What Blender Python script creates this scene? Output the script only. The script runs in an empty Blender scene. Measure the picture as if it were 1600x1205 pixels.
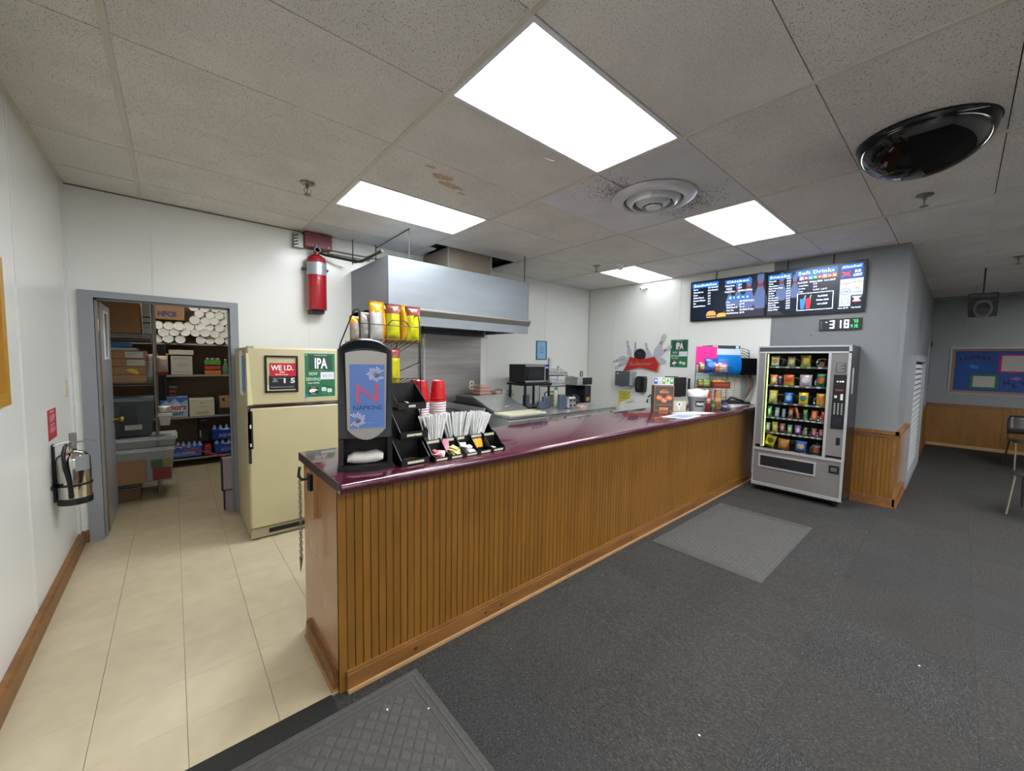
import bpy, bmesh, math, random
from mathutils import Vector, Matrix
R = math.radians
random.seed(7)
SC = bpy.context.scene
COL = SC.collection

# ------------------------------------------------------------ camera, world, exposure
cam = bpy.data.cameras.new('camera')
cam.sensor_fit = 'HORIZONTAL'; cam.sensor_width = 36.0; cam.lens = 13.703
cam.clip_start = 0.05; cam.clip_end = 60
camo = bpy.data.objects.new('camera', cam); COL.objects.link(camo)
_y, _p, _r = R(41.0107), R(-3.7223), R(0.973)
_f = Vector((math.sin(_y)*math.cos(_p), math.cos(_y)*math.cos(_p), math.sin(_p)))
_rt = Vector((math.cos(_y), -math.sin(_y), 0)); _u = _rt.cross(_f)
_r2 = _rt*math.cos(_r)+_u*math.sin(_r); _u2 = -_rt*math.sin(_r)+_u*math.cos(_r)
camo.matrix_world = Matrix(((_r2.x, _u2.x, -_f.x, 0), (_r2.y, _u2.y, -_f.y, 0), (_r2.z, _u2.z, -_f.z, 1.54), (0, 0, 0, 1)))
SC.camera = camo
SC.view_settings.view_transform = 'Standard'; SC.view_settings.look = 'None'
SC.view_settings.gamma = 1.0; SC.view_settings.use_curve_mapping = False
SC.view_settings.exposure = 0.85
world = bpy.data.worlds.new('world'); SC.world = world; world.use_nodes = True
world.node_tree.nodes['Background'].inputs[0].default_value = (0.9, 0.95, 1.0, 1)
world.node_tree.nodes['Background'].inputs[1].default_value = 0.3
PANEL = 15.0        # emission of the troffer diffusers over the counter
PANEL_FILL = 15.0     # unseen troffers added behind the photographer as soft fill
PANEL_STORE = 13.0

# ------------------------------------------------------------ materials
MATS = {}
def srgb(c):
    if isinstance(c, str):
        c = tuple(int(c[i:i+2], 16)/255 for i in (0, 2, 4))
    return tuple((x/12.92 if x <= 0.04045 else ((x+0.055)/1.055)**2.4) for x in c)
def M(name, col=None, rough=0.5, metal=0.0, emit=0.0, spec=None, noise=None, bump=None, coat=0.0, trans=0.0, alpha=1.0, ior=None, vary=0.0):
    """noise=(scale, amount, (sx,sy,sz)) darkens/lightens; bump=(scale,strength)"""
    if name in MATS: return MATS[name]
    m = bpy.data.materials.new(name); m.use_nodes = True; MATS[name] = m
    nt = m.node_tree; N = nt.nodes; L = nt.links
    b = N['Principled BSDF']
    c = srgb(col)
    b.inputs['Base Color'].default_value = (*c, 1)
    b.inputs['Roughness'].default_value = rough
    b.inputs['Metallic'].default_value = metal
    b.inputs['Coat Weight'].default_value = coat
    b.inputs['Transmission Weight'].default_value = trans
    b.inputs['Alpha'].default_value = alpha
    if ior: b.inputs['IOR'].default_value = ior
    if spec is not None: b.inputs['Specular IOR Level'].default_value = spec
    if emit:
        b.inputs['Emission Color'].default_value = (*c, 1); b.inputs['Emission Strength'].default_value = emit
    tc = None
    if noise or bump:
        tc = N.new('ShaderNodeTexCoord')
    if noise:
        sc, amt = noise[0], noise[1]; st = noise[2] if len(noise) > 2 else (1, 1, 1)
        mp = N.new('ShaderNodeMapping'); mp.inputs['Scale'].default_value = st
        L.new(tc.outputs['Object'], mp.inputs['Vector'])
        nz = N.new('ShaderNodeTexNoise'); nz.inputs['Scale'].default_value = sc; nz.inputs['Detail'].default_value = 6
        L.new(mp.outputs[0], nz.inputs['Vector'])
        mr = N.new('ShaderNodeMapRange'); mr.inputs[1].default_value = 0.3; mr.inputs[2].default_value = 0.7
        mr.inputs[3].default_value = 1-amt; mr.inputs[4].default_value = 1+amt
        L.new(nz.outputs[0], mr.inputs[0])
        src = mr.outputs[0]
        if vary:
            oi = N.new('ShaderNodeObjectInfo'); m2 = N.new('ShaderNodeMapRange')
            m2.inputs[3].default_value = 1-vary; m2.inputs[4].default_value = 1+vary
            L.new(oi.outputs['Random'], m2.inputs[0])
            mm = N.new('ShaderNodeMath'); mm.operation = 'MULTIPLY'
            L.new(src, mm.inputs[0]); L.new(m2.outputs[0], mm.inputs[1]); src = mm.outputs[0]
            ad = N.new('ShaderNodeVectorMath'); ad.operation = 'ADD'
            L.new(mp.outputs[0], ad.inputs[0]); sm = N.new('ShaderNodeMath'); sm.operation = 'MULTIPLY'; sm.inputs[1].default_value = 37.0
            L.new(oi.outputs['Random'], sm.inputs[0]); L.new(sm.outputs[0], ad.inputs[1]); L.new(ad.outputs[0], nz.inputs['Vector'])
        vm = N.new('ShaderNodeVectorMath'); vm.operation = 'SCALE'; vm.inputs[0].default_value = c
        L.new(src, vm.inputs['Scale']); L.new(vm.outputs[0], b.inputs['Base Color'])
    if bump:
        nb = N.new('ShaderNodeTexNoise'); nb.inputs['Scale'].default_value = bump[0]; nb.inputs['Detail'].default_value = 3
        L.new(tc.outputs['Object'], nb.inputs['Vector'])
        bp = N.new('ShaderNodeBump'); bp.inputs['Strength'].default_value = bump[1]; bp.inputs['Distance'].default_value = 0.01
        L.new(nb.outputs[0], bp.inputs['Height']); L.new(bp.outputs[0], b.inputs['Normal'])
    return m

def mat_speckle(name, base, dot, scale=260, thr=0.62, base2=None, rough=0.9, stretch=(1, 1, 1), vary=0.04):
    """mineral-fibre tile / carpet: two speckle layers on a base colour"""
    m = bpy.data.materials.new(name); m.use_nodes = True; MATS[name] = m
    nt = m.node_tree; N = nt.nodes; L = nt.links; b = N['Principled BSDF']
    b.inputs['Roughness'].default_value = rough; b.inputs['Specular IOR Level'].default_value = 0.2
    tc = N.new('ShaderNodeTexCoord'); oi = N.new('ShaderNodeObjectInfo')
    sm = N.new('ShaderNodeMath'); sm.operation = 'MULTIPLY'; sm.inputs[1].default_value = 91.0
    L.new(oi.outputs['Random'], sm.inputs[0])
    ad = N.new('ShaderNodeVectorMath'); ad.operation = 'ADD'
    L.new(tc.outputs['Object'], ad.inputs[0]); L.new(sm.outputs[0], ad.inputs[1])
    mp = N.new('ShaderNodeMapping'); mp.inputs['Scale'].default_value = stretch; L.new(ad.outputs[0], mp.inputs['Vector'])
    n1 = N.new('ShaderNodeTexNoise'); n1.inputs['Scale'].default_value = scale; n1.inputs['Detail'].default_value = 2
    L.new(mp.outputs[0], n1.inputs['Vector'])
    cr = N.new('ShaderNodeValToRGB'); cr.color_ramp.elements[0].position = thr; cr.color_ramp.elements[1].position = thr+0.06
    cr.color_ramp.elements[0].color = (*srgb(base), 1); cr.color_ramp.elements[1].color = (*srgb(dot), 1)
    if base2:
        e = cr.color_ramp.elements.new(max(0.0, 1-thr-0.06)); e.color = (*srgb(base2), 1)
        e = cr.color_ramp.elements.new(max(0.0, 1-thr)); e.color = (*srgb(base), 1)
    L.new(n1.outputs[0], cr.inputs[0])
    n2 = N.new('ShaderNodeTexNoise'); n2.inputs['Scale'].default_value = 3.0; n2.inputs['Detail'].default_value = 4
    L.new(ad.outputs[0], n2.inputs['Vector'])
    mr = N.new('ShaderNodeMapRange'); mr.inputs[1].default_value = 0.3; mr.inputs[2].default_value = 0.7; mr.inputs[3].default_value = 0.93; mr.inputs[4].default_value = 1.06
    L.new(n2.outputs[0], mr.inputs[0])
    m2 = N.new('ShaderNodeMapRange'); m2.inputs[3].default_value = 1-vary; m2.inputs[4].default_value = 1+vary; L.new(oi.outputs['Random'], m2.inputs[0])
    mm = N.new('ShaderNodeMath'); mm.operation = 'MULTIPLY'; L.new(mr.outputs[0], mm.inputs[0]); L.new(m2.outputs[0], mm.inputs[1])
    vm = N.new('ShaderNodeVectorMath'); vm.operation = 'SCALE'; L.new(cr.outputs[0], vm.inputs[0]); L.new(mm.outputs[0], vm.inputs['Scale'])
    L.new(vm.outputs[0], b.inputs['Base Color'])
    bp = N.new('ShaderNodeBump'); bp.inputs['Strength'].default_value = 0.25; bp.inputs['Distance'].default_value = 0.003
    L.new(n1.outputs[0], bp.inputs['Height']); L.new(bp.outputs[0], b.inputs['Normal'])
    return m

WHITE = M('white_plastic', 'E4E6E4', 0.4)
BLACK = M('black_plastic', '0C0D0F', 0.35)
BLKM = M('black_metal', '101113', 0.4, 0.3)
STEEL = M('stainless_steel', 'C6C8C8', 0.32, 0.8, noise=(3, 0.08, (1, 1, 14)))
STEELD = M('brushed_backsplash_steel', 'A8A5A2', 0.36, 0.7, noise=(1.6, 0.2, (0.5, 1, 9)))
CHROME = M('chrome', 'D0D2D2', 0.12, 1.0)
WOOD = M('stained_beadboard', '825920', 0.36, noise=(5, 0.16, (3, 3, 0.5)), vary=0.07)
WOODP = M('glare_pale_laminate', '9C6B3E', 0.22, noise=(4, 0.08, (2, 2, 0.5)), coat=0.3)  # glare on the counter end is put into this paler colour
PINE = M('knotty_pine', '7C542A', 0.45, noise=(3.5, 0.25, (1, 4, 4)), vary=0.05)
PINEP = M('raw_pine_edge', 'A8845A', 0.6, noise=(8, 0.1))
MAROON = M('maroon_laminate', '4A1629', 0.15, spec=0.8, noise=(40, 0.05), coat=0.6)
MAROOND = M('dark_maroon_edge', '37202C', 0.3)
WALLW = M('white_wall_panel', 'E1E2DD', 0.22, noise=(1.5, 0.015), vary=0.012)
WALLG = M('grey_painted_panel', '7C8084', 0.3, noise=(2, 0.03), vary=0.02)
GREYP = M('grey_door_paint', '8C9096', 0.35, noise=(3, 0.03))
CARD = M('cardboard', '9A7654', 0.8, noise=(6, 0.06), vary=0.06)
PAPER = M('white_paper', 'E6E6E2', 0.7)
DARKB = M('dark_void', '14120F', 0.9)

# ------------------------------------------------------------ geometry builder
class Fr:
    """flat frame: origin, u (right), v (up), n (towards the viewer side)"""
    def __init__(s, o, u, v):
        s.o = Vector(o); s.u = Vector(u).normalized(); s.v = Vector(v).normalized(); s.n = s.u.cross(s.v)
    def p(s, a, b, c=0.0): return s.o+s.u*a+s.v*b+s.n*c
def FB(x, y, z=0): return Fr((x, y, z), (1, 0, 0), (0, 0, 1))      # faces -Y
def FT(x, y, z=0): return Fr((x, y, z), (0, -1, 0), (0, 0, 1))     # faces -X
def FL(x, y, z=0): return Fr((x, y, z), (0, 1, 0), (0, 0, 1))      # faces +X
def FC(x, y, z=0): return Fr((x, y, z), (1, 0, 0), (0, 1, 0))      # faces up

def link(ob, parent=None):
    COL.objects.link(ob)
    if parent is not None:
        ob.parent = parent
    return ob
ROOTM = {}
def rootmat(o):
    while o is not None and o.parent is not None: o = o.parent
    return ROOTM.get(o.name) if o is not None else None

class MB:
    def __init__(s): s.v = []; s.f = []; s.mi = []; s.k = 0
    def slot(s, k): s.k = k; return s
    def add(s, vs, fs):
        n = len(s.v); s.v += [tuple(x) for x in vs]
        for f in fs: s.f.append(tuple(i+n for i in f)); s.mi.append(s.k)
        return s
    def hexa(s, p):   # 8 points: bottom 4 ccw, top 4 ccw
        return s.add(p, [(3, 2, 1, 0), (4, 5, 6, 7), (0, 1, 5, 4), (1, 2, 6, 5), (2, 3, 7, 6), (3, 0, 4, 7)])
    def box(s, x0, y0, z0, x1, y1, z1, b=0.0):
        x0, x1 = min(x0, x1), max(x0, x1); y0, y1 = min(y0, y1), max(y0, y1); z0, z1 = min(z0, z1), max(z0, z1)
        if b <= 0:
            return s.hexa([(x0, y0, z0), (x1, y0, z0), (x1, y1, z0), (x0, y1, z0), (x0, y0, z1), (x1, y0, z1), (x1, y1, z1), (x0, y1, z1)])
        b = min(b, (x1-x0)*.45, (y1-y0)*.45, (z1-z0)*.45)
        pts = []
        for z, i in ((z0, b), (z0+b, 0), (z1-b, 0), (z1, b)):
            if i: ring = [(x0+b, y0+b), (x1-b, y0+b), (x1-b, y1-b), (x0+b, y1-b)]; ring = [q for q in ring for _ in (0, 1)]
            else: ring = [(x0, y0+b), (x0+b, y0), (x1-b, y0), (x1, y0+b), (x1, y1-b), (x1-b, y1), (x0+b, y1), (x0, y1-b)]
            if i: ring = [ring[0], ring[1], ring[2], ring[3], ring[4], ring[5], ring[6], ring[7]]
            pts += [(a, c, z) for a, c in ring]
        n0 = len(s.v)
        fs = [(6, 4, 2, 0), (24, 26, 28, 30)]
        for k in range(3):
            for i in range(8):
                j = (i+1) % 8
                a, b_, c, d = k*8+i, k*8+j, (k+1)*8+j, (k+1)*8+i
                if k == 0 and i % 2 == 0: fs.append((a, c, d)) if True else None
                elif k == 2 and i % 2 == 0: fs.append((a, b_, c))
                else: fs.append((a, b_, c, d))
        return s.add(pts, fs)
    def fbox(s, F, a0, a1, b0, b1, c0, c1):
        return s.hexa([F.p(a0, b0, c0), F.p(a1, b0, c0), F.p(a1, b0, c1), F.p(a0, b0, c1), F.p(a0, b1, c0), F.p(a1, b1, c0), F.p(a1, b1, c1), F.p(a0, b1, c1)][:8])
    def plate(s, F, pts, c0, c1):
        """extruded polygon in a frame, pts ccw seen from the front"""
        n = len(pts); ar = sum(pts[i][0]*pts[(i+1) % n][1]-pts[(i+1) % n][0]*pts[i][1] for i in range(n))
        if ar < 0: pts = pts[::-1]
        vs = [F.p(a, b, c0) for a, b in pts]+[F.p(a, b, c1) for a, b in pts]
        fs = [tuple(range(n-1, -1, -1)), tuple(range(n, 2*n))]+[(i, (i+1) % n, n+(i+1) % n, n+i) for i in range(n)]
        return s.add(vs, fs)
    def disc(s, F, a, b, r, c0, c1, n=24, ry=None, rot=0):
        ry = ry or r; cr, sr = math.cos(rot), math.sin(rot)
        pts = []
        for i in range(n):
            x, y = r*math.cos(2*math.pi*i/n), ry*math.sin(2*math.pi*i/n); pts.append((a+x*cr-y*sr, b+x*sr+y*cr))
        return s.plate(F, pts, c0, c1)
    def ring(s, F, a, b, r0, r1, c0, c1, n=28):
        vs = []; fs = []
        for i in range(n):
            t = 2*math.pi*i/n; c, d = math.cos(t), math.sin(t)
            vs += [F.p(a+r0*c, b+r0*d, c0), F.p(a+r1*c, b+r1*d, c0), F.p(a+r1*c, b+r1*d, c1), F.p(a+r0*c, b+r0*d, c1)]
        for i in range(n):
            p, q = i*4, ((i+1) % n)*4
            fs += [(p+1, p, q, q+1)[::1], (p+2, p+1, q+1, q+2), (p+3, p+2, q+2, q+3), (p, p+3, q+3, q)]
        return s.add(vs, fs)
    def frame(s, F, a0, a1, b0, b1, w, c0, c1):
        s.fbox(F, a0, a1, b1-w, b1, c0, c1); s.fbox(F, a0, a1, b0, b0+w, c0, c1)
        s.fbox(F, a0, a0+w, b0+w, b1-w, c0, c1); s.fbox(F, a1-w, a1, b0+w, b1-w, c0, c1); return s
    def tube(s, pts, r, n=8, cap=True, r2=None):
        pts = [Vector(p) for p in pts]; m = len(pts); vs = []; fs = []
        prev = None
        for i, p in enumerate(pts):
            if i == 0: d = pts[1]-p
            elif i == m-1: d = p-pts[i-1]
            else: d = (pts[i+1]-p).normalized()+(p-pts[i-1]).normalized()
            d = d.normalized()
            if prev is None:
                a = Vector((0, 0, 1)) if abs(d.z) < 0.9 else Vector((1, 0, 0)); x = d.cross(a).normalized()
            else:
                x = (prev-d*prev.dot(d)); x = x.normalized() if x.length > 1e-6 else d.orthogonal().normalized()
            prev = x; y = d.cross(x)
            rr = r if r2 is None else r+(r2-r)*i/(m-1)
            for k in range(n):
                t = 2*math.pi*k/n; vs.append(p+x*(rr*math.cos(t))+y*(rr*math.sin(t)))
        for i in range(m-1):
            for k in range(n):
                a, b = i*n+k, i*n+(k+1) % n; fs.append((a, b, b+n, a+n))
        if cap: fs += [tuple(range(n-1, -1, -1)), tuple(range((m-1)*n, m*n))]
        return s.add(vs, fs)
    def lathe(s, prof, cx=0, cy=0, z=0, n=24, axis='z', cap=True):
        """prof [(r,h)...] revolved round a vertical (or x / y) axis"""
        vs = []; fs = []; m = len(prof)
        for r, h in prof:
            for k in range(n):
                t = 2*math.pi*k/n; a, b = r*math.cos(t), r*math.sin(t)
                if axis == 'z': vs.append((cx+a, cy+b, z+h))
                elif axis == 'y': vs.append((cx+a, cy+h, z-b))
                else: vs.append((cx+h, cy+a, z+b))
        for i in range(m-1):
            for k in range(n):
                a, b = i*n+k, i*n+(k+1) % n; fs.append((a, b, b+n, a+n))
        if cap:
            if prof[0][0] > 1e-5: fs.append(tuple(range(n-1, -1, -1)))
            if prof[-1][0] > 1e-5: fs.append(tuple(range((m-1)*n, m*n)))
        return s.add(vs, fs)
    def xf(s, mat, i0=0):
        for i in range(i0, len(s.v)): s.v[i] = tuple(mat @ Vector(s.v[i]))
        return s
    def build(s, name, mats, parent=None, smooth=35, origin=None, recalc=True):
        me = bpy.data.meshes.new(name)
        off = None
        rm = rootmat(parent) if parent is not None else None
        vs = s.v
        if rm is not None: inv = rm.inverted(); vs = [tuple(inv @ Vector(q)) for q in vs]
        elif origin is not None: vs = [(q[0]-origin[0], q[1]-origin[1], q[2]-origin[2]) for q in vs]
        me.from_pydata(vs, [], s.f)
        if not isinstance(mats, (list, tuple)): mats = [mats]
        for m in mats: me.materials.append(m)
        if len(mats) > 1: me.polygons.foreach_set('material_index', s.mi)
        if recalc:
            bm = bmesh.new(); bm.from_mesh(me); bmesh.ops.remove_doubles(bm, verts=bm.verts, dist=1e-6)
            bmesh.ops.recalc_face_normals(bm, faces=bm.faces); bm.to_mesh(me); bm.free()
        if smooth:
            me.polygons.foreach_set('use_smooth', [True]*len(me.polygons)); me.set_sharp_from_angle(angle=R(smooth))
        me.update()
        ob = bpy.data.objects.new(name, me)
        if origin is not None and rm is None: ob.location = origin
        link(ob, parent)
        if parent is None and origin is not None: ROOTM[ob.name] = Matrix.Translation(origin)
        return ob
def thing(name, label, cat, loc=(0, 0, 0), rz=0.0, group=None):
    o = bpy.data.objects.new(name, None); o.empty_display_size = 0.05; COL.objects.link(o)
    o.location = loc; o.rotation_euler = (0, 0, rz); o['label'] = label; o['category'] = cat
    if group: o['group'] = group
    ROOTM[o.name] = Matrix.Translation(loc) @ Matrix.Rotation(rz, 4, 'Z')
    return o
def tag(o, label, cat, group=None, kind=None):
    o['label'] = label; o['category'] = cat
    if group: o['group'] = group
    if kind: o['kind'] = kind
    return o
def plab(o, label): o['label'] = label; return o
def struct(o, label=None):
    o['kind'] = 'structure'
    if label: o['label'] = label
    return o
def place(o, loc, rz=None, rot=None, scale=None):
    o.location = loc
    if rz is not None: o.rotation_euler = (0, 0, rz)
    if rot is not None: o.rotation_euler = rot
    if scale is not None: o.scale = (scale,)*3 if not isinstance(scale, (tuple, list)) else scale
    return o
def dup(root, loc, rz=0.0, label=None, group=None, rot=None, scale=None):
    r = root.copy(); COL.objects.link(r); place(r, loc, rz, rot, scale)
    if label: r['label'] = label
    if group: r['group'] = group
    for ch in list(root.children):
        c = ch.copy(); COL.objects.link(c); c.parent = r
        for g in list(ch.children):
            d = g.copy(); COL.objects.link(d); d.parent = c
    return r
def piece(src, parent, loc, rot=None, mat=None, scale=None):
    """a further piece (brick, tile, board) sharing mesh data with src"""
    c = src.copy(); COL.objects.link(c); c.parent = parent; c.location = loc
    if rot is not None: c.rotation_euler = rot
    if scale is not None: c.scale = scale
    return c
FONT_CACHE = {}
def text(parent, F, s, a, b, h, mat, w=None, align='LEFT', bold=0.0, shear=0.0, c=0.0012, name='lettering', depth=0.0004, space=1.0, line=1.0, rot=0.0):
    """flat lettering in a frame: (a,b) = anchor (left / centre, baseline), h = letter height, w = fitted total width"""
    cu = bpy.data.curves.new(name, 'FONT'); cu.body = s; cu.align_x = align; cu.size = 1.0
    cu.offset = bold; cu.shear = shear; cu.space_character = space; cu.space_line = line
    cu.resolution_u = 2; cu.extrude = 0
    ob = bpy.data.objects.new(name, cu); COL.objects.link(ob)
    dg = bpy.context.evaluated_depsgraph_get(); dg.update()
    me = bpy.data.meshes.new_from_object(ob.evaluated_get(dg))
    bpy.data.objects.remove(ob)
    xs = [v.co.x for v in me.vertices] or [0, 1]
    sy = h/0.73; sx = sy
    if w: sx = w/max(1e-6, max(xs)-min(xs))
    rm = rootmat(parent); inv = rm.inverted() if rm is not None else Matrix.Identity(4)
    cr, sr = math.cos(rot), math.sin(rot)
    for v in me.vertices:
        x, y = v.co.x*sx, v.co.y*sy
        v.co = inv @ F.p(a+x*cr-y*sr, b+x*sr+y*cr, c)
    me.materials.clear(); me.materials.append(mat); me.name = name
    o = bpy.data.objects.new(name, me); link(o, parent); return o
def sheet(parent, name, F, a0, a1, b0, b1, mat, c=0.0006, t=0.0006):
    return MB().fbox(F, a0, a1, b0, b1, c-t, c).build(name, mat, parent, smooth=0)

# ============================================================ THE SETTING
XL, YB, XT, YP, XF, ZC, YN = -0.61, 4.6, 5.87, 0.42, 11.4, 2.84, -4.5
YS = 7.35                                   # back wall of the storeroom
XSL = -1.35
GX = [-0.168+1.2192*i for i in range(-1, 10)]
GY = [1.133+0.6096*j for j in range(-10, 7)]

# ---- floor: vinyl tile behind the counter and in the storeroom, carpet squares in front
fl = struct(MB().box(XL-0.9, YN-0.1, -0.15, XF+0.2, YS+0.2, -0.006).build('floor', M('floor_joint', '6E6453', 0.8), smooth=0))
TILE = M('vinyl_composition_tile', 'BCB093', 0.3, noise=(9, 0.07), vary=0.035)
TS = 0.2965
tile0 = None
def ftile(x0, x1, y0, y1):
    global tile0
    g = 0.0009
    if tile0 is None:
        tile0 = MB().box(g, 0.0003, -0.006, TS-g, TS-0.0003, 0).build('floor_tile', TILE, fl, smooth=0); tile0.location = (x0, y0, 0)
        return
    if abs(x1-x0-TS) < 1e-4 and abs(y1-y0-TS) < 1e-4: piece(tile0, fl, (x0, y0, 0))
    elif x1-x0 > 0.01 and y1-y0 > 0.01: MB().box(x0+g, y0+0.0003, -0.006, x1-g, y1-0.0003, 0).build('floor_tile', TILE, fl, smooth=0)
YT = 1.795
ftile(0, TS, 2.33, 2.33+TS)
ys = [YT]+[2.33+TS*k for k in range(-1, 8)]+[YB]
for iy in range(len(ys)-1):
    y0, y1 = ys[iy], ys[iy+1]
    xs = [XL, -0.593]+[TS*k for k in range(-1, 20)]+[XT]
    for ix in range(len(xs)-1):
        x0, x1 = xs[ix], xs[ix+1]
        if x0 < 0.001 and x0 > -0.001 and abs(y0-2.33) < 1e-4: continue
        if x0 > 0.6 and y0 < 2.3: continue          # under the counter
        ftile(x0, x1, y0, y1)
for k in range(10):
    for i in range(-4, 5): ftile(i*TS, (i+1)*TS, YB+k*TS*0.927, YB+(k+1)*TS*0.927) if False else ftile(i*TS, (i+1)*TS, YB+k*TS, YB+(k+1)*TS)
CARA = mat_speckle('carpet_loop_pile', '353432', '514D47', 420, 0.57, '272625', 0.95, (1, 0.2, 1))
CARB = mat_speckle('carpet_loop_pile_turned', '333333', '4E4C48', 420, 0.57, '262627', 0.95, (0.2, 1, 1))
C0 = 0.6096
cA = MB().box(0, 0, -0.006, C0-0.0008, C0-0.0008, 0.002).build('carpet_tile', CARA, fl, smooth=0)
cB = MB().box(0, 0, -0.006, C0-0.0008, C0-0.0008, 0.002).build('carpet_tile', CARB, fl, smooth=0)
nx = 20; first = {0: True, 1: True}
for iy in range(10):
    for ix in range(nx):
        k = 0 if random.random() < 0.55 else 1; src = (cA, cB)[k]
        loc = (XL+ix*C0, 1.69-(iy+1)*C0, 0)
        if first[k]: src.location = loc; first[k] = False
        else: piece(src, fl, loc)
MB().box(0.50, 1.69, -0.006, XF, 1.78, 0.002).build('carpet_strip', CARA, fl, smooth=0)
MB().box(XL, 1.69, -0.006, 0.50, YT, 0.003).build('transition_strip', M('black_vinyl_edge', '161719', 0.6), fl, smooth=0)

# ---- ceiling: suspended mineral tiles between runners
ce = struct(MB().box(XL-0.1, YN-0.1, 2.90, XF+0.2, YB+0.1, 3.0).build('ceiling', DARKB, smooth=0))
CT = mat_speckle('mineral_ceiling_tile', 'DBD8D3', '7A746A', 200, 0.605, None, 0.95, (1, 1, 1), 0.03)
CTW = mat_speckle('pale_ceiling_tile', 'D2D3D6', '8A8888', 210, 0.63, None, 0.9)
RUN = M('ceiling_runner', 'C9C5B8', 0.6, noise=(6, 0.05))
ct0 = {}
LIGHT_CELLS = {(1, 0), (1, 3), (3, 0), (4, 3), (0, -4), (2, -4), (4, -4), (6, -5), (8, -5), (1, -7), (3, -7), (5, -7), (7, -7)}  # cells in the negative rows hold the added, unseen fill panels
def ctile(x0, x1, y0, y1, mat, dz=0, dx=0, dy=0):
    key = (round(x1-x0, 3), round(y1-y0, 3), mat.name)
    if key not in ct0:
        w, d = x1-x0, y1-y0
        g = 0.0022
        o = MB().box(-w/2, -d/2+g, 0, w/2, d/2-g, 0.016).build('ceiling_tile', mat, ce, smooth=0)
        ct0[key] = o; o.location = ((x0+x1)/2+dx, (y0+y1)/2+dy, ZC+dz)
    else: piece(ct0[key], ce, ((x0+x1)/2+dx, (y0+y1)/2+dy, ZC+dz), rot=(dy*-0.9, 0, 0) if dy else None)
RX = GX[1:]                                  # runner positions
cols = [(XL, RX[0])]+[(RX[i], RX[i+1]) for i in range(len(RX)-1)]
rows = [(YN, GY[1])]+[(GY[j], GY[j+1]) for j in range(1, len(GY)-1)]
for ci, (x0, x1) in enumerate(cols):
    i = ci-1
    for (y0, y1) in rows:
        j = round((y0-1.133)/0.6096)
        if y0 == YN: j = -99
        if y1 > YB: y1 = YB
        if x0 >= 5.8 and y0 > 0.42: continue
        if x0 > 4.6 and x1 > XT and y0 > 0.42: x1 = XT
        if (i, j) in LIGHT_CELLS: continue
        if i == 2 and j in (0, 1): mat = CTW
        elif i == 4 and j == 5 or i == 1 and j == 5: mat = CTW
        else: mat = CT
        if i == 1 and j == 5:
            ctile(x0+0.012, 2.40, y0, y1, mat); continue
        if i == 2 and j == 5: continue
        if i == 2 and j == 4:
            ctile(x0+0.012, x1-0.012, y0, 3.98, CT); continue
        dz = random.uniform(0, 0.003); dy = 0
        if i >= 3 and j <= 0 and random.random() < 0.5: dy = random.uniform(-0.014, -0.006)
        ctile(x0+0.012, x1-0.012, y0, y1, mat, dz, 0, dy)
r0 = MB().box(-0.013, YN, ZC-0.004, 0.013, YB, ZC+0.004).build('ceiling_runner', RUN, ce, smooth=0); r0.location = (RX[0], 0, 0)
for x in RX[1:]:
    if x < XT: piece(r0, ce, (x, 0, 0))
r1 = MB().box(-0.013, YN, ZC-0.004, 0.013, YP, ZC+0.004).build('ceiling_runner', RUN, ce, smooth=0); r1.location = (RX[5], 0, 0)
for x in RX[6:]:
    if x < XF: piece(r1, ce, (x, 0, 0))
MB().box(XL, YN, ZC-0.004, XL+0.022, YB, ZC+0.004).build('ceiling_runner', RUN, ce, smooth=0)

# ---- walls
def panels(parent, F, edges, z0, z1, mat, t=0.006, cuts=(), strip=None):
    for i in range(len(edges)-1):
        a0, a1 = edges[i]+0.0015, edges[i+1]-0.0015
        for (q0, q1, w0, w1) in ([(a0, a1, z0, z1)] if not cuts else split(a0, a1, z0, z1, cuts)):
            if q1-q0 > 0.01 and w1-w0 > 0.01: MB().fbox(F, q0, q1, w0, w1, -t, 0).build('wall_panel', mat, parent, smooth=0)
        if strip and i > 0:
            zz = z0
            for (ca, cb, c0, c1) in cuts:
                if ca < edges[i] < cb: zz = c1
            MB().fbox(F, edges[i]-0.007, edges[i]+0.007, zz, z1, 0, 0.002).build('seam_strip', strip, parent, smooth=0)
def split(a0, a1, z0, z1, cuts):
    out = [(a0, a1, z0, z1)]
    for (c0, c1, d0, d1) in cuts:
        nx_ = []
        for (p0, p1, q0, q1) in out:
            if p1 <= c0 or p0 >= c1: nx_.append((p0, p1, q0, q1)); continue
            if p0 < c0: nx_.append((p0, c0, q0, q1))
            if p1 > c1: nx_.append((c1, p1, q0, q1))
            nx_.append((max(p0, c0), min(p1, c1), d1, q1))
        out = nx_
    return out
WB = M('wall_core', '9A9A94', 0.8)
STRIP = M('panel_batten', 'D8DAD9', 0.35)
DX0, DX1, DZ = -0.47, 0.42, 1.985          # clear door opening
wb = struct(MB().box(XL, YB+0.006, 0, DX0, YB+0.11, 2.9).box(DX1, YB+0.006, 0, XT+0.1, YB+0.11, 2.9).box(DX0, YB+0.006, DZ, DX1, YB+0.11, 2.9).build('wall_back', WB, smooth=0))
panels(wb, FB(0, YB), [XL, -0.11, 1.11, 2.33, 3.50, 4.72, XT], 0, ZC+0.03, WALLW, cuts=[(DX0, DX1, 0, DZ)], strip=STRIP)
wl = struct(MB().box(XL-0.12, YN, 0, XL-0.006, YB+0.006, 2.9).build('wall_left', WB, smooth=0))
panels(wl, FL(XL, 0), [YN, -2.83, -1.61, -0.39, 0.83, 2.05, 3.27, YB-0.007], 0, ZC+0.03, WALLW, strip=STRIP)
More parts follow.
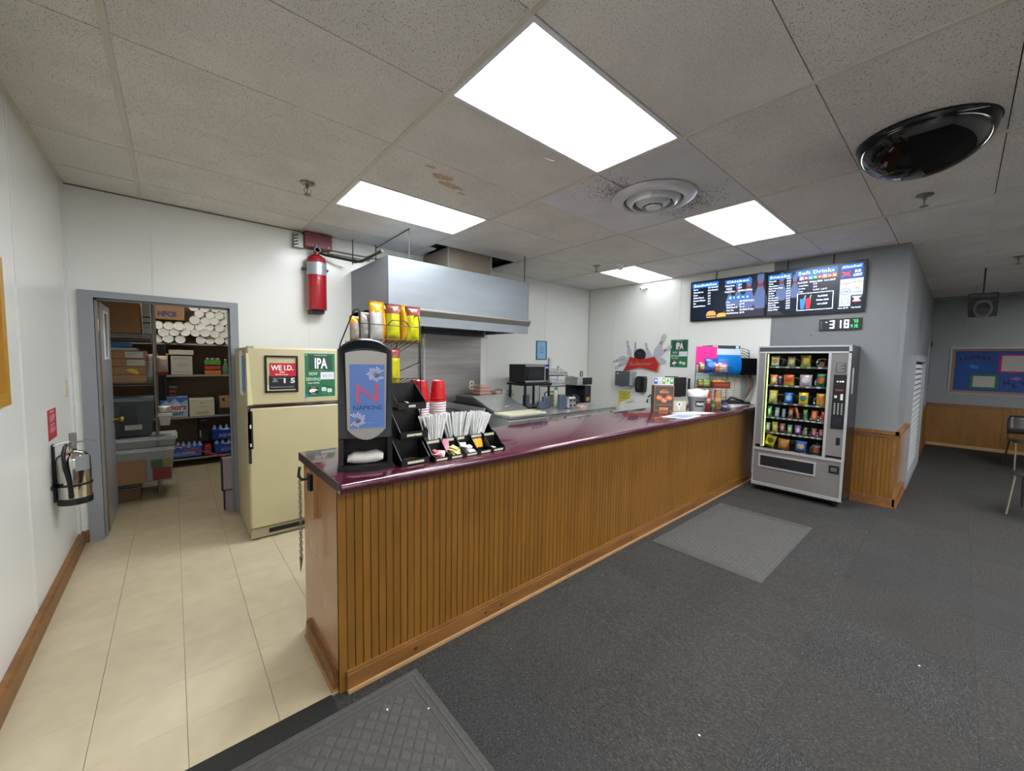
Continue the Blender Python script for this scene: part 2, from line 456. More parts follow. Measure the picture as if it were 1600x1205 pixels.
MB().box(XL, 4.52, 0, XL+0.012, YB, ZC).build('corner_strip', STRIP, wl, smooth=0)
wr = struct(MB().box(XT+0.006, YP+0.006, 0, XT+0.12, YB, 2.9).build('wall_right', WB, smooth=0))
panels(wr, FT(XT, 0), [-(YB-0.007), -4.05, -2.87, -1.652], 0, ZC+0.03, WALLW, strip=STRIP)
panels(wr, FT(XT, 0), [-1.648, -YP], 0, ZC+0.03, WALLG)
MB().box(XT-0.008, 1.62, 0.9, XT, 1.648, ZC).build('seam_strip', WALLG, wr, smooth=0)
# the return wall with the louvred door, facing the hall
LX0, LX1, LZ0, LZ1 = 6.95, 9.0, 0.10, 1.62
wo = struct(MB().box(XT+0.12, YP+0.006, 0, XF, YP+0.15, 2.9).build('wall_louver', WB, smooth=0)); wo.name = 'wall_side'
panels(wo, FB(0, YP), [XT-0.006, 6.72, 7.94, 9.16, 10.38, XF], 0, ZC+0.03, WALLG)
wf = struct(MB().box(XF+0.006, YN, 0, XF+0.12, YP+0.15, 2.9).build('wall_far', WB, smooth=0))
panels(wf, FT(XF, 0), [-YP, 0.02, 1.24, 2.46, 3.68, 4.5], 0, ZC+0.03, WALLG)
wn = struct(MB().box(XL-0.1, YN-0.12, 0, XF+0.1, YN-0.006, 2.9).build('wall_front', WB, smooth=0))
panels(wn, Fr((0, YN, 0), (-1, 0, 0), (0, 0, 1)), [-XF, -9, -7, -5, -3, -1, 0.61], 0, ZC+0.03, WALLW)
# dark metal closer angle along the top of wall_back's left end and the grey corner guard
MB().fbox(FB(0, YB), XL, 1.2, ZC-0.008, ZC, 0, 0.012).build('trim_1', M('old_closer_strip', '6E6858', 0.7), smooth=0)['kind'] = 'structure'
cg = MB().plate(Fr((0, 0, 0), (1, 0, 0), (0, 1, 0)), [(XT-.004, YP-.004), (XT+.035, YP-.004), (XT+.035, YP), (XT, YP), (XT, YP+.035), (XT-.004, YP+.035)], 0.84, ZC).build('trim_2', WALLG, smooth=0); struct(cg)

# ---- baseboards
def kind_base(name, mb, mat, sm=0): return struct(mb.build(name, mat, smooth=sm))
bb = MB()
bb.plate(Fr((XL, YN, 0), (1, 0, 0), (0, 0, 1)), [(0, 0), (0.034, 0), (0.034, 0.085), (0.024, 0.10), (0, 0.10)], -(YB-YN-0.02), 0)
kind_base('baseboard_left', bb, PINE)
kind_base('baseboard_back', MB().box(XL+0.035, YB-0.024, 0, DX0-0.09, YB, 0.095), PINE)

# ---- wainscot of grey side: beadboard, cap rail, baseboard
def wainscot(parent, F, a0, a1, zt, pitch=0.0375, individual=True):
    n = max(1, round((a1-a0)/pitch)); p = (a1-a0)/n
    if individual:
        b0 = MB().fbox(F, 0.0015, p-0.0015, 0.0, zt, 0, 0.012).build('board', WOOD, parent, smooth=0)
        b0.location = F.u*a0
        for k in range(1, n): piece(b0, parent, F.u*(a0+p*k))
        MB().fbox(F, a0, a1, 0, zt, 0, 0.006).build('backing', M('dark_groove', '38200A', 0.8), parent, smooth=0)
    else:
        mb = MB()
        for k in range(n): mb.fbox(F, a0+p*k+0.003, a0+p*(k+1)-0.003, 0, zt, 0, 0.012)
        mb.fbox(F, a0, a1, 0, zt, 0, 0.005)
        o = mb.build('beadboard', WOOD, parent, smooth=0); o['kind'] = 'stuff'
w1 = struct(MB().fbox(FT(XT, 0), -0.76, -YP+0.03, 0.805, 0.84, 0, 0.045).fbox(FT(XT, 0), -0.76, -YP+0.03, 0.77, 0.805, 0, 0.028).build('trim_3', PINE, smooth=0))
wainscot(w1, FT(XT, 0), -0.765, -YP-0.02, 0.78)
MB().fbox(FT(XT, 0), -YP-0.02, -YP+0.012, 0, 0.78, 0, 0.02).build('corner_board', PINE, w1, smooth=0)
MB().fbox(FT(XT, 0), -0.76, -YP+0.03, 0, 0.10, 0.012, 0.035).fbox(FT(XT, 0), -0.76, -YP+0.035, 0, 0.02, 0.03, 0.045).build('base_board', PINE, w1, smooth=0)
w2 = struct(MB().fbox(FB(0, YP), XT-0.045, 6.93, 0.805, 0.84, 0, 0.045).fbox(FB(0, YP), XT-0.03, 6.93, 0.77, 0.805, 0, 0.028).build('trim_4', PINE, smooth=0))
MB().fbox(FB(0, YP), XT-0.012, 6.90, 0.0, 0.78, 0, 0.012).build('flat_panel', WOODP, w2, smooth=0)
MB().fbox(FB(0, YP), XT-0.035, 6.93, 0, 0.10, 0.012, 0.035).fbox(FB(0, YP), XT-0.045, 6.93, 0, 0.02, 0.03, 0.045).build('base_board', PINE, w2, smooth=0)
w3 = struct(MB().fbox(FB(0, YP), 9.12, XF, 0.80, 0.835, 0, 0.045).build('trim_5', PINE, smooth=0))
wainscot(w3, FB(0, YP), 9.12, XF, 0.80, 0.06)
MB().fbox(FB(0, YP), 9.12, XF, 0, 0.10, 0.012, 0.035).build('base_board', PINE, w3, smooth=0)
w4 = struct(MB().fbox(FT(XF, 0), -YP, 4.5, 0.80, 0.84, 0, 0.04).build('trim_6', PINE, smooth=0))
wainscot(w4, FT(XF, 0), -YP, 4.5, 0.80, 0.075, individual=False)
MB().fbox(FT(XF, 0), -YP, 4.5, 0, 0.06, 0.012, 0.03).build('base_board', PINEP, w4, smooth=0)
# louvred door
lv = struct(MB().frame(FB(0, YP), LX0-0.07, LX1+0.07, 0.0, LZ1+0.07, 0.075, 0, 0.05).build('door_2', GREYP, smooth=0))
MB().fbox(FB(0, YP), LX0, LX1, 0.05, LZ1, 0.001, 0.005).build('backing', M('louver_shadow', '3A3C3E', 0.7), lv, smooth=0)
LV = M('louver_slat_paint', 'C6CACC', 0.4)
nsl = 20; F = FB(0, YP); s0 = None
for k in range(nsl):
    z = 0.09+k*(LZ1-0.11)/nsl
    if s0 is None:
        s0 = MB().hexa([F.p(LX0, 0, .009), F.p(LX1, 0, .009), F.p(LX1, 0, .016), F.p(LX0, 0, .016), F.p(LX0, .050, .006), F.p(LX1, .050, .006), F.p(LX1, .048, .010), F.p(LX0, .048, .010)]).build('slat', LV, lv, smooth=0)
        s0.location = (0, 0, z)
    else: piece(s0, lv, (0, 0, z))
hg = MB().fbox(FB(0, YP), 10.35, 10.42, 0.84, 2.02, 0, 0.03).fbox(FB(0, YP), 10.35, 11.3, 2.0, 2.06, 0, 0.03).build('door_3', WALLG, smooth=0); struct(hg)
MB().fbox(FB(0, YP), 10.40, 10.46, 1.90, 2.0, 0.03, 0.05).build('hinge', BLKM, hg, smooth=0)

# ---- storeroom shell
ss = struct(MB().box(XSL-0.1, YS, 0, 1.4, YS+0.1, 2.9).build('wall_storeroom_back', M('storeroom_paint', '94826E', 0.8, noise=(3, 0.08)), smooth=0))
struct(MB().box(XSL-0.1, YB+0.11, 0, XSL, YS, 2.9).build('wall_storeroom_left', M('storeroom_side', '8A857C', 0.8), smooth=0))
struct(MB().box(1.3, YB+0.11, 0, 1.4, YS, 2.9).build('wall_storeroom_right', MATS['storeroom_side'], smooth=0))
sc_ = struct(MB().box(XSL-0.1, YB+0.03, 2.70, 1.4, YS+0.1, 2.8).build('ceiling', M('storeroom_ceiling', 'A9A398', 0.9), smooth=0)); sc_.name = 'ceiling_storeroom'
struct(MB().box(XSL, YB+0.02, 0, XL-0.12, YB+0.11, 2.7).box(XL-0.15, YB+0.02, 0, XL, YB+0.11, 2.7).build('wall_storeroom_front', MATS['storeroom_side'], smooth=0))

# ---- steel door frame and open door leaf
df = MB(); F = FB(0, YB)
df.fbox(F, DX0-0.085, DX0, 0, DZ+0.055, -0.11, 0.02).fbox(F, DX1, DX1+0.065, 0, DZ+0.055, -0.11, 0.02).fbox(F, DX0, DX1, DZ, DZ+0.055, -0.11, 0.02)
df.fbox(F, DX0, DX0+0.014, 0, DZ, -0.07, -0.03).fbox(F, DX1-0.014, DX1, 0, DZ, -0.07, -0.03).fbox(F, DX0, DX1, DZ-0.014, DZ, -0.07, -0.03)
door = struct(df.build('door_1', GREYP, smooth=0), 'grey painted steel frame of the storeroom doorway')
FLr = Fr((-0.452, 4.72, 0), (0, 1, 0), (0, 0, 1))      # leaf face looking +X
lm = MB()
W_ = 0.70
lm.fbox(FLr, 0, W_, 0.02, 0.5, -0.04, 0).fbox(FLr, 0, W_, 1.90, 1.97, -0.04, 0).fbox(FLr, 0, 0.24, 0.5, 1.90, -0.04, 0).fbox(FLr, 0.46, W_, 0.5, 1.90, -0.04, 0).fbox(FLr, 0.24, 0.46, 0.5, 1.50, -0.04, 0)
leaf = lm.build('door_leaf', M('door_leaf_paint', '9AA0A8', 0.3), door, smooth=0)
MB().fbox(FLr, 0.24, 0.46, 1.50, 1.90, -0.025, -0.019).build('window_pane', M('smoky_glass', '6E7C86', 0.1, trans=0.6), leaf, smooth=0)
MB().frame(FLr, 0.225, 0.475, 1.485, 1.915, 0.02, -0.001, 0.008).build('window_bead', WHITE, leaf, smooth=0)
BRASS = M('brass', 'B89A4A', 0.25, 1.0)
MB().lathe([(0.03, 0), (0.03, 0.006), (0.011, 0.008), (0.011, 0.035), (0.024, 0.042), (0.028, 0.055), (0.024, 0.068), (0.012, 0.074), (0, 0.075)], -0.452, 4.72+0.64, 0.90, 16, 'x').build('door_knob', BRASS, leaf)
MB().fbox(FLr, W_-0.02, W_+0.0005, 0.84, 0.96, -0.042, 0.0015).build('latch_plate', BRASS, leaf, smooth=0)
hm = MB()
for z in (0.25, 1.0, 1.72): hm.tube([(-0.462, 4.712, z), (-0.462, 4.712, z+0.1)], 0.008, 8)
hm.build('hinge', BRASS, door)
MB().box(-0.462, 4.713, 0.02, -0.45, 4.719, 1.97).build('hinge_edge', M('bronze_weatherstrip', '8A7550', 0.5, 0.4), door, smooth=0)
# light switch beside the door
sw = thing('light_switch', 'small ivory light switch on the left wall beside the storeroom doorway', 'switch', (XL, 4.36, 1.28))
MB().fbox(FL(XL, 4.36), -0.036, 0.036, 1.22, 1.335, 0, 0.006).build('cover_plate', M('ivory_plate', 'CFC8B0', 0.4), sw, smooth=0)
MB().fbox(FL(XL, 4.36), -0.006, 0.006, 1.265, 1.292, 0.006, 0.016).build('toggle', M('ivory_plate'), sw, smooth=0)

# ---- troffer lights
DIFF = M('troffer_diffuser', 'F6FAFF', 0.5, emit=PANEL)
DIFF2 = M('fill_troffer_diffuser', 'F6F6F6', 0.5, emit=PANEL_FILL)  # out-of-frame panels added to brighten ceiling, walls and far hall
DIFF3 = M('corner_troffer_diffuser', 'F6FAFF', 0.5, emit=PANEL*0.16)
LF = M('troffer_frame', 'D8DADC', 0.5)
lab = {(1, 0): 'large fluorescent ceiling panel nearest the camera, above the front of the counter', (1, 3): 'fluorescent ceiling panel just in front of the kitchen hood, behind the near one',
       (3, 0): 'fluorescent ceiling panel beside the round air diffuser, in front of the menu screens', (4, 3): 'small far fluorescent ceiling panel in the corner by the security camera'}
for (i, j) in sorted(LIGHT_CELLS):
    x0 = -0.168+1.2192*i; y0 = 1.133+0.6096*j; x1 = min(x0+1.2192, XT); y1 = y0+0.6096
    o = thing('ceiling_light', lab.get((i, j), 'unseen fill ceiling panel added behind the camera, at x %.0f metres' % x0), 'ceiling light', ((x0+x1)/2, (y0+y1)/2, ZC))
    if (i, j) not in lab: o['label'] = 'unseen fill ceiling panel added behind the camera'; o['group'] = 'added fill panels behind the camera'
    MB().frame(Fr((0, 0, ZC-0.003), (1, 0, 0), (0, -1, 0)), x0+0.013, x1-0.013, -y1+0.003, -y0-0.003, 0.022, -0.03, 0).build('frame', LF, o, smooth=0)
    MB().box(x0+0.034, y0+0.024, ZC+0.004, x1-0.034, y1-0.024, ZC+0.008).build('diffuser', (DIFF3 if (i, j) == (4, 3) else DIFF) if (i, j) in lab else DIFF2, o, smooth=0)
    MB().box(x0+0.013, y0+0.003, ZC+0.02, x1-0.013, y1-0.003, ZC+0.05).build('housing', LF, o, smooth=0)
o = thing('ceiling_light', 'bare fluorescent ceiling light inside the storeroom', 'ceiling light', (0.1, 5.9, 2.70))
MB().box(-0.5, 5.78, 2.66, 0.7, 6.02, 2.70).build('housing', LF, o, smooth=0)
MB().box(-0.48, 5.80, 2.64, 0.68, 6.0, 2.659).build('diffuser', M('store_diffuser', 'FFF6E8', 0.5, emit=PANEL_STORE), o, smooth=0)

# ============================================================ THE COUNTER
CX0, CX1, CYF, CYB = 0.53, 5.84, 1.775, 2.36
cn = thing('service_counter', 'long snack bar counter base clad in stained beadboard with a laminate end panel coloured pale for glare', 'counter', (CX0, CYF, 0))
MB().box(CX0+0.012, CYF+0.012, 0, CX1, CYB, 0.956).build('carcass', M('dark_groove', '38200A', 0.8), cn, smooth=0)
MB().box(CX0, CYF, 0, CX0+0.012, CYB, 0.956).build('end_panel', WOODP, cn, smooth=0)
MB().box(CX0, CYF-0.001, 0, CX0+0.036, CYF+0.012, 0.956, 0.001).build('corner_board', WOOD, cn, smooth=0)
P = 0.0372; b0 = MB().box(0.0016, 0, 0, P-0.0016, 0.0118, 0.90, 0.002)
b0.v = [(x+CX0+0.037, y+CYF, z+0.056) for x, y, z in b0.v]
brd = b0.build('board', WOOD, cn, smooth=0)
k = 1
while CX0+0.037+(k+1)*P < CX1:
    piece(brd, cn, (k*P, 0, 0)); k += 1
def baseb(F, a0, a1, nm='base_board'):
    o = MB().plate(Fr(F.p(a0, 0), F.n, F.v), [(0, 0.018), (0.02, 0.018), (0.02, 0.082), (0.012, 0.095), (0, 0.095)], -(a1-a0), 0)
    return o
F = FB(0, CYF)
mb = MB(); mb.fbox(F, CX0+0.03, CX1, 0.016, 0.085, 0, 0.02).fbox(F, CX0+0.03, CX1, 0.085, 0.096, 0, 0.013)
mb.build('base_board', PINE, cn, smooth=0)
MB().fbox(F, CX0+0.03, CX1, 0, 0.017, 0, 0.032).build('shoe_molding', PINEP, cn, smooth=0)
F = Fr((CX0, 0, 0), (0, -1, 0), (0, 0, 1))
MB().fbox(F, -2.28, -1.80, 0.016, 0.088, 0, 0.02).fbox(F, -2.28, -1.80, 0.088, 0.10, 0, 0.012).build('base_board', PINE, cn, smooth=0)
MB().fbox(F, -2.28, -1.80, 0, 0.017, 0, 0.028).build('shoe_molding', PINEP, cn, smooth=0)
MB().fbox(F, -2.235, -2.085, 0.725, 0.955, 0, 0.02).build('hook_board', M('tan_board', 'A47A50', 0.45), cn, smooth=0)
kn = MB()
for x, r in ((0.90, .008), (1.35, .006), (1.47, .007), (2.1, .006), (2.9, .008)): kn.disc(FB(0, CYF-0.0201), x, 0.05, r*1.6, 0, 0.0006, 12, r)
kn.build('knot', M('pine_knot', '3A2008', 0.6), cn, smooth=0)

ct = thing('countertop', 'long dark maroon laminate countertop with a rounded front edge', 'countertop', (0.5, 1.69, 0.957))
prof = [(0, 0), (-0.62, 0), (-0.62, 0.043), (-0.0, 0.043)]
pr = [(2.425, 0.957), (2.425, 1.0), (1.706, 1.0), (1.697, 0.997), (1.6915, 0.990), (1.690, 0.979), (1.6915, 0.966), (1.697, 0.959), (1.704, 0.957)]
mb = MB(); n = len(pr)
mb.add([(0.524, y, z) for y, z in pr]+[(CX1+0.02, y, z) for y, z in pr], [tuple(range(n)), tuple(range(2*n-1, n-1, -1))]+[(i, n+i, n+(i+1) % n, (i+1) % n) for i in range(n)])
mb.build('top', MAROON, ct, 50)
MB().box(0.519, 1.694, 0.957, 0.524, 2.425, 1.0).build('end_strip', MAROOND, ct, smooth=0)
MB().tube([(0.516, 1.703, 0.966), (0.53, 1.703, 0.966)], 0.009, 12).build('end_plug', M('chipboard_end', '9A8468', 0.8), ct)

# chain with hook hanging from the end of the counter
ch = thing('chain', 'doubled steel chain hanging from a black hook on the end of the counter', 'chain', (0.49, 2.19, 0.45))
MB().box(0.49, 2.085, 0.87, 0.511, 2.13, 0.955, 0.004).tube([(0.495, 2.11, 0.93), (0.47, 2.13, 0.925), (0.462, 2.165, 0.935), (0.47, 2.19, 0.955), (0.475, 2.195, 0.975)], 0.007, 8).build('hook', BLKM, ch)
def link_mesh(z, y, x, turn):
    pts = []
    for i in range(9):
        t = 2*math.pi*i/8; a, b = 0.0052*math.cos(t), 0.011*math.sin(t)
        pts.append((x+(a if turn else 0), y+(0 if turn else a), z+b))
    return MB().tube(pts, 0.0018, 5, cap=False)
l0 = link_mesh(0, 0, 0, True).build('chain_link', M('chain_steel', '8C8780', 0.3, 1.0), None); l1 = link_mesh(0, 0, 0, False).build('chain_link', M('chain_steel'), None)
for o_ in (l0, l1): o_.parent = ch
cnt = 0
for (yy, za, zb) in ((2.185, 0.93, 0.49), (2.165, 0.93, 0.51)):
    z = za
    while z > zb:
        src = l0 if cnt % 2 == 0 else l1
        loc = (0.47-0.49, yy-2.19, z-0.45)
        if cnt < 2: src.location = loc
        else: piece(src, ch, loc)
        z -= 0.0165; cnt += 1
MB().tube([(0.47, 2.178, 0.50), (0.468, 2.185, 0.425)], 0.009, 6, r2=0.001).build('spike', M('chain_steel'), ch)

# ============================================================ ON THE COUNTER, LEFT
DSH = M('dark_slate_plastic', '12161C', 0.28, coat=0.2)
dp = thing('napkin_dispenser', 'tall black tabletop napkin dispenser with a blue NAPKINS poster on its front', 'napkin dispenser', (0.68, 1.96, 1.0))
F = Fr((0.575, 1.90, 1.0), (math.cos(R(18)), -math.sin(R(18)), 0), (0, 0, 1))
def arch(w0, w1, z0, z1, rise, n=10, c=0.02):
    pts = [(w0, z0), (w1, z0), (w1, z1-rise)]
    m = (w0+w1)/2; h = (w1-w0)/2
    for i in range(1, n):
        t = math.pi*0.5*0+ i/n
        a = w1-(w1-w0)*t; e = 1-abs((a-m)/h)**2.6; pts.append((a, z1-rise+rise*e))
    pts.append((w0, z1-rise)); return pts
sh = MB(); sh.plate(F, arch(0, 0.245, 0.15, 0.63, 0.055), -0.16, 0)
sh.fbox(F, 0, 0.022, 0.02, 0.15, -0.16, 0).fbox(F, 0.223, 0.245, 0.02, 0.15, -0.16, 0).fbox(F, 0, 0.245, 0.02, 0.15, -0.16, -0.09)
sh.build('shell', DSH, dp, 40)
MB().plate(F, [(-.004, 0), (0.249, 0), (0.256, 0.012), (0.249, 0.024), (-0.004, 0.024)], -0.165, 0.018).disc(Fr(F.p(0, 0), F.u, -F.n), 0.125, 0.0, 0.11, 0.0, 0.03, 20, 0.05).build('base', BLACK, dp, 30)
bz = MB()
o_pts = arch(0.0, 0.245, 0.15, 0.63, 0.055); i_pts = arch(0.036, 0.214, 0.20, 0.585, 0.02)
n = len(o_pts); vs = [F.p(a, b, 0.0) for a, b in o_pts]+[F.p(a, b, 0.016) for a, b in [(q[0]+(0.1225-q[0])*0.06, q[1]+(0.39-q[1])*0.03) for q in o_pts]]+[F.p(a, b, 0.004) for a, b in i_pts]
bz.add(vs, [(i, (i+1) % n, n+(i+1) % n, n+i) for i in range(n)]+[(n+i, n+(i+1) % n, 2*n+(i+1) % n, 2*n+i) for i in range(n)])
bz.build('bezel', DSH, dp, 40)
lens = [(0.040, 0.20)]+[(0.040+0.172*i/10, 0.20-0.052*(1-((i-5)/5)**2)) for i in range(1, 10)]+[(0.212, 0.20), (0.218, 0.56)]+[(0.218-0.186*i/8, 0.56+0.014*(1-((i-4)/4)**2)) for i in range(1, 8)]+[(0.034, 0.56)]
MB().plate(F, lens, 0.002, 0.018).build('silver_panel', M('silver_plastic', 'A8A4A0', 0.3, 0.5), dp, smooth=0)
BLUEP = M('poster_blue', '5878B8', 0.45)
ps = MB().fbox(F, 0.052, 0.208, 0.205, 0.508, 0.018, 0.0195).build('poster', BLUEP, dp, smooth=0)
PINKL = M('poster_coral', 'C0566A', 0.5); NAVY = M('navy_ink', '1C2650', 0.5)
text(ps, F, 'N', 0.130, 0.33, 0.082, PINKL, w=0.10, align='CENTER', c=0.0203)
MB().fbox(F, 0.078, 0.104, 0.327, 0.331, .0195, .0203).fbox(F, 0.158, 0.184, 0.408, 0.413, .0195, .0203).fbox(F, 0.072, 0.10, 0.409, 0.413, .0195, .0203).build('serif', PINKL, ps, smooth=0)
text(ps, F, 'NAPKINS', 0.130, 0.293, 0.021, NAVY, w=0.128, align='CENTER', c=0.0203)
text(ps, F, '— — —', 0.135, 0.228, 0.006, PAPER, w=0.04, align='CENTER', c=0.0203)
pet = M('petal_white', 'CFCBD6', 0.6); pet2 = M('flower_core', '6F5A54', 0.7)
for (cx_, cy_, r_) in ((0.168, 0.462, 0.042), (0.082, 0.247, 0.042)):
    pm = MB()
    for i in range(22):
        t = 2*math.pi*i/22
        if cx_ > 0.1 and cx_+r_*math.cos(t) > 0.206: continue
        if cx_ < 0.1 and cx_+r_*math.cos(t) < 0.054: continue
        rr = r_*(0.8+0.2*((i*7) % 3)/2)
        pm.plate(F, [(cx_+0.008*math.cos(t-.3), cy_+0.006*math.sin(t-.3)), (cx_+rr*math.cos(t-.05), cy_+rr*.85*math.sin(t-.05)), (cx_+rr*math.cos(t+.09), cy_+rr*.85*math.sin(t+.09))], 0.0195, 0.0203)
    pm.build('flower', pet, ps, smooth=0)
    MB().disc(F, cx_+0.006, cy_-0.008, 0.013, 0.0203, 0.0208, 14, 0.008, 0.4).build('flower_center', pet2, ps, smooth=0)
MB().fbox(F, 0.022, 0.223, 0.024, 0.15, -0.09, -0.085).build('mouth', M('mouth_black', '050505', 0.6), dp, smooth=0)
nk = MB(); xs = [0.038, 0.07, 0.12, 0.17, 0.20]; top = [0.066, 0.079, 0.074, 0.082, 0.070]; bot = [0.043, 0.036, 0.033, 0.036, 0.046]
vs = []; fs = []
for i, x in enumerate(xs):
    vs += [F.p(x, bot[i], 0.008), F.p(x, (bot[i]+top[i])/2, 0.016-0.006*(i % 2)), F.p(x+0.003, top[i], 0.0), F.p(x+0.003, top[i]+0.002, -0.075)]
for i in range(4):
    for j in range(3): a = i*4+j; fs.append((a, a+4, a+5, a+1))
nk.add(vs, fs); nko = nk.build('napkin', M('napkin_paper', 'C9C6C2', 0.85), dp, 60)
tag_ = nko.modifiers.new('s', 'SOLIDIFY'); tag_.thickness = 0.004
# three stacked slanted bins beside it
LABW = M('bin_label', 'C6C4B0', 0.6)
def open_bin(parent, x0, x1, yf, yb, zf0, zf1, zb1, labels=None, name='bin'):
    """open-topped bin: front lip zf0..zf1 at yf, back top zb1 at yb"""
    t = 0.003; mb = MB()
    for x in (x0, x1-t):
        mb.hexa([(x, yf, zf0), (x+t, yf, zf0), (x+t, yb, zf0), (x, yb, zf0), (x, yf, zf1), (x+t, yf, zf1), (x+t, yb, zb1), (x, yb, zb1)])
    mb.box(x0, yf, zf0, x1, yf+t, zf1).box(x0, yb-t, zf0, x1, yb, zb1).box(x0, yf, zf0, x1, yb, zf0+t)
    o = mb.build(name, BLACK, parent, smooth=0)
    if labels:
        F2 = FB(0, yf); cxm = (x0+x1)/2
        zm = (zf0+zf1)/2 if zf1-zf0 < 0.05 else zf1-0.014
        l = MB().fbox(F2, cxm-labels[1]/2, cxm+labels[1]/2, zm-0.006, zm+0.006, 0, 0.0012).build('label_strip', LABW, o, smooth=0)
        text(l, F2, labels[0], cxm, zm-0.003, 0.0055, NAVY, w=labels[1]*0.8, align='CENTER', c=0.0016) if False else None
    return o
tb = thing('tiered_condiment_bins', 'tower of three slanted black condiment bins beside the napkin dispenser', 'condiment bins', (0.95, 1.93, 1.0))
for (x0, x1, yf, yb, a, b, c, lw) in ((0.838, 0.998, 1.79, 1.92, 1.0, 1.032, 1.135, .09), (0.868, 1.028, 1.865, 2.00, 1.12, 1.158, 1.275, .085), (0.893, 1.062, 1.95, 2.09, 1.262, 1.30, 1.40, .04)):
    open_bin(tb, x0, x1, yf, yb, a, b, c, ('', lw))
MB().box(0.872, 1.93, 1.0, 0.99, 2.085, 1.12).box(0.872, 1.99, 1.12, 1.024, 2.085, 1.262).build('back_support', BLACK, tb, smooth=0)
# low two-row organizer
og = thing('condiment_organizer', 'low two-row black condiment organizer full of packets and wrapped straws', 'condiment organizer', (1.24, 1.87, 1.0))
XO = [1.016, 1.106, 1.205, 1.303, 1.398, 1.492]
prof = [(1.77, 1.0), (1.77, 1.028), (1.80, 1.036), (1.865, 1.098), (1.90, 1.104), (2.0, 1.205), (2.0, 1.0)]
for k, x in enumerate(XO):
    n = len(prof); t = 0.003
    MB().add([(x-t/2, y, z) for y, z in prof]+[(x+t/2, y, z) for y, z in prof], [tuple(range(n)), tuple(range(2*n-1, n-1, -1))]+[(i, (i+1) % n, n+(i+1) % n, n+i) for i in range(n)]).build('divider', BLACK, og, smooth=0)
MB().box(XO[0], 1.77, 1.0, XO[-1], 1.773, 1.022).build('front_lip', BLACK, og, smooth=0)
MB().box(XO[0], 1.868, 1.0, XO[-1], 1.872, 1.098).build('middle_lip', BLACK, og, smooth=0)
MB().box(XO[0], 1.996, 1.0, XO[-1], 2.0, 1.20).build('back_panel', BLACK, og, smooth=0)
MB().box(XO[0], 1.77, 1.0, XO[-1], 2.0, 1.004).box(XO[0], 1.872, 1.05, XO[-1], 1.996, 1.054).build('tray_floor', BLACK, og, smooth=0)
for k in range(5):
    xm = (XO[k]+XO[k+1])/2
    if k != 1 or True: MB().fbox(FB(0, 1.77), xm-0.035, xm+0.03, 1.005, 1.016, 0, 0.001).build('label_strip', LABW, og, smooth=0)
    MB().fbox(FB(0, 1.868), xm-0.036, xm+(0.036 if k != 2 else 0.01), 1.080, 1.094, 0, 0.001).build('label_strip', LABW, og, smooth=0)
# packets lying in the bins
def packet_mesh(w, h, t=0.0035):
    mb = MB(); vs = []; fs = []
    for s_ in (1, -1):
        for j in range(4):
            for i in range(4):
                b = (1 if 0 < i < 3 and 0 < j < 3 else 0)
                vs.append(((i/3-0.5)*w, (j/3-0.5)*h, s_*t*0.5*b))
    for s_ in (0, 16):
        for j in range(3):
            for i in range(3):
                a = s_+j*4+i; fs.append((a, a+1, a+5, a+4))
    mb.add(vs, fs); return mb
PK = {}
def packet(col, name, label, cat, group, loc, rot, w=0.04, h=0.055, t=0.004):
    key = (col, w, h)
    m = M('packet_'+col, col, 0.55)
    if key not in PK:
        o = packet_mesh(w, h, t).build(name, m, None, smooth=60); PK[key] = o; place(o, loc, rot=rot)
    else: o = dup(PK[key], loc, rot=rot); o.name = name
    tag(o, label, cat, group); return o
def pile(n, cols, x0, x1, y0, y1, z0, dz, name, label, group, w=0.04, h=0.055, tilt=0.5, upright=False):
    for i in range(n):
        c = cols[i % len(cols)]
        rot = (random.uniform(-tilt, tilt)+(1.1 if upright else 0.25), random.uniform(-.25, .25), random.uniform(-1, 1)*(0.25 if upright else 1.4))
        packet(c, name, label, 'packet', group, (random.uniform(x0, x1), random.uniform(y0, y1), z0+dz*i/max(1, n-1)), rot, w, h)
pile(9, ['D08A92', 'DCC4C8', 'C86A74'], 1.045, 1.08, 1.80, 1.845, 1.012, 0.026, 'sugar_packet', 'pink and white sweetener packet heaped in the front-left organizer bin', 'pink packets in the front-left bin')
pile(11, ['D6CE8A', 'CCC67E', 'DDD7A0'], 1.14, 1.18, 1.80, 1.85, 1.012, 0.036, 'sweetener_packet', 'pale yellow sweetener packet in the second front bin of the organizer', 'yellow packets in the second front bin')
pile(3, ['C07A92'], 1.125, 1.15, 1.845, 1.86, 1.045, 0.02, 'sugar_packet', 'mauve-pink packet standing behind the yellow packets', 'mauve packets behind the yellow ones', upright=True)
pile(7, ['D4D4D4', 'B7A79A', 'E2E2E0'], 1.225, 1.255, 1.82, 1.86, 1.012, 0.045, 'salt_packet', 'white salt or pepper packet heaped in the middle front bin', 'white packets in the middle front bin')
for i in range(2):
    b = MB().box(-.022, -.014, -.009, .022, .014, .009, .002).build('creamer_box', M('packet_E2E2E0', 'E2E2E0', .5)); place(b, (1.262+0.0*i, 1.79+.035*i, 1.018+0.02*i), rot=(.35, 0, .1*i))
    tag(b, ('lower' if i == 0 else 'upper')+' small white packet bundle in the middle front bin', 'packet', 'white bundles in the middle bin')
pile(3, ['D8A01E'], 1.315, 1.375, 1.884, 1.886, 1.068, 0.0, 'mustard_packet', 'golden yellow mustard packet standing in the back row of the organizer', 'mustard packets in the back row', w=0.03, h=0.075, tilt=0.05, upright=True)
for o_, dx in zip([o for o in COL.objects if o.name.startswith('mustard_packet')], (0, 0.03, 0.055)):
    o_.location = (1.318+dx, 1.862, 1.055); o_.rotation_euler = (1.15, 0, 0.05)
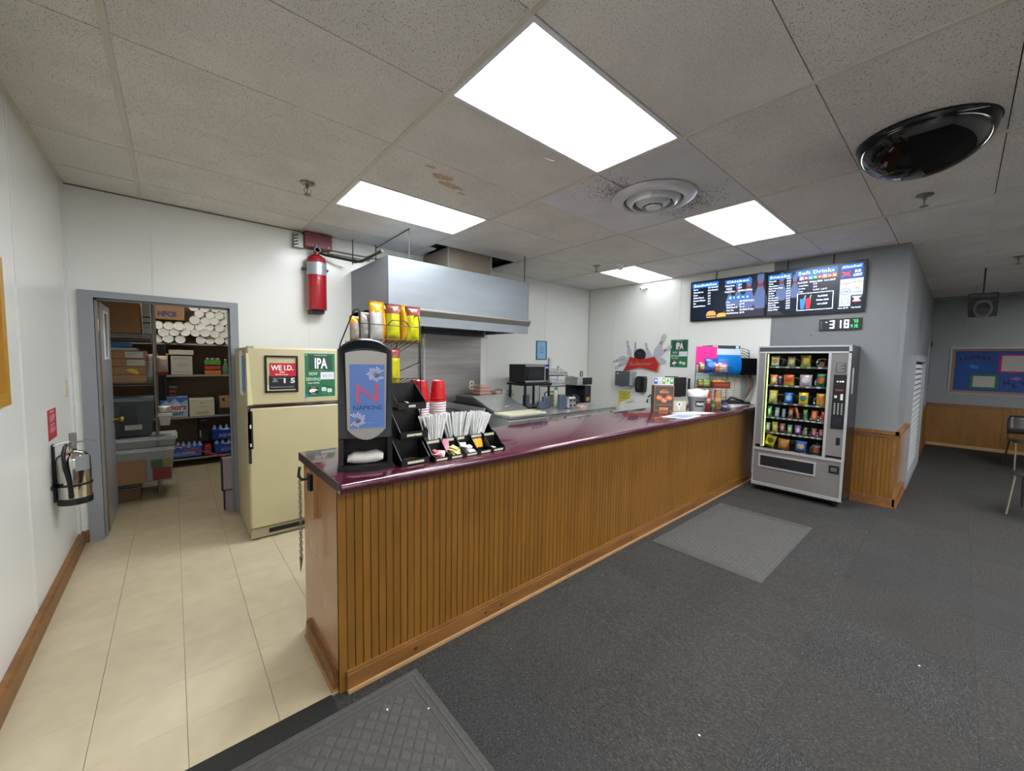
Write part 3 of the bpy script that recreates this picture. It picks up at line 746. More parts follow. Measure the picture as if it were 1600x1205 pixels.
pile(2, ['E2E2E0'], 1.43, 1.46, 1.80, 1.83, 1.010, 0.01, 'salt_packet', 'small white packet in the right-hand front bin', 'white packets in the right-hand bin', w=.03, h=.02)
pile(3, ['7E2A30', 'A89090'], 0.87, 0.93, 1.81, 1.84, 1.008, 0.02, 'ketchup_packet', 'dark red sauce packet in the lowest large bin', 'sauce packets in the lowest bin')
pile(2, ['5E2228'], 0.90, 0.95, 1.885, 1.90, 1.128, 0.01, 'ketchup_packet', 'dark red sauce packet in the middle large bin', 'sauce packets in the middle bin')
pile(5, ['DEDEDC', 'E2E2E0'], 0.915, 1.035, 1.965, 1.985, 1.268, 0.03, 'salt_packet', 'white packet along the lip of the topmost large bin', 'white packets in the topmost bin', w=.03, h=.035)
# wrapped straws
st0 = None; ns = 0
STR = M('straw_wrapper', 'D4D5D2', 0.75)
sm = MB().tube([(0, 0, 0), (0, 0, 0.168)], 0.0043, 6)
for (xc, n, spread, lean) in ((1.085, 48, 0.06, 0.0), (1.245, 60, 0.10, 0.05), (1.375, 60, 0.06, 0.27)):
    for i in range(n):
        u = random.uniform(-1, 1)
        bx_ = xc+u*spread*0.55; by_ = random.uniform(1.885, 1.955)
        ax = random.uniform(-.15, .05); ay = u*0.30+lean+random.uniform(-.06, .06)
        if bx_ < 1.03: bx_ = 1.035
        if st0 is None: st0 = sm.build('wrapped_straw', STR); o_ = st0
        else: o_ = dup(st0, (0, 0, 0))
        place(o_, (bx_, by_, 1.055+random.uniform(0, 0.01)), rot=(ax, ay, 0))
        w3_ = {1.085: 'left', 1.245: 'middle', 1.375: 'right'}[xc]; tag(o_, 'white paper-wrapped straw in the '+w3_+' bundle of the black organizer', 'straw', 'wrapped straws in the '+w3_+' bundle')
# nested cups
def cup_mesh():
    return MB().lathe([(0.051, 0), (0.053, 0.002), (0.053, 0.007), (0.050, 0.009), (0.0475, 0.04), (0.046, 0.041), (0.0435, 0.08), (0.042, 0.081), (0.037, 0.117), (0.031, 0.12), (0.028, 0.116), (0, 0.116)], n=22)
CR = cup_mesh().build('plastic_cup', M('red_cup', 'B5121C', 0.3)); CWm = cup_mesh().build('plastic_cup', M('white_cup', 'D9C6CA', 0.4))
used = {0: 0, 1: 0}
for (x, y, where, nw) in ((1.282, 2.2, 'right-hand stack by the straws', 17), (1.17, 2.215, 'left-hand stack behind the bin tower', 17), (1.195, 2.33, 'rear stack behind the other two', 17)):
    for k in range(nw+2):
        red = k >= nw; src = CR if red else CWm
        lb = (('topmost' if k == nw+1 else 'lower')+' red upside-down cup on the '+where) if red else ('translucent white upside-down cup nested in the '+where)
        if not used[red]: o_ = src; place(o_, (x, y, 1.0+0.0158*k)); used[red] = 1
        else: o_ = dup(src, (x, y, 1.0+0.0158*k))
        tag(o_, lb, 'cup', ('red cups on the ' if red else 'white cups in the ')+where)
# wire chip rack
WIRE = M('black_wire', '0E0E10', 0.45, 0.2)
rk = thing('chip_rack', 'black wire snack rack standing behind the napkin dispenser', 'wire rack', (0.92, 2.24, 1.0))
mb = MB(); r = 0.0035
yf, yb, xa, xb = 2.10, 2.38, 0.752, 1.098
mb.tube([(xa, yf, 1.0), (xa, yf, 1.70), (xa, yf, 1.785), (xa-.006, yf+.012, 1.797), (xa-.02, yf+.03, 1.79), (xa-0.02, yb-.03, 1.625), (xa-0.02, yb-0.01, 1.60), (xa-0.02, yb, 1.56), (xa-0.02, yb, 1.0)], r, 6)
mb.tube([(xb+.012, yf, 1.0), (xb+.008, yf, 1.42), (xb, yf, 1.75), (xb-.004, yf+.01, 1.79), (xb-.012, yf+.03, 1.79), (xb-.02, yb-.03, 1.645), (xb-.02, yb-.01, 1.62), (xb-.02, yb, 1.56), (xb, yb, 1.0)], r, 6)
mb.build('side_frame', WIRE, rk)
mb = MB()
mb.tube([(xa, yf, 1.722), (xb, yf, 1.722)], 0.0028, 6).tube([(xa, yf, 1.64), (xb+.003, yf, 1.646)], 0.0028, 6)
mb.tube([(0.905, yf, 1.722), (0.925, yf, 1.745), (0.935, yf, 1.752), (1.005, yf, 1.752), (1.015, yf, 1.745), (1.035, yf, 1.722)], 0.0028, 6)
mb.tube([(xa-0.02, yb, 1.58), (xb-.02, yb, 1.58)], 0.0028, 6)
mb.build('basket_rail', WIRE, rk)
mb = MB()
for i in range(10):
    x = xa+(xb-xa)*(i+.5)/10; mb.tube([(x, yf, 1.642), (x, yb-.03, 1.575), (x, yb, 1.64)], 0.0022, 5)
mb.build('top_basket', WIRE, rk)
mb = MB(); mb.tube([(xa, yf, 1.425), (xb+.01, yf, 1.425), (xb, yb, 1.36), (xa-.02, yb, 1.36), (xa, yf, 1.425)], 0.0028, 6)
for i in range(9):
    x = xa+(xb-xa)*(i+.5)/9; mb.tube([(x, yf, 1.425), (x, yb, 1.36)], 0.0022, 5)
mb.tube([(xb+.006, yf, 1.52), (xb-0.0, yb, 1.455)], 0.0028, 6)
mb.build('lower_shelf', WIRE, rk)
# bags
def bag_mesh(w, h, t, cols, patch=None, seed=0, top=0.12, stripe=False):
    """pillow bag standing on its bottom seam; cols = (top band, middle, bottom band) materials, patch = oval logo material"""
    rnd = random.Random(seed); nx_, ny_ = 12, 16; mb = MB(); idx = {}
    for s_ in (1, -1):
        for j in range(ny_+1):
            v = j/ny_
            for i in range(nx_+1):
                u = i/nx_*2-1; edge = (1-abs(u)**2.4)*(1-abs(2*v-1)**3.5)
                pinch = 1-0.10*(1-abs(2*v-1))*0 - 0.05*math.sin(math.pi*v)
                th = t/2*edge*(1+0.12*rnd.uniform(-1, 1)) if 0 < i < nx_ and 0 < j < ny_ else 0
                idx[s_, i, j] = len(mb.v)
                mb.v.append((u*w/2*pinch, -s_*th, v*h+(0.004*((i % 2)) if j in (0, ny_) else 0)))
    for s_ in (1, -1):
        for j in range(ny_):
            for i in range(nx_):
                a, b, c, d = idx[s_, i, j], idx[s_, i+1, j], idx[s_, i+1, j+1], idx[s_, i, j+1]
                mb.f.append((a, b, c, d) if s_ == 1 else (d, c, b, a))
                v = (j+.5)/ny_; u = (i+.5)/nx_*2-1
                k = 0 if v > 1-top*2.2 else (2 if v < top*1.6 else 1)
                if stripe and u > .6 and k: k = 0
                if patch is not None and (u/0.75)**2+((v-0.55)/0.22)**2 < 1: k = 3
                mb.mi.append(k)
    return mb
def foil(c, r=0.28): return M('foil_'+c, c, r, 0.35)
def bag(name, label, cat, group, loc, rz, w, h, t, cols, patch=None, seed=0, tilt=0.0, roll=0.0, r=0.28, stripe=False):
    ms = [foil(c, r) for c in cols]+([foil(patch, r)] if patch else [])
    o_ = bag_mesh(w, h, t, cols, patch, seed, stripe=stripe).build(name, ms, None, smooth=50, recalc=False)
    bm = bmesh.new(); bm.from_mesh(o_.data); bmesh.ops.remove_doubles(bm, verts=bm.verts, dist=1e-5); bmesh.ops.recalc_face_normals(bm, faces=bm.faces); bm.to_mesh(o_.data); bm.free()
    place(o_, loc, rot=(tilt, roll, rz)); tag(o_, label, cat, group); return o_
G_ = 'snack bags in the top basket of the wire rack'
SIL = 'B8B6B4'
bgs = [((0.765, 2.20, 1.615), 0.25, .07, .15, 'DCA02A', '9A8E86', '9A6A30', 'small silver and orange snack bag, leftmost in the wire rack'),
       ((0.815, 2.19, 1.620), 0.2, .075, .17, 'A89C98', '8E8986', '9A8A80', 'small silver snack bag second from the left in the wire rack'),
       ((0.875, 2.17, 1.620), 0.15, .095, .235, 'E0A21C', SIL, SIL, 'tall silver bag with a golden top crimp, tallest in the wire rack'),
       ((0.925, 2.19, 1.625), 0.1, .06, .215, 'E0A21C', 'D69A20', 'C88C1C', 'golden-edged snack bag behind the tall silver one'),
       ((0.965, 2.16, 1.625), -0.1, .085, .225, '9A5A50', 'C8C418', 'B49418', 'brown-red and lime yellow snack bag in the centre of the wire rack'),
       ((1.012, 2.20, 1.625), 0.1, .085, .21, 'C4C0BC', SIL, 'B49A70', 'silver snack bag right of the lime yellow one'),
       ((1.045, 2.17, 1.630), 0.05, .06, .22, 'E0A21C', 'D89A1E', 'D89A1E', 'narrow golden snack bag near the right end of the wire rack'),
       ((1.085, 2.15, 1.630), -0.1, .095, .215, '8C4A44', 'CFCB10', 'C9C414', 'lime yellow snack bag with a brown-red top, rightmost in the wire rack')]
for i, (loc, rz, w, h, c0, c1, c2, lb) in enumerate(bgs):
    bag('snack_bag', lb, 'snack bag', G_, loc, rz, w, h, 0.045, (c0, c1, c2), None, i, tilt=-0.05, stripe=i in (0, 1, 2, 5))
bag('snack_bag', 'lime yellow snack bag hanging below the basket of the wire rack', 'snack bag', None, (0.965, 2.16, 1.375), 0.1, .085, .22, .04, ('8C4A44', 'D0C818', 'C9C014'), None, 11)

# ============================================================ LEFT WALL AND BACK WALL
F = FL(XL, 0)
pc = thing('framed_picture', 'red picture in a wide gold frame at the left edge, on the white wall', 'picture', (XL, 2.5, 1.3))
MB().frame(F, 2.10, 2.93, 1.29, 1.97, 0.055, 0, 0.028).build('gold_frame', M('gold_frame', 'C09238', 0.35, 0.2), pc, smooth=0)
MB().fbox(F, 2.15, 2.85, 1.34, 1.92, 0, 0.01).build('canvas', M('picture_red', 'A5231E', 0.4), pc, smooth=0)
MB().frame(F, 2.155, 2.845, 1.345, 1.915, 0.02, 0.01, 0.012).build('mat_border', M('picture_cream', 'C8A888', 0.6), pc, smooth=0)
rs = thing('warning_sign', 'small red instruction sign on the left wall above the steel extinguisher', 'sign', (XL, 3.87, 0.97))
RED = M('sign_red', 'B3303A', 0.5)
MB().fbox(F, 3.76, 3.99, 0.975, 1.17, 0, 0.002).build('plate', RED, rs, smooth=0)
text(rs, F, 'WARNING', 3.875, 1.148, 0.014, PAPER, w=0.12, align='CENTER', c=0.0025)
text(rs, F, 'IN CASE OF APPLIANCE\nFIRE USE THIS EXTINGUISHER\nAFTER FIXED SYSTEM\nHAS BEEN ACTUATED', 3.875, 1.125, 0.008, PAPER, w=0.18, align='CENTER', c=0.0025)
text(rs, F, 'CAUTION', 3.875, 1.062, 0.014, PAPER, w=0.12, align='CENTER', c=0.0025)
text(rs, F, 'READ INSTRUCTIONS\nON LABEL BEFORE USE\nFOR COOKING OIL FIRES\nONLY', 3.875, 1.045, 0.008, PAPER, w=0.17, align='CENTER', c=0.0025)
# steel extinguisher strapped to the left wall
MIRR = M('polished_steel', 'C9C6BE', 0.08, 1.0)
ex = thing('fire_extinguisher', 'polished steel fire extinguisher strapped to the left wall beside the doorway', 'fire extinguisher', (-0.51, 4.3, 0.42))
EXC = (-0.512, 4.30)
MB().lathe([(0, 0.0), (0.082, 0.0), (0.085, 0.012), (0.085, 0.31), (0.080, 0.34), (0.062, 0.365), (0.03, 0.38), (0.02, 0.382), (0.02, 0.40)], *EXC, 0.422, 36).build('cylinder', MIRR, ex)
MB().lathe([(0.088, 0.0), (0.0885, 0.045), (0.086, 0.046), (0.086, 0)], *EXC, 0.418, 36, cap=False).build('rubber_boot', BLACK, ex)
mb = MB().lathe([(0.018, 0), (0.02, 0.02), (0.016, 0.05)], *EXC, 0.82, 14).box(-0.524, 4.285, 0.865, -0.50, 4.32, 0.935, 0.004)
mb.tube([(-0.512, 4.31, 0.875), (-0.50, 4.24, 0.868), (-0.48, 4.20, 0.86)], 0.006, 6).tube([(-0.512, 4.31, 0.86), (-0.49, 4.37, 0.872), (-0.47, 4.40, 0.862)], 0.007, 6)
EXR = Matrix.Translation((*EXC, 0)) @ Matrix.Rotation(R(-68), 4, 'Z') @ Matrix.Translation((-EXC[0], -EXC[1], 0))
mb.xf(EXR).build('valve', M('worn_steel', '8F8E8C', 0.4, 0.8), ex)
MB().tube([(-0.512, 4.27, 0.85), (-0.44, 4.245, 0.85), (-0.425, 4.23, 0.80), (-0.4235, 4.235, 0.70), (-0.421, 4.25, 0.60), (-0.421, 4.255, 0.51)], 0.011, 8).tube([(-0.421, 4.255, 0.51), (-0.419, 4.257, 0.475)], 0.013, 8).xf(EXR).build('hose', BLACK, ex)
MB().ring(Fr((EXC[0], EXC[1], 0.555), (1, 0, 0), (0, 1, 0)), 0, 0, 0.0855, 0.091, 0, 0.014, 32).box(XL, 4.21, 0.55, -0.598, 4.39, 0.572).build('strap', BLACK, ex)
MB().box(XL, 4.285, 0.44, XL+0.012, 4.315, 0.86).build('wall_bracket', BLKM, ex, smooth=0)
lbm = MB(); n = 8
vs = []
for i in range(n+1):
    t = R(2)+R(58)*i/n
    for z in (0.665, 0.775): vs.append((EXC[0]+0.0858*math.cos(t-0.2)*1.0, EXC[1]+0.0858*math.sin(t-0.2), z))
lbm.add(vs, [(2*i, 2*i+2, 2*i+3, 2*i+1) for i in range(n)]).xf(EXR).build('nameplate', M('etched_plate', '8F9698', 0.5, 0.5), ex, recalc=False)

place(ex, (-0.515, 3.81, 0.55), scale=(.93, .93, .9))
# ---- red suppression cylinder and control box on the back wall
F = FB(0, YB)
rx = thing('suppression_cylinder', 'red fire suppression cylinder hanging on the back wall left of the hood', 'fire extinguisher', (1.165, 4.5, 2.0))
REDP = M('cylinder_red', 'A01C26', 0.25, coat=0.4)
MB().lathe([(0.0, 0.0), (0.09, 0.0), (0.095, 0.01), (0.095, 0.50), (0.085, 0.54), (0.05, 0.565), (0.03, 0.575), (0.03, 0.60)], 1.165, 4.495, 2.03, 32).build('cylinder', REDP, rx)
MB().lathe([(0.0955, 0.36), (0.0955, 0.485)], 1.165, 4.495, 2.03, 32, cap=False).build('label', M('silver_label', 'AAB4BA', 0.4, 0.5), rx)
MB().lathe([(0.026, 0), (0.026, 0.05), (0.012, 0.06), (0.012, 0.09)], 1.165, 4.495, 2.62, 14).lathe([(0.0, 0), (0.028, 0), (0.028, 0.02), (0, 0.02)], 1.165, 4.445, 2.645, 16, 'y').build('valve', M('worn_steel'), rx)
MB().lathe([(0, -0.002), (0.024, -0.002)], 1.165, 4.445, 2.645, 16, 'y').build('gauge_face', PAPER, rx)
MB().box(1.10, 4.46, 1.995, 1.23, YB, 2.035, 0.004).build('foot_bracket', BLKM, rx); MB().box(1.045, 4.50, 2.45, 1.285, YB, 2.47).build('strap_bracket', BLKM, rx, smooth=0)
cb = thing('control_box', 'dark red suppression control box high on the back wall above the cylinder', 'control box', (1.18, 4.55, 2.68))
MB().box(1.055, 4.50, 2.675, 1.325, YB, 2.83, 0.006).build('cover', M('control_box_red', '6E1A24', 0.35), cb)
text(cb, FB(0, 4.499), 'PULL HERE', 1.09, 2.70, 0.012, M('pink_print', 'C8A0A0', 0.6), w=0.06)
text(cb, FB(0, 4.499), 'FIRE SUPPRESSION', 1.08, 2.81, 0.006, M('pink_print'), w=0.12)
MB().disc(FB(0, 4.499), 1.29, 2.70, 0.009, 0, 0.004, 12).disc(FB(0, 4.499), 1.085, 2.775, 0.004, 0, 0.003, 8).build('screw', M('pink_print'), cb)
MB().box(0.965, 4.53, 2.66, 1.055, YB, 2.80, 0.003).build('junction_box', M('galvanised', '9A9C96', 0.4, 0.7), cb)
pm = MB()
for z in (2.68, 2.71, 2.74, 2.77): pm.tube([(0.968, 4.527, z), (1.0, 4.522, z+0.01)], 0.006, 6)
pm.build('lever', BLKM, cb)
pp = thing('suppression_pipe', 'black iron pipe run from the red cylinder to the hood corner', 'pipe', (1.4, 4.5, 2.5))
IRON = M('black_iron', '3A3834', 0.45, 0.6)
MB().tube([(1.19, 4.52, 2.64), (1.25, 4.50, 2.62), (1.53, 4.36, 2.575), (1.56, 4.30, 2.57), (1.56, 3.74, 2.575)], 0.014, 8).tube([(1.49, 4.38, 2.58), (1.53, 4.36, 2.575)], 0.021, 8).tube([(1.56, 4.1, 2.57), (1.56, 4.05, 2.57)], 0.021, 8).build('pipe', IRON, pp)
MB().tube([(1.18, 4.585, 2.70), (1.90, 4.585, 2.70)], 0.009, 8).tube([(1.30, 4.575, 2.66), (1.75, 4.575, 2.66)], 0.008, 8).build('conduit', M('conduit', '8E8A80', 0.4, 0.6), pp)
for a, b in (((1.54, 4.5, 2.57), (1.54, 4.5, 2.84)), ((1.80, 4.5, 2.57), (1.80, 4.5, 2.84)), ((1.82, 3.70, 2.52), (1.82, 3.70, 2.84)), ((1.80, 4.5, 2.80), (1.82, 3.70, 2.83)), ((3.36, 3.66, 2.5), (3.36, 3.66, 2.84))):
    MB().tube([a, b], 0.0055, 6).build('hanger_rod', IRON, pp)

# ---- stainless hood, duct, backsplash
hd = thing('exhaust_hood', 'large stainless steel kitchen exhaust hood hanging over the griddle', 'exhaust hood', (2.5, 4.1, 1.87))
HX0, HX1, HY, HZ0, HZ1 = 1.555, 3.38, 3.60, 1.87, 2.51
HS = M('hood_steel', '8B9196', 0.46, 0.7, noise=(2.0, 0.06, (1, 1, 4)))
MB().box(HX0, HY, 2.035, HX1, HY+0.004, HZ1).box(HX0, HY, HZ0+0.02, HX0+0.004, YB, HZ1).box(HX1-0.004, HY, HZ0+0.02, HX1, YB, HZ1).box(HX0, HY, HZ1-0.004, HX1, YB, HZ1).build('canopy', HS, hd, smooth=0)
# front lip: ledge that steps out then a slanted skirt
MB().hexa([(HX0, HY, 2.0), (HX1, HY, 2.0), (HX1, HY+.004, 2.0), (HX0, HY+.004, 2.0), (HX0, HY, 2.04), (HX1, HY, 2.04), (HX1, HY+.004, 2.04), (HX0, HY+.004, 2.04)]).plate(Fr((0, 0, 0), (0, 1, 0), (0, 0, 1)), [(HY, 2.045), (HY-0.03, 2.035), (HY-0.03, 2.02), (HY, 1.965), (HY+0.01, 1.965), (HY+0.01, 2.045)], HX0, HX1+0.02).build('lip', M('hood_trim_steel', '9C9B96', 0.4, 0.7), hd, smooth=0)
MB().box(HX0, HY+0.002, HZ0, HX1, HY+0.012, 1.985).box(HX0, HY, 2.0, HX0+0.02, YB, 2.04).box(HX0+0.01, HY+.01, HZ0, HX0+0.014, YB, HZ0+.02).build('skirt', HS, hd, smooth=0)
mb = MB(); mb.box(HX0+0.01, HY+0.02, 2.25, HX1-0.01, YB-0.02, 2.26)
mb.build('hood_liner', M('hood_liner_dark', '1C2430', 0.4, 0.3), hd, smooth=0)  # plain dark blue-grey sheet inside the hood
fm = None
for i in range(4):
    x0 = HX0+0.05+i*0.44
    if fm is None:
        mb = MB(); A0, A1 = (HY+0.45, 2.20), (YB-0.12, 1.98)
        for k in range(10): mb.hexa([(k*.04, A0[0], A0[1]-.02), (k*.04+.028, A0[0], A0[1]-.02), (k*.04+.028, A1[0], A1[1]-.02), (k*.04, A1[0], A1[1]-.02), (k*.04, A0[0], A0[1]), (k*.04+.028, A0[0], A0[1]), (k*.04+.028, A1[0], A1[1]), (k*.04, A1[0], A1[1])])
        mb.v = [(x+x0, y, z) for x, y, z in mb.v]
        fm = mb.build('grease_filter', M('filter_steel', '50565C', 0.4, 0.8), hd, smooth=0)
    else: piece(fm, hd, fm.location+Vector((i*0.44, 0, 0)))
MB().box(HX0+0.02, YB-0.12, 1.86, HX1-0.02, YB-0.02, 1.92).build('grease_trough', M('filter_steel'), hd, smooth=0)
MB().tube([(HX0+.1, 4.0, 1.93), (HX1-.1, 4.0, 1.93)], 0.011, 8).tube([(2.10, 4.0, 1.93), (2.10, 4.0, 1.84)], 0.012, 8).tube([(3.0, 4.0, 1.93), (3.0, 4.0, 1.84)], 0.012, 8).build('nozzle_pipe', M('worn_steel'), hd)
dt = thing('exhaust_duct', 'tan metal duct box between the hood and the ceiling', 'duct', (2.78, 4.3, 2.51))
TAN = M('duct_tan', '8F8374', 0.5, 0.3, noise=(3, 0.1))
MB().box(2.46, 4.0, 2.51, 3.09, YB, 2.845).build('duct_body', TAN, dt, smooth=0)
MB().box(2.452, 3.992, 2.51, 2.466, 4.006, 2.84).box(3.084, 3.992, 2.51, 3.098, 4.006, 2.84).build('corner_bead', STEEL, dt, smooth=0)
bs = thing('backsplash', 'brushed stainless steel wall sheet behind the griddle under the hood', 'backsplash', (2.6, YB, 0.9))
for (a, b) in ((1.56, 2.47), (2.475, 3.38)): MB().box(a, YB-0.008, 0.5, b, YB-0.001, 1.99).build('steel_sheet', STEELD, bs, smooth=0)
MB().box(2.462, YB-0.012, 0.5, 2.482, YB-0.008, 1.99).build('joint_cover', STEEL, bs, smooth=0)
MB().tube([(2.40, 4.57, 1.99), (2.40, 4.57, 1.2)], 0.007, 6).tube([(2.44, 4.57, 1.99), (2.44, 4.57, 1.2)], 0.005, 6).build('vertical_pipe', CHROME, bs)
MB().box(3.32, 4.52, 1.86, 3.45, YB-0.008, 1.93, 0.004).tube([(3.30, 4.55, 2.0), (3.30, 4.55, 1.86)], 0.012, 6).build('sensor_box', M('ivory_plate'), bs)
ou = thing('wall_outlet', 'ivory electrical outlet on the steel sheet behind the pink cartons', 'outlet', (3.22, 4.58, 1.15))
MB().box(3.18, YB-0.018, 1.11, 3.26, YB-0.008, 1.235, 0.003).build('cover_plate', M('ivory_plate'), ou)
MB().box(3.205, YB-0.020, 1.13, 3.235, YB-0.018, 1.16).box(3.205, YB-0.020, 1.18, 3.235, YB-0.018, 1.21).build('socket', M('outlet_dark', '6A6456', .5), ou, smooth=0)
# blue framed notice
bp = thing('framed_notice', 'small blue notice in a dark frame on the white wall above the microwave', 'picture', (4.63, YB, 1.56))
MB().frame(F, 4.51, 4.75, 1.555, 1.865, 0.012, 0, 0.014).build('frame', M('notice_frame', '2E3A48', 0.4), bp, smooth=0)
MB().fbox(F, 4.52, 4.74, 1.565, 1.855, 0, 0.006).build('notice_sheet', M('notice_blue', '7FB4DC', 0.5), bp, smooth=0)
text(bp, F, 'NOTICE\nWASH HANDS', 4.63, 1.745, 0.022, M('notice_purple', '6A5A8A', 0.5), w=0.14, align='CENTER', c=0.007)
text(bp, F, 'STAFF', 4.63, 1.665, 0.026, NAVY, w=0.10, align='CENTER', c=0.007)
MB().fbox(F, 4.675, 4.715, 1.585, 1.63, 0.006, 0.007).build('stamp', M('notice_pink', 'B49AC8', 0.5), bp, smooth=0)

# ============================================================ FRIDGE
CREAM = M('fridge_cream', 'BDB48E', 0.32, noise=(2, 0.03))
fr = thing('refrigerator', 'old cream top-freezer refrigerator standing right of the storeroom doorway', 'refrigerator', (0.82, 4.15, 0))
FX0, FX1, FY = 0.445, 1.205, 3.755
MB().box(FX0, FY+0.065, 0.02, FX1, 4.52, 1.61, 0.006).build('cabinet', CREAM, fr)
MB().box(FX0, FY, 1.135, FX1, FY+0.058, 1.612, 0.012).build('freezer_door', CREAM, fr)
dr = MB().box(FX0, FY, 0.105, FX1, FY+0.058, 1.115, 0.012).build('lower_door', CREAM, fr)
MB().box(FX0+0.004, FY+0.058, 0.11, FX1-0.004, FY+0.066, 1.60).build('gasket', M('gasket_grey', '4A4840', 0.7), fr, smooth=0)
MB().box(FX0+0.01, FY+0.004, 1.112, FX1-0.005, FY+0.05, 1.138).build('chrome_strip', CHROME, fr, smooth=0)
mb = MB().hexa([(FX0-0.004, FY-0.028, 1.14), (FX0+0.034, FY-0.004, 1.14), (FX0+0.034, FY+0.01, 1.14), (FX0-0.004, FY+0.01, 1.14), (FX0-0.004, FY-0.012, 1.56), (FX0+0.012, FY-0.002, 1.56), (FX0+0.012, FY+0.01, 1.56), (FX0-0.004, FY+0.01, 1.56)])
mb.build('freezer_handle', CREAM, fr, smooth=0)
MB().box(FX0-0.003, FY-0.006, 0.66, FX0+0.017, FY+0.002, 1.112).box(FX0-0.003, FY-0.006, 0.78, FX0+0.030, FY, 1.09).build('handle_scar', M('broken_handle_black', '0E0D0C', 0.6), dr, smooth=0)
MB().box(FX0+0.008, FY-0.009, 0.80, FX0+0.018, FY-0.005, 0.825).box(FX0+0.008, FY-0.009, 0.95, FX0+0.018, FY-0.005, 0.98).build('exposed_clip', WHITE, dr, smooth=0)
kp = MB().box(FX0, FY+0.025, 0.012, FX1, FY+0.06, 0.10, 0.004).build('kick_plate', M('kick_cream', 'A59C80', 0.5), fr)
MB().box(FX0+0.13, FY+0.018, 0.04, FX1-0.06, FY+0.026, 0.078, 0.01).build('vent_grille', BLACK, kp)
for x in (FX0+0.04, FX1-0.04): MB().lathe([(0.02, 0), (0.02, 0.03)], x, FY+0.1, 0, 10).build('leveling_foot', BLACK, fr)
MB().box(FX0+0.005, FY, 1.60, FX0+0.05, FY+0.06, 1.618).build('hinge_cap', M('kick_cream'), fr, smooth=0)
# clipboard papers on its left side
FS = Fr((FX0, 0, 0), (0, -1, 0), (0, 0, 1))
for i, (a, b, z0, z1, m_, lb) in enumerate(((-4.20, -4.03, 1.20, 1.58, PAPER, 'white paper list taped to the left side of the refrigerator'), (-3.99, -3.87, 1.24, 1.54, M('blue_folder', '6890B8', 0.5), 'pale blue folder hanging on the left side of the refrigerator'))):
    tag(MB().fbox(FS, a, b, z0, z1, 0.0, 0.003+0.006*i).build('paper_note' if i == 0 else 'blue_folder', m_, smooth=0, origin=(FX0, -a, z0)), lb, 'paper')
# sign on the freezer door
F = FB(0, FY)
wi = thing('id_sign', 'black framed WE I.D. sign with red panel on the freezer door', 'sign', (0.60, FY, 1.25))
SX0, SX1, SZ0, SZ1 = 0.565, 0.812, 1.235, 1.545
MB().frame(F, SX0, SX1, SZ0, SZ1, 0.016, 0, 0.008).build('frame', BLACK, wi, smooth=0)
MB().fbox(F, SX0+.016, SX1-.016, SZ0+.016, SZ1-.016, 0, 0.002).build('backing', CREAM, wi, smooth=0)
MB().fbox(F, SX0+.03, SX1-.016, SZ0+.026, 1.375, 0.002, 0.003).build('black_panel', M('sign_black', '14181E', .5), wi, smooth=0)
MB().fbox(F, SX0+.036, SX1-.018, 1.372, 1.482, 0.003, 0.004).build('red_panel', M('sign_bright_red', 'B81C2C', .4), wi, smooth=0)
text(wi, F, 'WE I.D.', 0.694, 1.422, 0.044, PAPER, w=0.165, align='CENTER', bold=0.03, c=0.0045)
text(wi, F, 'Budweiser', 0.69, 1.382, 0.014, PAPER, w=0.095, align='CENTER', bold=0.01, c=0.0045)
MB().plate(F, [(0.675, 1.402), (0.709, 1.402), (0.712, 1.412), (0.70, 1.407), (0.692, 1.414), (0.684, 1.407), (0.672, 1.412)], 0.004, 0.0045).build('crown', PAPER, wi, smooth=0)
text(wi, F, '1 5', 0.740, 1.315, 0.042, PAPER, w=0.085, align='CENTER', bold=0.03, c=0.0035)
text(wi, F, 'Under this date', 0.66, 1.352, 0.006, PAPER, w=0.08, align='CENTER', c=0.0035)
text(wi, F, 'APR\nBORN', 0.64, 1.338, 0.010, PAPER, w=0.035, align='CENTER', c=0.0035)
text(wi, F, 'All Legal Forms of I.D. Accepted', 0.69, 1.278, 0.008, PAPER, w=0.17, align='CENTER', c=0.0035)
MB().fbox(F, SX0+.018, SX0+.026, SZ0+.018, 1.30, 0.002, 0.003).fbox(F, SX1-.016, SX1-.010, SZ0+.018, 1.30, 0.002, 0.003).build('white_edge', PAPER, wi, smooth=0)
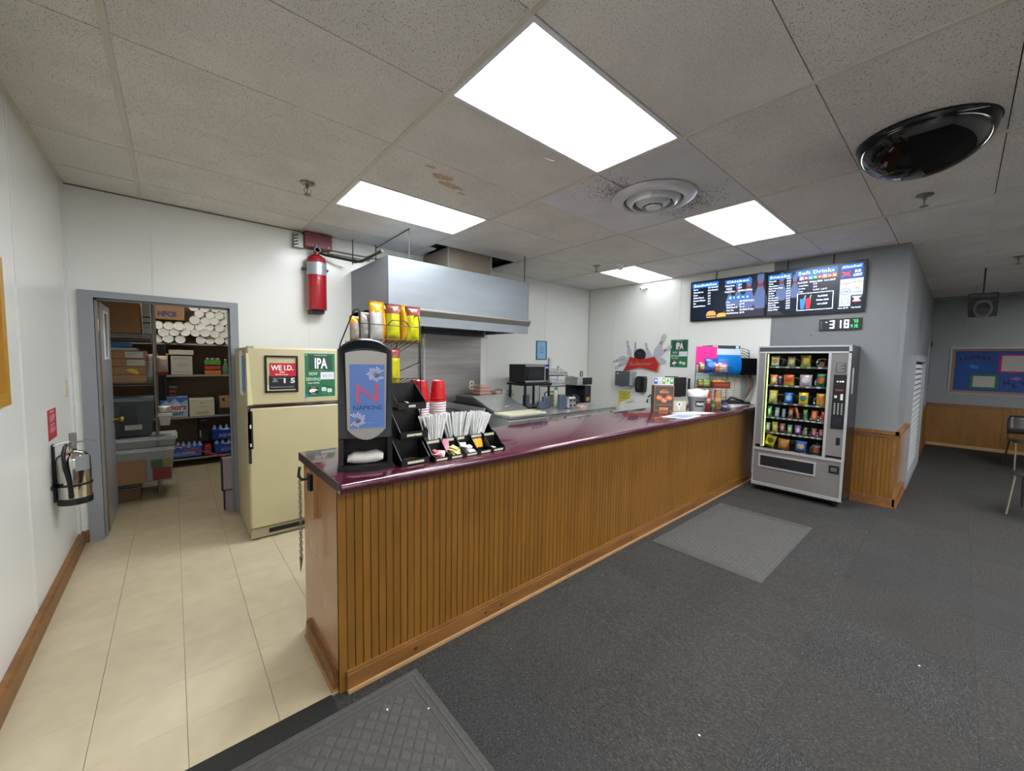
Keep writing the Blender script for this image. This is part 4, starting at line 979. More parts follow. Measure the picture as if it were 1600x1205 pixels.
# beer poster builder (fridge and right wall)
GRN = M('poster_green', '1E6B42', 0.5); DGR = M('poster_dark_green', '24443A', 0.5)
def ipa(F, x0, x1, z0, z1, label, loc, q=''):
    t = thing('beer_poster', label, 'poster', loc); w = x1-x0; h = z1-z0; X = lambda u: x0+w*u; Z = lambda v: z0+h*v
    MB().fbox(F, x0-0.006*0, x1, z0, z1, 0, 0.0015).build('poster_sheet', GRN, t, smooth=0)
    MB().frame(F, x0-0.004, x1+0.004, z0-0.004, z1+0.004, 0.005, 0, 0.001).build('white_margin', M('pale_green_paper', 'B8D0C0', .6), t, smooth=0)
    MB().fbox(F, X(.13), X(.90), Z(.62), Z(.96), .0015, .0022).build('dark_panel', DGR, t, smooth=0)
    text(t, F, 'GOOSE ISLAND', X(.52), Z(.945), h*.022, PAPER, w=w*.40, align='CENTER', c=.0028)
    text(t, F, 'IPA', X(.52), Z(.66), h*.24, PAPER, w=w*.42, align='CENTER', bold=.03, c=.0028)
    text(t, F, '★ ★ ★ ★' if False else '* * * *', X(.52), Z(.595), h*.02, PAPER, w=w*.18, align='CENTER', c=.0028)
    text(t, F, 'NOW', X(.27), Z(.50), h*.075, PAPER, w=w*.27, align='CENTER', c=.0028)
    text(t, F, 'SERVING', X(.27), Z(.375), h*.075, PAPER, w=w*.47, align='CENTER', c=.0028)
    text(t, F, '12oz CANS', X(.27), Z(.305), h*.038, PAPER, w=w*.38, align='CENTER', bold=.01, c=.0028)
    MB().fbox(F, X(.51), X(.97), Z(.40), Z(.57), .0015, .003).build('price_slip', M('slip_paper', 'D8D8DE', .6), t, smooth=0)
    text(t, F, '$4.75', X(.74), Z(.45), h*.07, M('faint_pencil', '9A9AAA', .6), w=w*.30, align='CENTER', c=.0035)
    MB().disc(F, X(.27), Z(.15), w*.17, .0015, .0025, 24).build('badge', M('badge_black', '15201E', .5), t, smooth=0)
    text(t, F, 'GOOSE', X(.27), Z(.215), h*.028, PAPER, w=w*.16, align='CENTER', c=.003)
    text(t, F, 'ISLAND', X(.27), Z(.055), h*.028, PAPER, w=w*.16, align='CENTER', c=.003)
    MB().plate(F, [(X(.12), Z(.13)), (X(.16), Z(.18)), (X(.26), Z(.195)), (X(.38), Z(.175)), (X(.43), Z(.15)), (X(.36), Z(.145)), (X(.30), Z(.11)), (X(.18), Z(.10))], .0025, .003).build('goose_head', PAPER, t, smooth=0)
    for i, (u, v) in enumerate(((.62, .14), (.81, .11))):
        MB().fbox(F, X(u-.065), X(u+.065), Z(v-.09), Z(v+.13), .0015, .0022).disc(F, X(u), Z(v+.13), w*.045, .0015, .0022, 12).build('can_picture', M('can_green', '2E7A52', .4), t, smooth=0)
        MB().fbox(F, X(u-.075), X(u+.075), Z(v-.01), Z(v+.07), .0022, .0027).build('can_label', PAPER, t, smooth=0)
        text(t, F, 'IPA', X(u), Z(v+.01), h*.035, DGR, w=w*.10, align='CENTER', c=.0032)
    return t
po = ipa(FB(0, FY), 0.865, 1.115, 1.185, 1.57, 'green IPA beer poster on the refrigerator door beside the WE I.D. sign', (0.98, FY, 1.2))
MB().disc(FB(0, FY), 0.876, 1.556, 0.011, 0.0015, 0.008, 12).build('green_magnet', M('magnet_green', '5CA860', .5), po)
MB().disc(FB(0, FY), 0.876, 1.197, 0.012, 0.0015, 0.008, 12).build('blue_magnet', M('magnet_blue', '2E74B8', .5), po)

# ============================================================ KITCHEN LINE UNDER AND RIGHT OF THE HOOD
gr = thing('griddle', 'dark stainless griddle range standing under the exhaust hood', 'griddle', (2.2, 4.05, 0))
MB().box(1.62, 3.62, 0.1, 2.74, 4.5, 0.86, 0.004).build('cabinet', STEEL, gr)
MB().box(1.62, 3.60, 0.86, 2.74, 4.5, 0.90).build('cooking_plate', M('seasoned_iron', '24221F', 0.4, 0.5), gr, smooth=0)
MB().box(1.62, 3.62, 0.90, 1.64, 4.5, 0.97).box(2.72, 3.62, 0.90, 2.74, 4.5, 0.97).box(1.62, 4.48, 0.90, 2.74, 4.5, 1.0).build('splash_guard', STEEL, gr, smooth=0)
for i in range(4): MB().lathe([(0.022, 0), (0.022, -0.03)], 1.8+i*.25, 3.62, 0.78, 14, 'y').build('knob', BLACK, gr)
for x, y in ((1.66, 3.66), (2.70, 3.66), (1.66, 4.46), (2.70, 4.46)): MB().lathe([(0.02, 0), (0.025, 0.1)], x, y, 0, 10).build('leg', STEEL, gr)
# refrigerated prep table
pt = thing('prep_table', 'stainless refrigerated prep table with a slanted steel lid and cream cutting board', 'prep table', (3.15, 3.9, 0))
PX0, PX1, PY0, PY1 = 2.87, 3.47, 3.33, 4.45
MB().box(PX0, PY0+0.03, 0.10, PX1, PY1, 0.865).build('cabinet', STEEL, pt, smooth=0)
MB().box(PX0-0.004, PY0+0.002, 0.14, (PX0+PX1)/2-.004, PY0+0.03, 0.84, 0.004).build('door', STEEL, pt); MB().box((PX0+PX1)/2+.004, PY0+0.002, 0.14, PX1, PY0+0.03, 0.84, 0.004).build('door', STEEL, pt)
MB().box(PX0-0.006, PY0, 0.868, PX1+0.006, PY1, 0.895, 0.003).build('worktop', STEEL, pt)
MB().box(PX0+0.01, PY0+0.005, 0.896, PX1, PY0+0.30, 0.912, 0.003).build('cutting_board', M('cutting_board_cream', 'C9C7A8', 0.5), pt)
SY = PY0+0.31
MB().add([(PX0, SY, 0.896), (PX0, 4.12, 1.055), (PX0, PY1, 1.055), (PX0, PY1, 0.896), (PX1, SY, 0.896), (PX1, 4.12, 1.055), (PX1, PY1, 1.055), (PX1, PY1, 0.896)], [(0, 1, 2, 3), (7, 6, 5, 4), (0, 4, 5, 1), (1, 5, 6, 2), (2, 6, 7, 3), (0, 3, 7, 4)]).build('food_well', M('dark_steel', '6A6C6C', 0.35, 0.9), pt, smooth=0)
ld = MB().hexa([(PX0+.03, SY+0.01, 0.902), (PX1-.02, SY+0.01, 0.902), (PX1-.02, 4.12, 1.056), (PX0+.03, 4.12, 1.056), (PX0+.03, SY+.005, 0.916), (PX1-.02, SY+.005, 0.916), (PX1-.02, 4.115, 1.070), (PX0+.03, 4.115, 1.070)]).build('lid', STEEL, pt, smooth=0)
MB().tube([(3.12, SY+0.085, 0.952), (3.13, SY+0.075, 0.962), (3.21, SY+0.075, 0.962), (3.22, SY+0.085, 0.952)], 0.006, 6).build('lid_handle', CHROME, ld)
for x, y in ((2.91, 3.40), (3.43, 3.40), (2.91, 4.40), (3.43, 4.40)): MB().lathe([(0.018, 0), (0.022, 0.1)], x, y, 0, 10).build('caster', BLACK, pt)
FOAM = M('pink_foam', 'CFA99C', 0.7)
def clam(x, y, z, w, d, h, lb, n='foam_box'):
    mb = MB(); mb.hexa([(x-w*.42, y-d*.42, z), (x+w*.42, y-d*.42, z), (x+w*.42, y+d*.42, z), (x-w*.42, y+d*.42, z), (x-w*.5, y-d*.5, z+h*.5), (x+w*.5, y-d*.5, z+h*.5), (x+w*.5, y+d*.5, z+h*.5), (x-w*.5, y+d*.5, z+h*.5)])
    mb.hexa([(x-w*.5, y-d*.5, z+h*.52), (x+w*.5, y-d*.5, z+h*.52), (x+w*.5, y+d*.5, z+h*.52), (x-w*.5, y+d*.5, z+h*.52), (x-w*.36, y-d*.36, z+h), (x+w*.36, y-d*.36, z+h), (x+w*.36, y+d*.36, z+h), (x-w*.36, y+d*.36, z+h)])
    return tag(mb.build(n, FOAM, smooth=0, origin=(x, y, z)), lb, 'food box')
for k in range(3):
    clam(3.22, 4.33, 1.056+k*0.045, 0.2, 0.18, 0.045, ('lowest', 'middle', 'topmost')[k]+' pink foam takeout box stacked on the prep table')
clam(3.42, 4.28, 1.056, 0.10, 0.16, 0.05, 'single low pink foam box right of the stack on the prep table')
w_ = MB().box(-.09, -.10, 0, .09, .10, .055, .004).box(-.085, -.095, 0.055, -.02, .095, .068, .004).build('white_carton', M('grey_white_carton', 'C4C6C4', .6)); place(w_, (3.61, 4.34, 1.056)); tag(w_, 'white flat carton at the right end of the prep table shelf', 'box')
MB().box(PX1, 4.22, 1.03, 3.72, PY1, 1.055).build('side_shelf', STEEL, pt, smooth=0)
# steel work counter
SCZ = 0.88
sc2 = thing('steel_counter', 'stainless steel work counter against the back wall right of the prep table', 'work counter', (4.15, 3.8, 0))
mb = MB().box(3.49, 3.27, SCZ-0.045, 4.86, 3.28, SCZ).box(3.49, 3.27, SCZ-0.006, 4.86, 4.25, SCZ).build('worktop', STEEL, sc2, smooth=0)
MB().box(4.46, 3.268, SCZ-0.045, 4.464, 3.27, SCZ).build('joint', BLACK, sc2, smooth=0)
for x, y in ((3.54, 3.32), (4.82, 3.32), (3.54, 4.20), (4.82, 4.20)): MB().tube([(x, y, 0), (x, y, SCZ-0.006)], 0.02, 10).build('leg', STEEL, sc2)
MB().box(3.52, 3.31, 0.25, 4.84, 4.22, 0.27).build('undershelf', STEEL, sc2, smooth=0)
# microwave on its black stand
MX0, MX1, MY0, MY1 = 3.575, 4.04, 3.85, 4.18
ms = thing('microwave_stand', 'black stand with four legs holding the microwave on the steel counter', 'stand', (3.8, 4.0, SCZ))
MB().box(MX0-.02, MY0-.03, 1.195, MX1+.04, MY1+.02, 1.228, 0.004).build('shelf', BLACK, ms)
for x, y in ((MX0+.01, MY0), (MX1+.005, MY0), (MX0+.01, MY1-.02), (MX1+.005, MY1-.02)): MB().box(x-.014, y-.014, SCZ, x+.014, y+.014, 1.195, .003).build('leg', BLACK, ms)
MB().box(MX0-.01, MY0-.015, SCZ, MX1+.02, MY1, SCZ+.02).build('foot_rail', BLACK, ms, smooth=0)
mw = thing('microwave', 'black microwave oven with silver trim on the black stand', 'microwave', (3.8, 4.0, 1.23))
MB().box(MX0, MY0, 1.235, MX1, MY1, 1.485, 0.005).build('case', M('microwave_black', '16191E', .35), mw)
F = FB(0, MY0)
SILV = M('microwave_silver', 'A9AAAA', 0.35, 0.6)
MB().fbox(F, MX0+.01, MX1-.085, 1.455, 1.480, 0, .008).fbox(F, MX0+.01, MX1-.085, 1.240, 1.265, 0, .008).build('silver_band', SILV, mw, smooth=0)
d_ = MB().fbox(F, MX0+.01, MX1-.085, 1.265, 1.455, 0, .006).build('door', BLACK, mw, smooth=0)
MB().fbox(F, MX0+.05, MX1-.12, 1.29, 1.43, .006, .0075).build('door_window', M('oven_glass', '2A2E30', .15), d_, smooth=0)
MB().fbox(F, MX1-.108, MX1-.09, 1.245, 1.475, .008, .022).build('handle', SILV, d_, smooth=0)
cp = MB().fbox(F, MX1-.082, MX1-.004, 1.24, 1.48, 0, .004).build('control_panel', BLACK, mw, smooth=0)
MB().fbox(F, MX1-.07, MX1-.02, 1.432, 1.458, .004, .005).build('clock_display', M('display_violet', '5A50C8', .4, emit=1.2), cp, smooth=0)
MB().fbox(F, MX1-.072, MX1-.02, 1.248, 1.262, .004, .006).build('open_button', SILV, cp, smooth=0)
# slate dish bins
SL = M('slate_tub', '46505E', 0.5)
def tub(x, y, w, d, h, lb):
    o_ = MB().box(-w/2, -d/2, 0, w/2, d/2, h, 0.012).build('slate_bin', SL); place(o_, (x, y, SCZ)); tag(o_, lb, 'container'); return o_
tub(3.73, 3.98, .11, .05, .18, 'leftmost slate-grey container, behind the others under the microwave')
tub(3.79, 3.76, .09, .07, .10, 'shortest slate-grey container, in front of the leftmost one')
tub(3.90, 3.76, .13, .06, .165, 'middle slate-grey container standing under the microwave')
tub(4.02, 3.58, .115, .07, .20, 'tall slate-grey container nearest the toaster')
kt = MB().tube([(4.02, 3.9, SCZ), (4.02, 3.9, 1.07), (4.05, 3.9, 1.09), (4.17, 3.88, 1.09), (4.20, 3.88, 1.06)], 0.009, 8).build('bent_rod', BLACK, smooth=40); tag(kt, 'bent black rod standing behind the slate-grey containers', 'rod')
to = thing('toaster', 'chrome two-dial toaster on the steel counter beside the slate containers', 'toaster', (4.16, 3.57, SCZ))
MB().box(4.075, 3.50, SCZ+.008, 4.245, 3.70, SCZ+.165, .018).build('case', STEEL, to)
MB().box(4.12, 3.53, SCZ+.164, 4.14, 3.68, SCZ+.167).box(4.18, 3.53, SCZ+.164, 4.20, 3.68, SCZ+.167).build('slot', BLACK, to, smooth=0)
for x in (4.12, 4.20):
    MB().lathe([(0.014, 0), (0.012, -0.016)], x, 3.50, SCZ+.05, 12, 'y').build('dial', BLACK, to)
    MB().box(x-.012, 3.482, SCZ+.11, x+.012, 3.50, SCZ+.124).box(x-.002, 3.497, SCZ+.075, x+.002, 3.50, SCZ+.14).build('lever', BLACK, to, smooth=0)
o_ = MB().box(-.09, -.06, 0, .09, .06, .16, .01).build('beige_carton', M('beige_carton', 'A9A794', .6)); place(o_, (4.34, 3.98, SCZ)); tag(o_, 'beige carton with a green cap behind the toaster', 'box')
o_.name = 'beige_carton'
g_ = thing('squeeze_bottle', 'clear bottle with a green cap standing behind the toaster', 'bottle', (4.20, 3.86, SCZ))
MB().lathe([(0.03, 0), (0.032, 0.02), (0.032, 0.2), (0.015, 0.24)], 4.20, 3.86, SCZ, 16).build('body', M('cloudy_plastic', 'B8B8A0', .3), g_)
MB().lathe([(0.017, 0.24), (0.017, 0.275)], 4.20, 3.86, SCZ, 12).build('cap', M('cap_green', '2A8A5A', .4), g_)
cc = thing('steel_canister', 'chrome canister with a black lid beside the coffee brewer', 'canister', (4.37, 3.66, SCZ))
MB().lathe([(0.05, 0), (0.05, 0.13), (0.046, 0.14)], 4.37, 3.68, SCZ, 20).build('body', CHROME, cc)
MB().lathe([(0.052, 0.14), (0.052, 0.155), (0.03, 0.175), (0, 0.178)], 4.37, 3.68, SCZ, 20).build('lid', BLACK, cc)
mb = MB(); vs = []; 
for k, (s_, z) in enumerate(((.05, 0), (.075, .035))):
    for a, b in ((-1, -.7), (1, -.7), (1, .7), (-1, .7)): vs.append((a*s_, b*s_, z))
mb.add(vs, [(3, 2, 1, 0), (0, 1, 5, 4), (1, 2, 6, 5), (2, 3, 7, 6), (3, 0, 4, 7)])
o_ = mb.build('foam_tray', FOAM, smooth=0); place(o_, (4.31, 3.46, SCZ)); so = o_.modifiers.new('s', 'SOLIDIFY'); so.thickness = .004; tag(o_, 'small open pink foam tray at the front of the steel counter', 'tray')
# two-tier wire rack of clear lids
wr2 = thing('wire_cup_rack', 'two-tier wire rack beside the microwave holding clear cups', 'wire rack', (4.33, 4.0, 1.12))
BX0, BX1, BY0, BY1 = 4.13, 4.52, 3.92, 4.12
mb = MB()
for z in (1.16, 1.32):
    mb.tube([(BX0, BY0, z), (BX1, BY0, z), (BX1, BY1, z), (BX0, BY1, z), (BX0, BY0, z)], .005, 6)
    mb.tube([(BX0, BY0, z+.06), (BX1, BY0, z+.04), (BX1, BY1, z+.09), (BX0, BY1, z+.12), (BX0, BY0, z+.06)], .003, 6)
    for i in range(9):
        x = BX0+(BX1-BX0)*i/8; mb.tube([(x, BY1, z+.10), (x, BY1, z), (x, BY0, z), (x, BY0, z+.05)], .0022, 5)
for x in (BX0, BX1): mb.tube([(x, BY1, SCZ), (x, BY1, 1.46)], .005, 6).tube([(x, BY0, SCZ), (x, BY0, 1.32), (x, BY1, 1.46)], .004, 6)
mb.build('wire_frame', BLKM, wr2)
CLR = M('clear_plastic', 'DDE1E1', 0.15, trans=0.15)
cl0 = None; ci = 0
for z, ns in ((1.168, 6), (1.328, 7)):
    for i in range(ns):
        for j in range(2):
            if cl0 is None:
                cl0 = MB().lathe([(.026, 0), (.036, .085), (.038, .088)], n=16, cap=True).build('clear_cup', CLR); o_ = cl0
            else: o_ = dup(cl0, (0, 0, 0))
            place(o_, (BX0+.04+i*(BX1-BX0-.08)/(ns-1), BY0+.055+.09*j, z), rot=(random.uniform(-.1, .1), random.uniform(-.1, .1), 0), scale=random.uniform(.85, .98) if ns == 6 else .8)
            tag(o_, 'clear plastic cup on the '+('lower' if z < 1.2 else 'upper')+' tier of the wire rack', 'cup', 'clear cups on the '+('lower' if z < 1.2 else 'upper')+' tier'); ci += 1
for k in range(4):
    o_ = dup(cl0, (4.19, 3.99, 1.41+.03*k), rot=(.05, .1, 0)); tag(o_, 'clear cup in the leaning stack on top of the wire rack', 'cup', 'clear cups stacked on the wire rack')
# coffee brewer
cf = thing('coffee_brewer', 'steel and black coffee brewer at the right end of the steel counter', 'coffee brewer', (4.65, 3.85, SCZ))
K0, K1, KY0, KY1 = 4.475, 4.82, 3.68, 3.93
MB().box(K0, KY0, 1.185, K1, KY1, 1.305, .004).build('tank', STEEL, cf)
MB().box(K0+.12, KY0-.004, 1.195, K1-.01, KY0+.002, 1.298).build('front_plate', BLACK, cf, smooth=0)
MB().box(K0+.02, KY0+.17, SCZ, K1, KY1, 1.185).build('back_column', M('brewer_black', '14181C', .4), cf, smooth=0)
MB().box(K0+.20, KY0+.02, SCZ+.03, K1-.0, KY0+.17, 1.17).build('side_column', M('brewer_black'), cf, smooth=0)
MB().box(K0, KY0-.02, SCZ, K1, KY0+.24, SCZ+.035, .004).build('drip_base', STEEL, cf)
MB().lathe([(0.05, 0), (0.075, 0.02), (0.08, 0.07), (0.05, 0.12), (0.04, 0.13)], K0+.09, KY0+.11, SCZ+.036, 20).build('carafe', M('carafe_glass', '20242A', .08), cf)
MB().box(K0+.23, KY0-.002, SCZ+.06, K0+.29, KY0+.02, SCZ+.12, .002).build('switch_panel', M('amber_label', '9A7A52', .5), cf)
MB().tube([(4.66, 3.78, 1.305), (4.64, 3.77, 1.36), (4.655, 3.77, 1.39), (4.69, 3.77, 1.38), (4.70, 3.78, 1.305)], 0.008, 8).build('carafe_handle', BLACK, cf)
MB().box(4.50, 3.76, 1.306, 4.60, 3.9, 1.318, .003).build('top_tray', M('cloudy_plastic'), cf)

# ============================================================ RIGHT END OF THE COUNTER
FK = lambda x, y, ang, z=1.0: Fr((x, y, z), (math.cos(R(ang)), math.sin(R(ang)), 0), (0, 0, 1))
mbx = thing('menu_box', 'brown cardboard menu box with three orange pizza pictures on the counter', 'menu box', (4.13, 2.15, 1.0))
F = FK(4.055, 2.235, -46)
MB().fbox(F, 0, 0.215, 0, 0.285, -0.12, 0).build('box', M('menu_brown', '4A4440', 0.6), mbx, smooth=0)
ORG = M('menu_orange', 'D88A52', 0.5)
MB().frame(F, 0.003, 0.212, 0.003, 0.282, 0.003, 0, 0.0008).build('edge_line', ORG, mbx, smooth=0)
text(mbx, F, 'Lunch', 0.108, 0.235, 0.018, ORG, w=0.06, align='CENTER')
text(mbx, F, 'MENU', 0.108, 0.200, 0.030, ORG, w=0.10, align='CENTER', bold=.03)
for a, b in ((0.055, 0.150), (0.162, 0.150), (0.108, 0.120)):
    MB().disc(F, a, b, 0.034, 0.001, 0.002, 20, 0.028).build('pizza_picture', M('pizza_orange', 'CC6A42', .5), mbx, smooth=0)
    MB().disc(F, a-.008, b+.004, 0.010, 0.002, 0.0026, 10).disc(F, a+.012, b-.006, 0.008, 0.002, 0.0026, 10).build('topping', M('pizza_pale', 'E6B090', .5), mbx, smooth=0)
text(mbx, F, 'PIZZA BREADSTICKS WINGS', 0.108, 0.066, 0.010, ORG, w=0.17, align='CENTER')
MB().fbox(F, 0.062, 0.155, 0.012, 0.040, 0.001, 0.002).build('price_bar', ORG, mbx, smooth=0)
text(mbx, F, '$8.99', 0.108, 0.020, 0.012, M('menu_brown'), w=0.05, align='CENTER', c=.0026)
lt = thing('card_strip', 'strip of small coloured cards propped above the pizza menu box', 'card rack', (4.3, 2.35, 1.0))
F2 = FK(4.12, 2.30, -46)
MB().fbox(F2, 0.03, 0.25, 0.0, 0.37, -0.05, -0.045).build('stand', WHITE, lt, smooth=0)
for i, c in enumerate(('2A4A9A', 'B8C0D8', '8AA43A', 'C8D0A0', '5A9A4A')):
    MB().fbox(F2, 0.032+.044*i, 0.070+.044*i, 0.295, 0.365, -0.044, -0.042).build('card', M('card_'+c, c, .5), lt, smooth=0)
    MB().fbox(F2, 0.040+.044*i, 0.062+.044*i, 0.325, 0.350, -0.042, -0.041).build('card_print', M('card_print_'+('D8D8E0' if i != 3 else '5A88B8'), 'D8D8E0' if i != 3 else '5A88B8', .5), lt, smooth=0)
sq = thing('tip_jar', 'square clear canister with a spoon picture between the menu box and the bucket', 'canister', (4.29, 2.07, 1.0))
F = FK(4.215, 2.085, -44)
MB().fbox(F, 0, 0.135, 0, 0.125, -0.12, 0).build('canister', M('canister_milky', 'B4B2A2', .35), sq, smooth=0)
MB().fbox(F, -.004, 0.139, 0.125, 0.15, -0.124, 0.004).build('lid', M('grey_lid', '8E9090', .3, .4), sq, smooth=0)
MB().disc(F, 0.06, 0.078, 0.028, 0.0, 0.001, 18).plate(F, [(0.05, 0.07), (0.07, 0.07), (0.062, 0.01), (0.058, 0.01)], 0, 0.001).build('spoon_picture', WHITE, sq, smooth=0)
MB().disc(F, 0.06, 0.08, 0.013, 0.001, 0.002, 14).build('ice_cream_picture', M('print_dark', '4E4A40', .6), sq, smooth=0)
bk = thing('straw_bucket', 'grey metal bucket with a black STRAWS label and white paper lining', 'bucket', (4.50, 1.98, 1.0))
BKX, BKY = 4.435, 1.925
MB().lathe([(0.078, 0), (0.098, 0.16), (0.101, 0.162), (0.101, 0.168), (0.096, 0.168), (0.076, 0.006), (0, 0.006)], BKX, BKY, 1.0, 28).build('bucket', M('galvanised_grey', '7A7C7E', .45, .5), bk)
mb = MB(); vs = []; n = 28
for k, z in enumerate((0.150, 0.24)):
    for i in range(n):
        t = 2*math.pi*i/n; r_ = (0.095 if k == 0 else 0.108+0.006*math.sin(5*t)); vs.append((BKX+r_*math.cos(t), BKY+r_*math.sin(t), 1.0+z+(0.01*math.sin(3*t) if k else 0)))
mb.add(vs, [(i, (i+1) % n, n+(i+1) % n, n+i) for i in range(n)]); o_ = mb.build('paper_lining', PAPER, bk); so = o_.modifiers.new('s', 'SOLIDIFY'); so.thickness = .002
def curved_label(parent, cx, cy, r, t0, t1, z0, z1, mat, name='label', n=10, taper=0):
    vs = []
    for i in range(n+1):
        t = t0+(t1-t0)*i/n
        vs += [(cx+(r)*math.cos(t), cy+(r)*math.sin(t), z0), (cx+(r+taper)*math.cos(t), cy+(r+taper)*math.sin(t), z1)]
    return MB().add(vs, [(2*i, 2*i+2, 2*i+3, 2*i+1) for i in range(n)]).build(name, mat, parent, recalc=False)
bl = curved_label(bk, BKX, BKY, 0.0865, R(194), R(248), 1.06, 1.125, M('label_black', '0A0A0C', .5), taper=0.008)
F = FK(BKX-0.067, BKY-0.062, -41, 0)
text(bl, Fr((BKX+0.094*math.cos(R(221)), BKY+0.094*math.sin(R(221)), 1.078), (-math.sin(R(221)), math.cos(R(221)), 0), (0, 0, 1)), 'STRAWS', 0, 0, 0.030, PAPER, w=0.072, align='CENTER', bold=.02, c=0.003)
# papers
def paper(cor, lb, mat, z=1.0006, name='menu_sheet', pr=None):
    mb = MB(); mb.hexa([(x, y, z) for x, y in cor]+[(x, y, z+0.0012) for x, y in cor]); o_ = mb.build(name, mat, smooth=0, origin=(cor[0][0], cor[0][1], z)); tag(o_, lb, 'paper')
    if pr:
        cx_ = sum(c[0] for c in cor)/4; cy_ = sum(c[1] for c in cor)/4
        cc_ = [(cx_+(x-cx_)*.78, cy_+(y-cy_)*.72) for x, y in cor]
        MB().hexa([(x, y, z+.0012) for x, y in cc_]+[(x, y, z+0.0016) for x, y in cc_]).build('print_block', pr, o_, smooth=0)
    return o_
paper([(3.66, 1.93), (3.74, 1.71), (4.10, 1.73), (4.02, 1.95)], 'white sheet with a pale blue print block lying at the front of the counter', PAPER, pr=M('print_blue', '7A8CB4', .6))
paper([(4.02, 2.02), (4.12, 1.80), (4.44, 1.72), (4.38, 1.92)], 'plain white sheet lying behind the blue-printed sheet before the bucket', PAPER, 1.0024)

# wire merchandiser
WX, WY = 4.62, 1.93
wm = thing('wire_merchandiser', 'black wire basket tower with snacks and cans beside the straw bucket', 'wire rack', (WX, WY, 1.0))
F = FK(4.595, 1.98, -46)      # left-front ... u runs towards the camera's right
U0, U1, D0, D1 = 0.0, 0.36, -0.13, 0.0
def fp(a, b, c): return F.p(a, b, c)
for a, c in ((U0, D0), (U1, D0)): MB().tube([fp(a, 0, c), fp(a, 0.50 if a == U1 else 0.66, c)], .004, 6).build('post', WIRE, wm)
for (z0, z1, nm) in ((0.002, 0.10, 'bottom_basket'), (0.255, 0.33, 'middle_basket'), (0.43, 0.50, 'top_basket')):
    mb = MB()
    for z in (z0+.003, z1, (z0+z1)/2): mb.tube([fp(U0, z, D0), fp(U1, z, D0), fp(U1, z, D1), fp(U0, z, D1), fp(U0, z, D0)], .0028 if z != (z0+z1)/2 else .0015, 5)
    for i in range(17):
        a = U0+(U1-U0)*i/16; mb.tube([fp(a, z1, D1), fp(a, z0+.003, D1), fp(a, z0+.003, D0)], .0013, 4)
    for i in range(5):
        c = D0+(D1-D0)*i/4; mb.tube([fp(U0, z1, c), fp(U0, z0+.003, c), fp(U1, z0+.003, c), fp(U1, z1, c)], .0013, 4)
    mb.build(nm, WIRE, wm)
mb = MB()
for i in range(17):
    a = U0+(U1-U0)*i/16; mb.tube([fp(a, 0, D0), fp(a, 0.44, D0)], .0012, 4)
for i in range(10): mb.tube([fp(U0, .05*i, D0), fp(U1, .05*i, D0)], .0012, 4)
mb.build('back_grid', WIRE, wm)
pts = [(0, .52)]
n = 16; pts = []
W2, H2 = 0.235, 0.215
for i in range(n): pts += [(W2*i/n, H2), (W2*(i+.5)/n, H2+.008)]
pts += [(W2, H2+.0)]
pts += [(W2, 0), (0, 0)]
for i in range(n-1): pts += [(-0.007, H2*(i+.5)/n), (0, H2*(i+1)/n)]
FP = Fr(F.p(-0.005, 0.52, D0+.01), F.u, F.v)
sgn = thing('pink_sign', 'hot pink scalloped paper sign on top of the wire merchandiser', 'sign', tuple(FP.o))
MB().plate(FP, pts, 0, 0.002).build('card', M('hot_pink', 'D01C80', .5), sgn, smooth=0)
INKR = M('pink_ink', '9A1058', .5)
text(sgn, FP, 'Cotton', W2/2, .135, .03, INKR, w=.13, align='CENTER', c=.003, shear=.2)
text(sgn, FP, 'Candy', W2/2, .085, .03, INKR, w=.10, align='CENTER', c=.003, shear=.2)
def fbag(a, b, c, w, h, t, cols, patch, lb, seed, grp=None, name='snack_bag', roll=0.0, r=.3):
    p_ = F.p(a, b, c); return bag(name, lb, 'snack bag', grp, tuple(p_), R(-46), w, h, t, cols, patch, seed, tilt=-.08, roll=roll, r=r)
fbag(.045, .437, -.055, .085, .12, .05, ('9A5A4A', '8A5040', '7A4A3A'), 'B8A090', 'brown and red snack bag at the left of the top wire basket', 21)
fbag(.145, .437, -.045, .15, .16, .06, ('1C4AA0', '1E50A8', '1A4494'), '5A84C8', 'bright blue snack bag filling the middle of the top wire basket', 22)
fbag(.20, .437, -.02, .05, .10, .03, ('C8B0A0', 'C06A40', 'B85A30'), None, 'small orange and white snack packet in front of the blue bag', 25)
fbag(.275, .437, -.055, .12, .12, .05, ('7A68B0', 'B8A0B0', 'C0B098'), 'C8B0A0', 'purple-topped cream snack bag at the right of the top wire basket', 23)
fbag(.04, .262, -.055, .08, .09, .05, ('2A7A3A', '8A9A48', 'B83A30'), 'C8803A', 'green and red snack bag at the left of the middle wire basket', 31)
fbag(.105, .262, -.055, .08, .10, .05, ('3A8A3A', 'A8B070', '8A9A60'), None, 'green and pale snack bag second in the middle wire basket', 32)
cdb = MB().fbox(F, .16, .35, .262, .325, -.11, -.01).build('candy_box', M('candy_red', '8A1A20', .4), None, smooth=0); tag(cdb, 'dark red candy display box in the middle wire basket', 'box')
text(cdb, F, 'CANDY BARS', .255, .285, .022, M('candy_gold', 'C88A48', .5), w=.16, align='CENTER', c=-.009)
for i, c in enumerate(('D8A020', 'D0A838', 'C89028', '4A8A3A')):
    o_ = MB().fbox(F, .165+.045*i, .205+.045*i, .325, .345+.004*(i % 2), -.10, -.03).build('candy_bar', M('candy_'+c, c, .4), None, smooth=0)
    tag(o_, ('leftmost golden', 'second golden', 'third darker golden', 'rightmost green')[i]+' candy bar lying on the red candy box', 'candy bar')
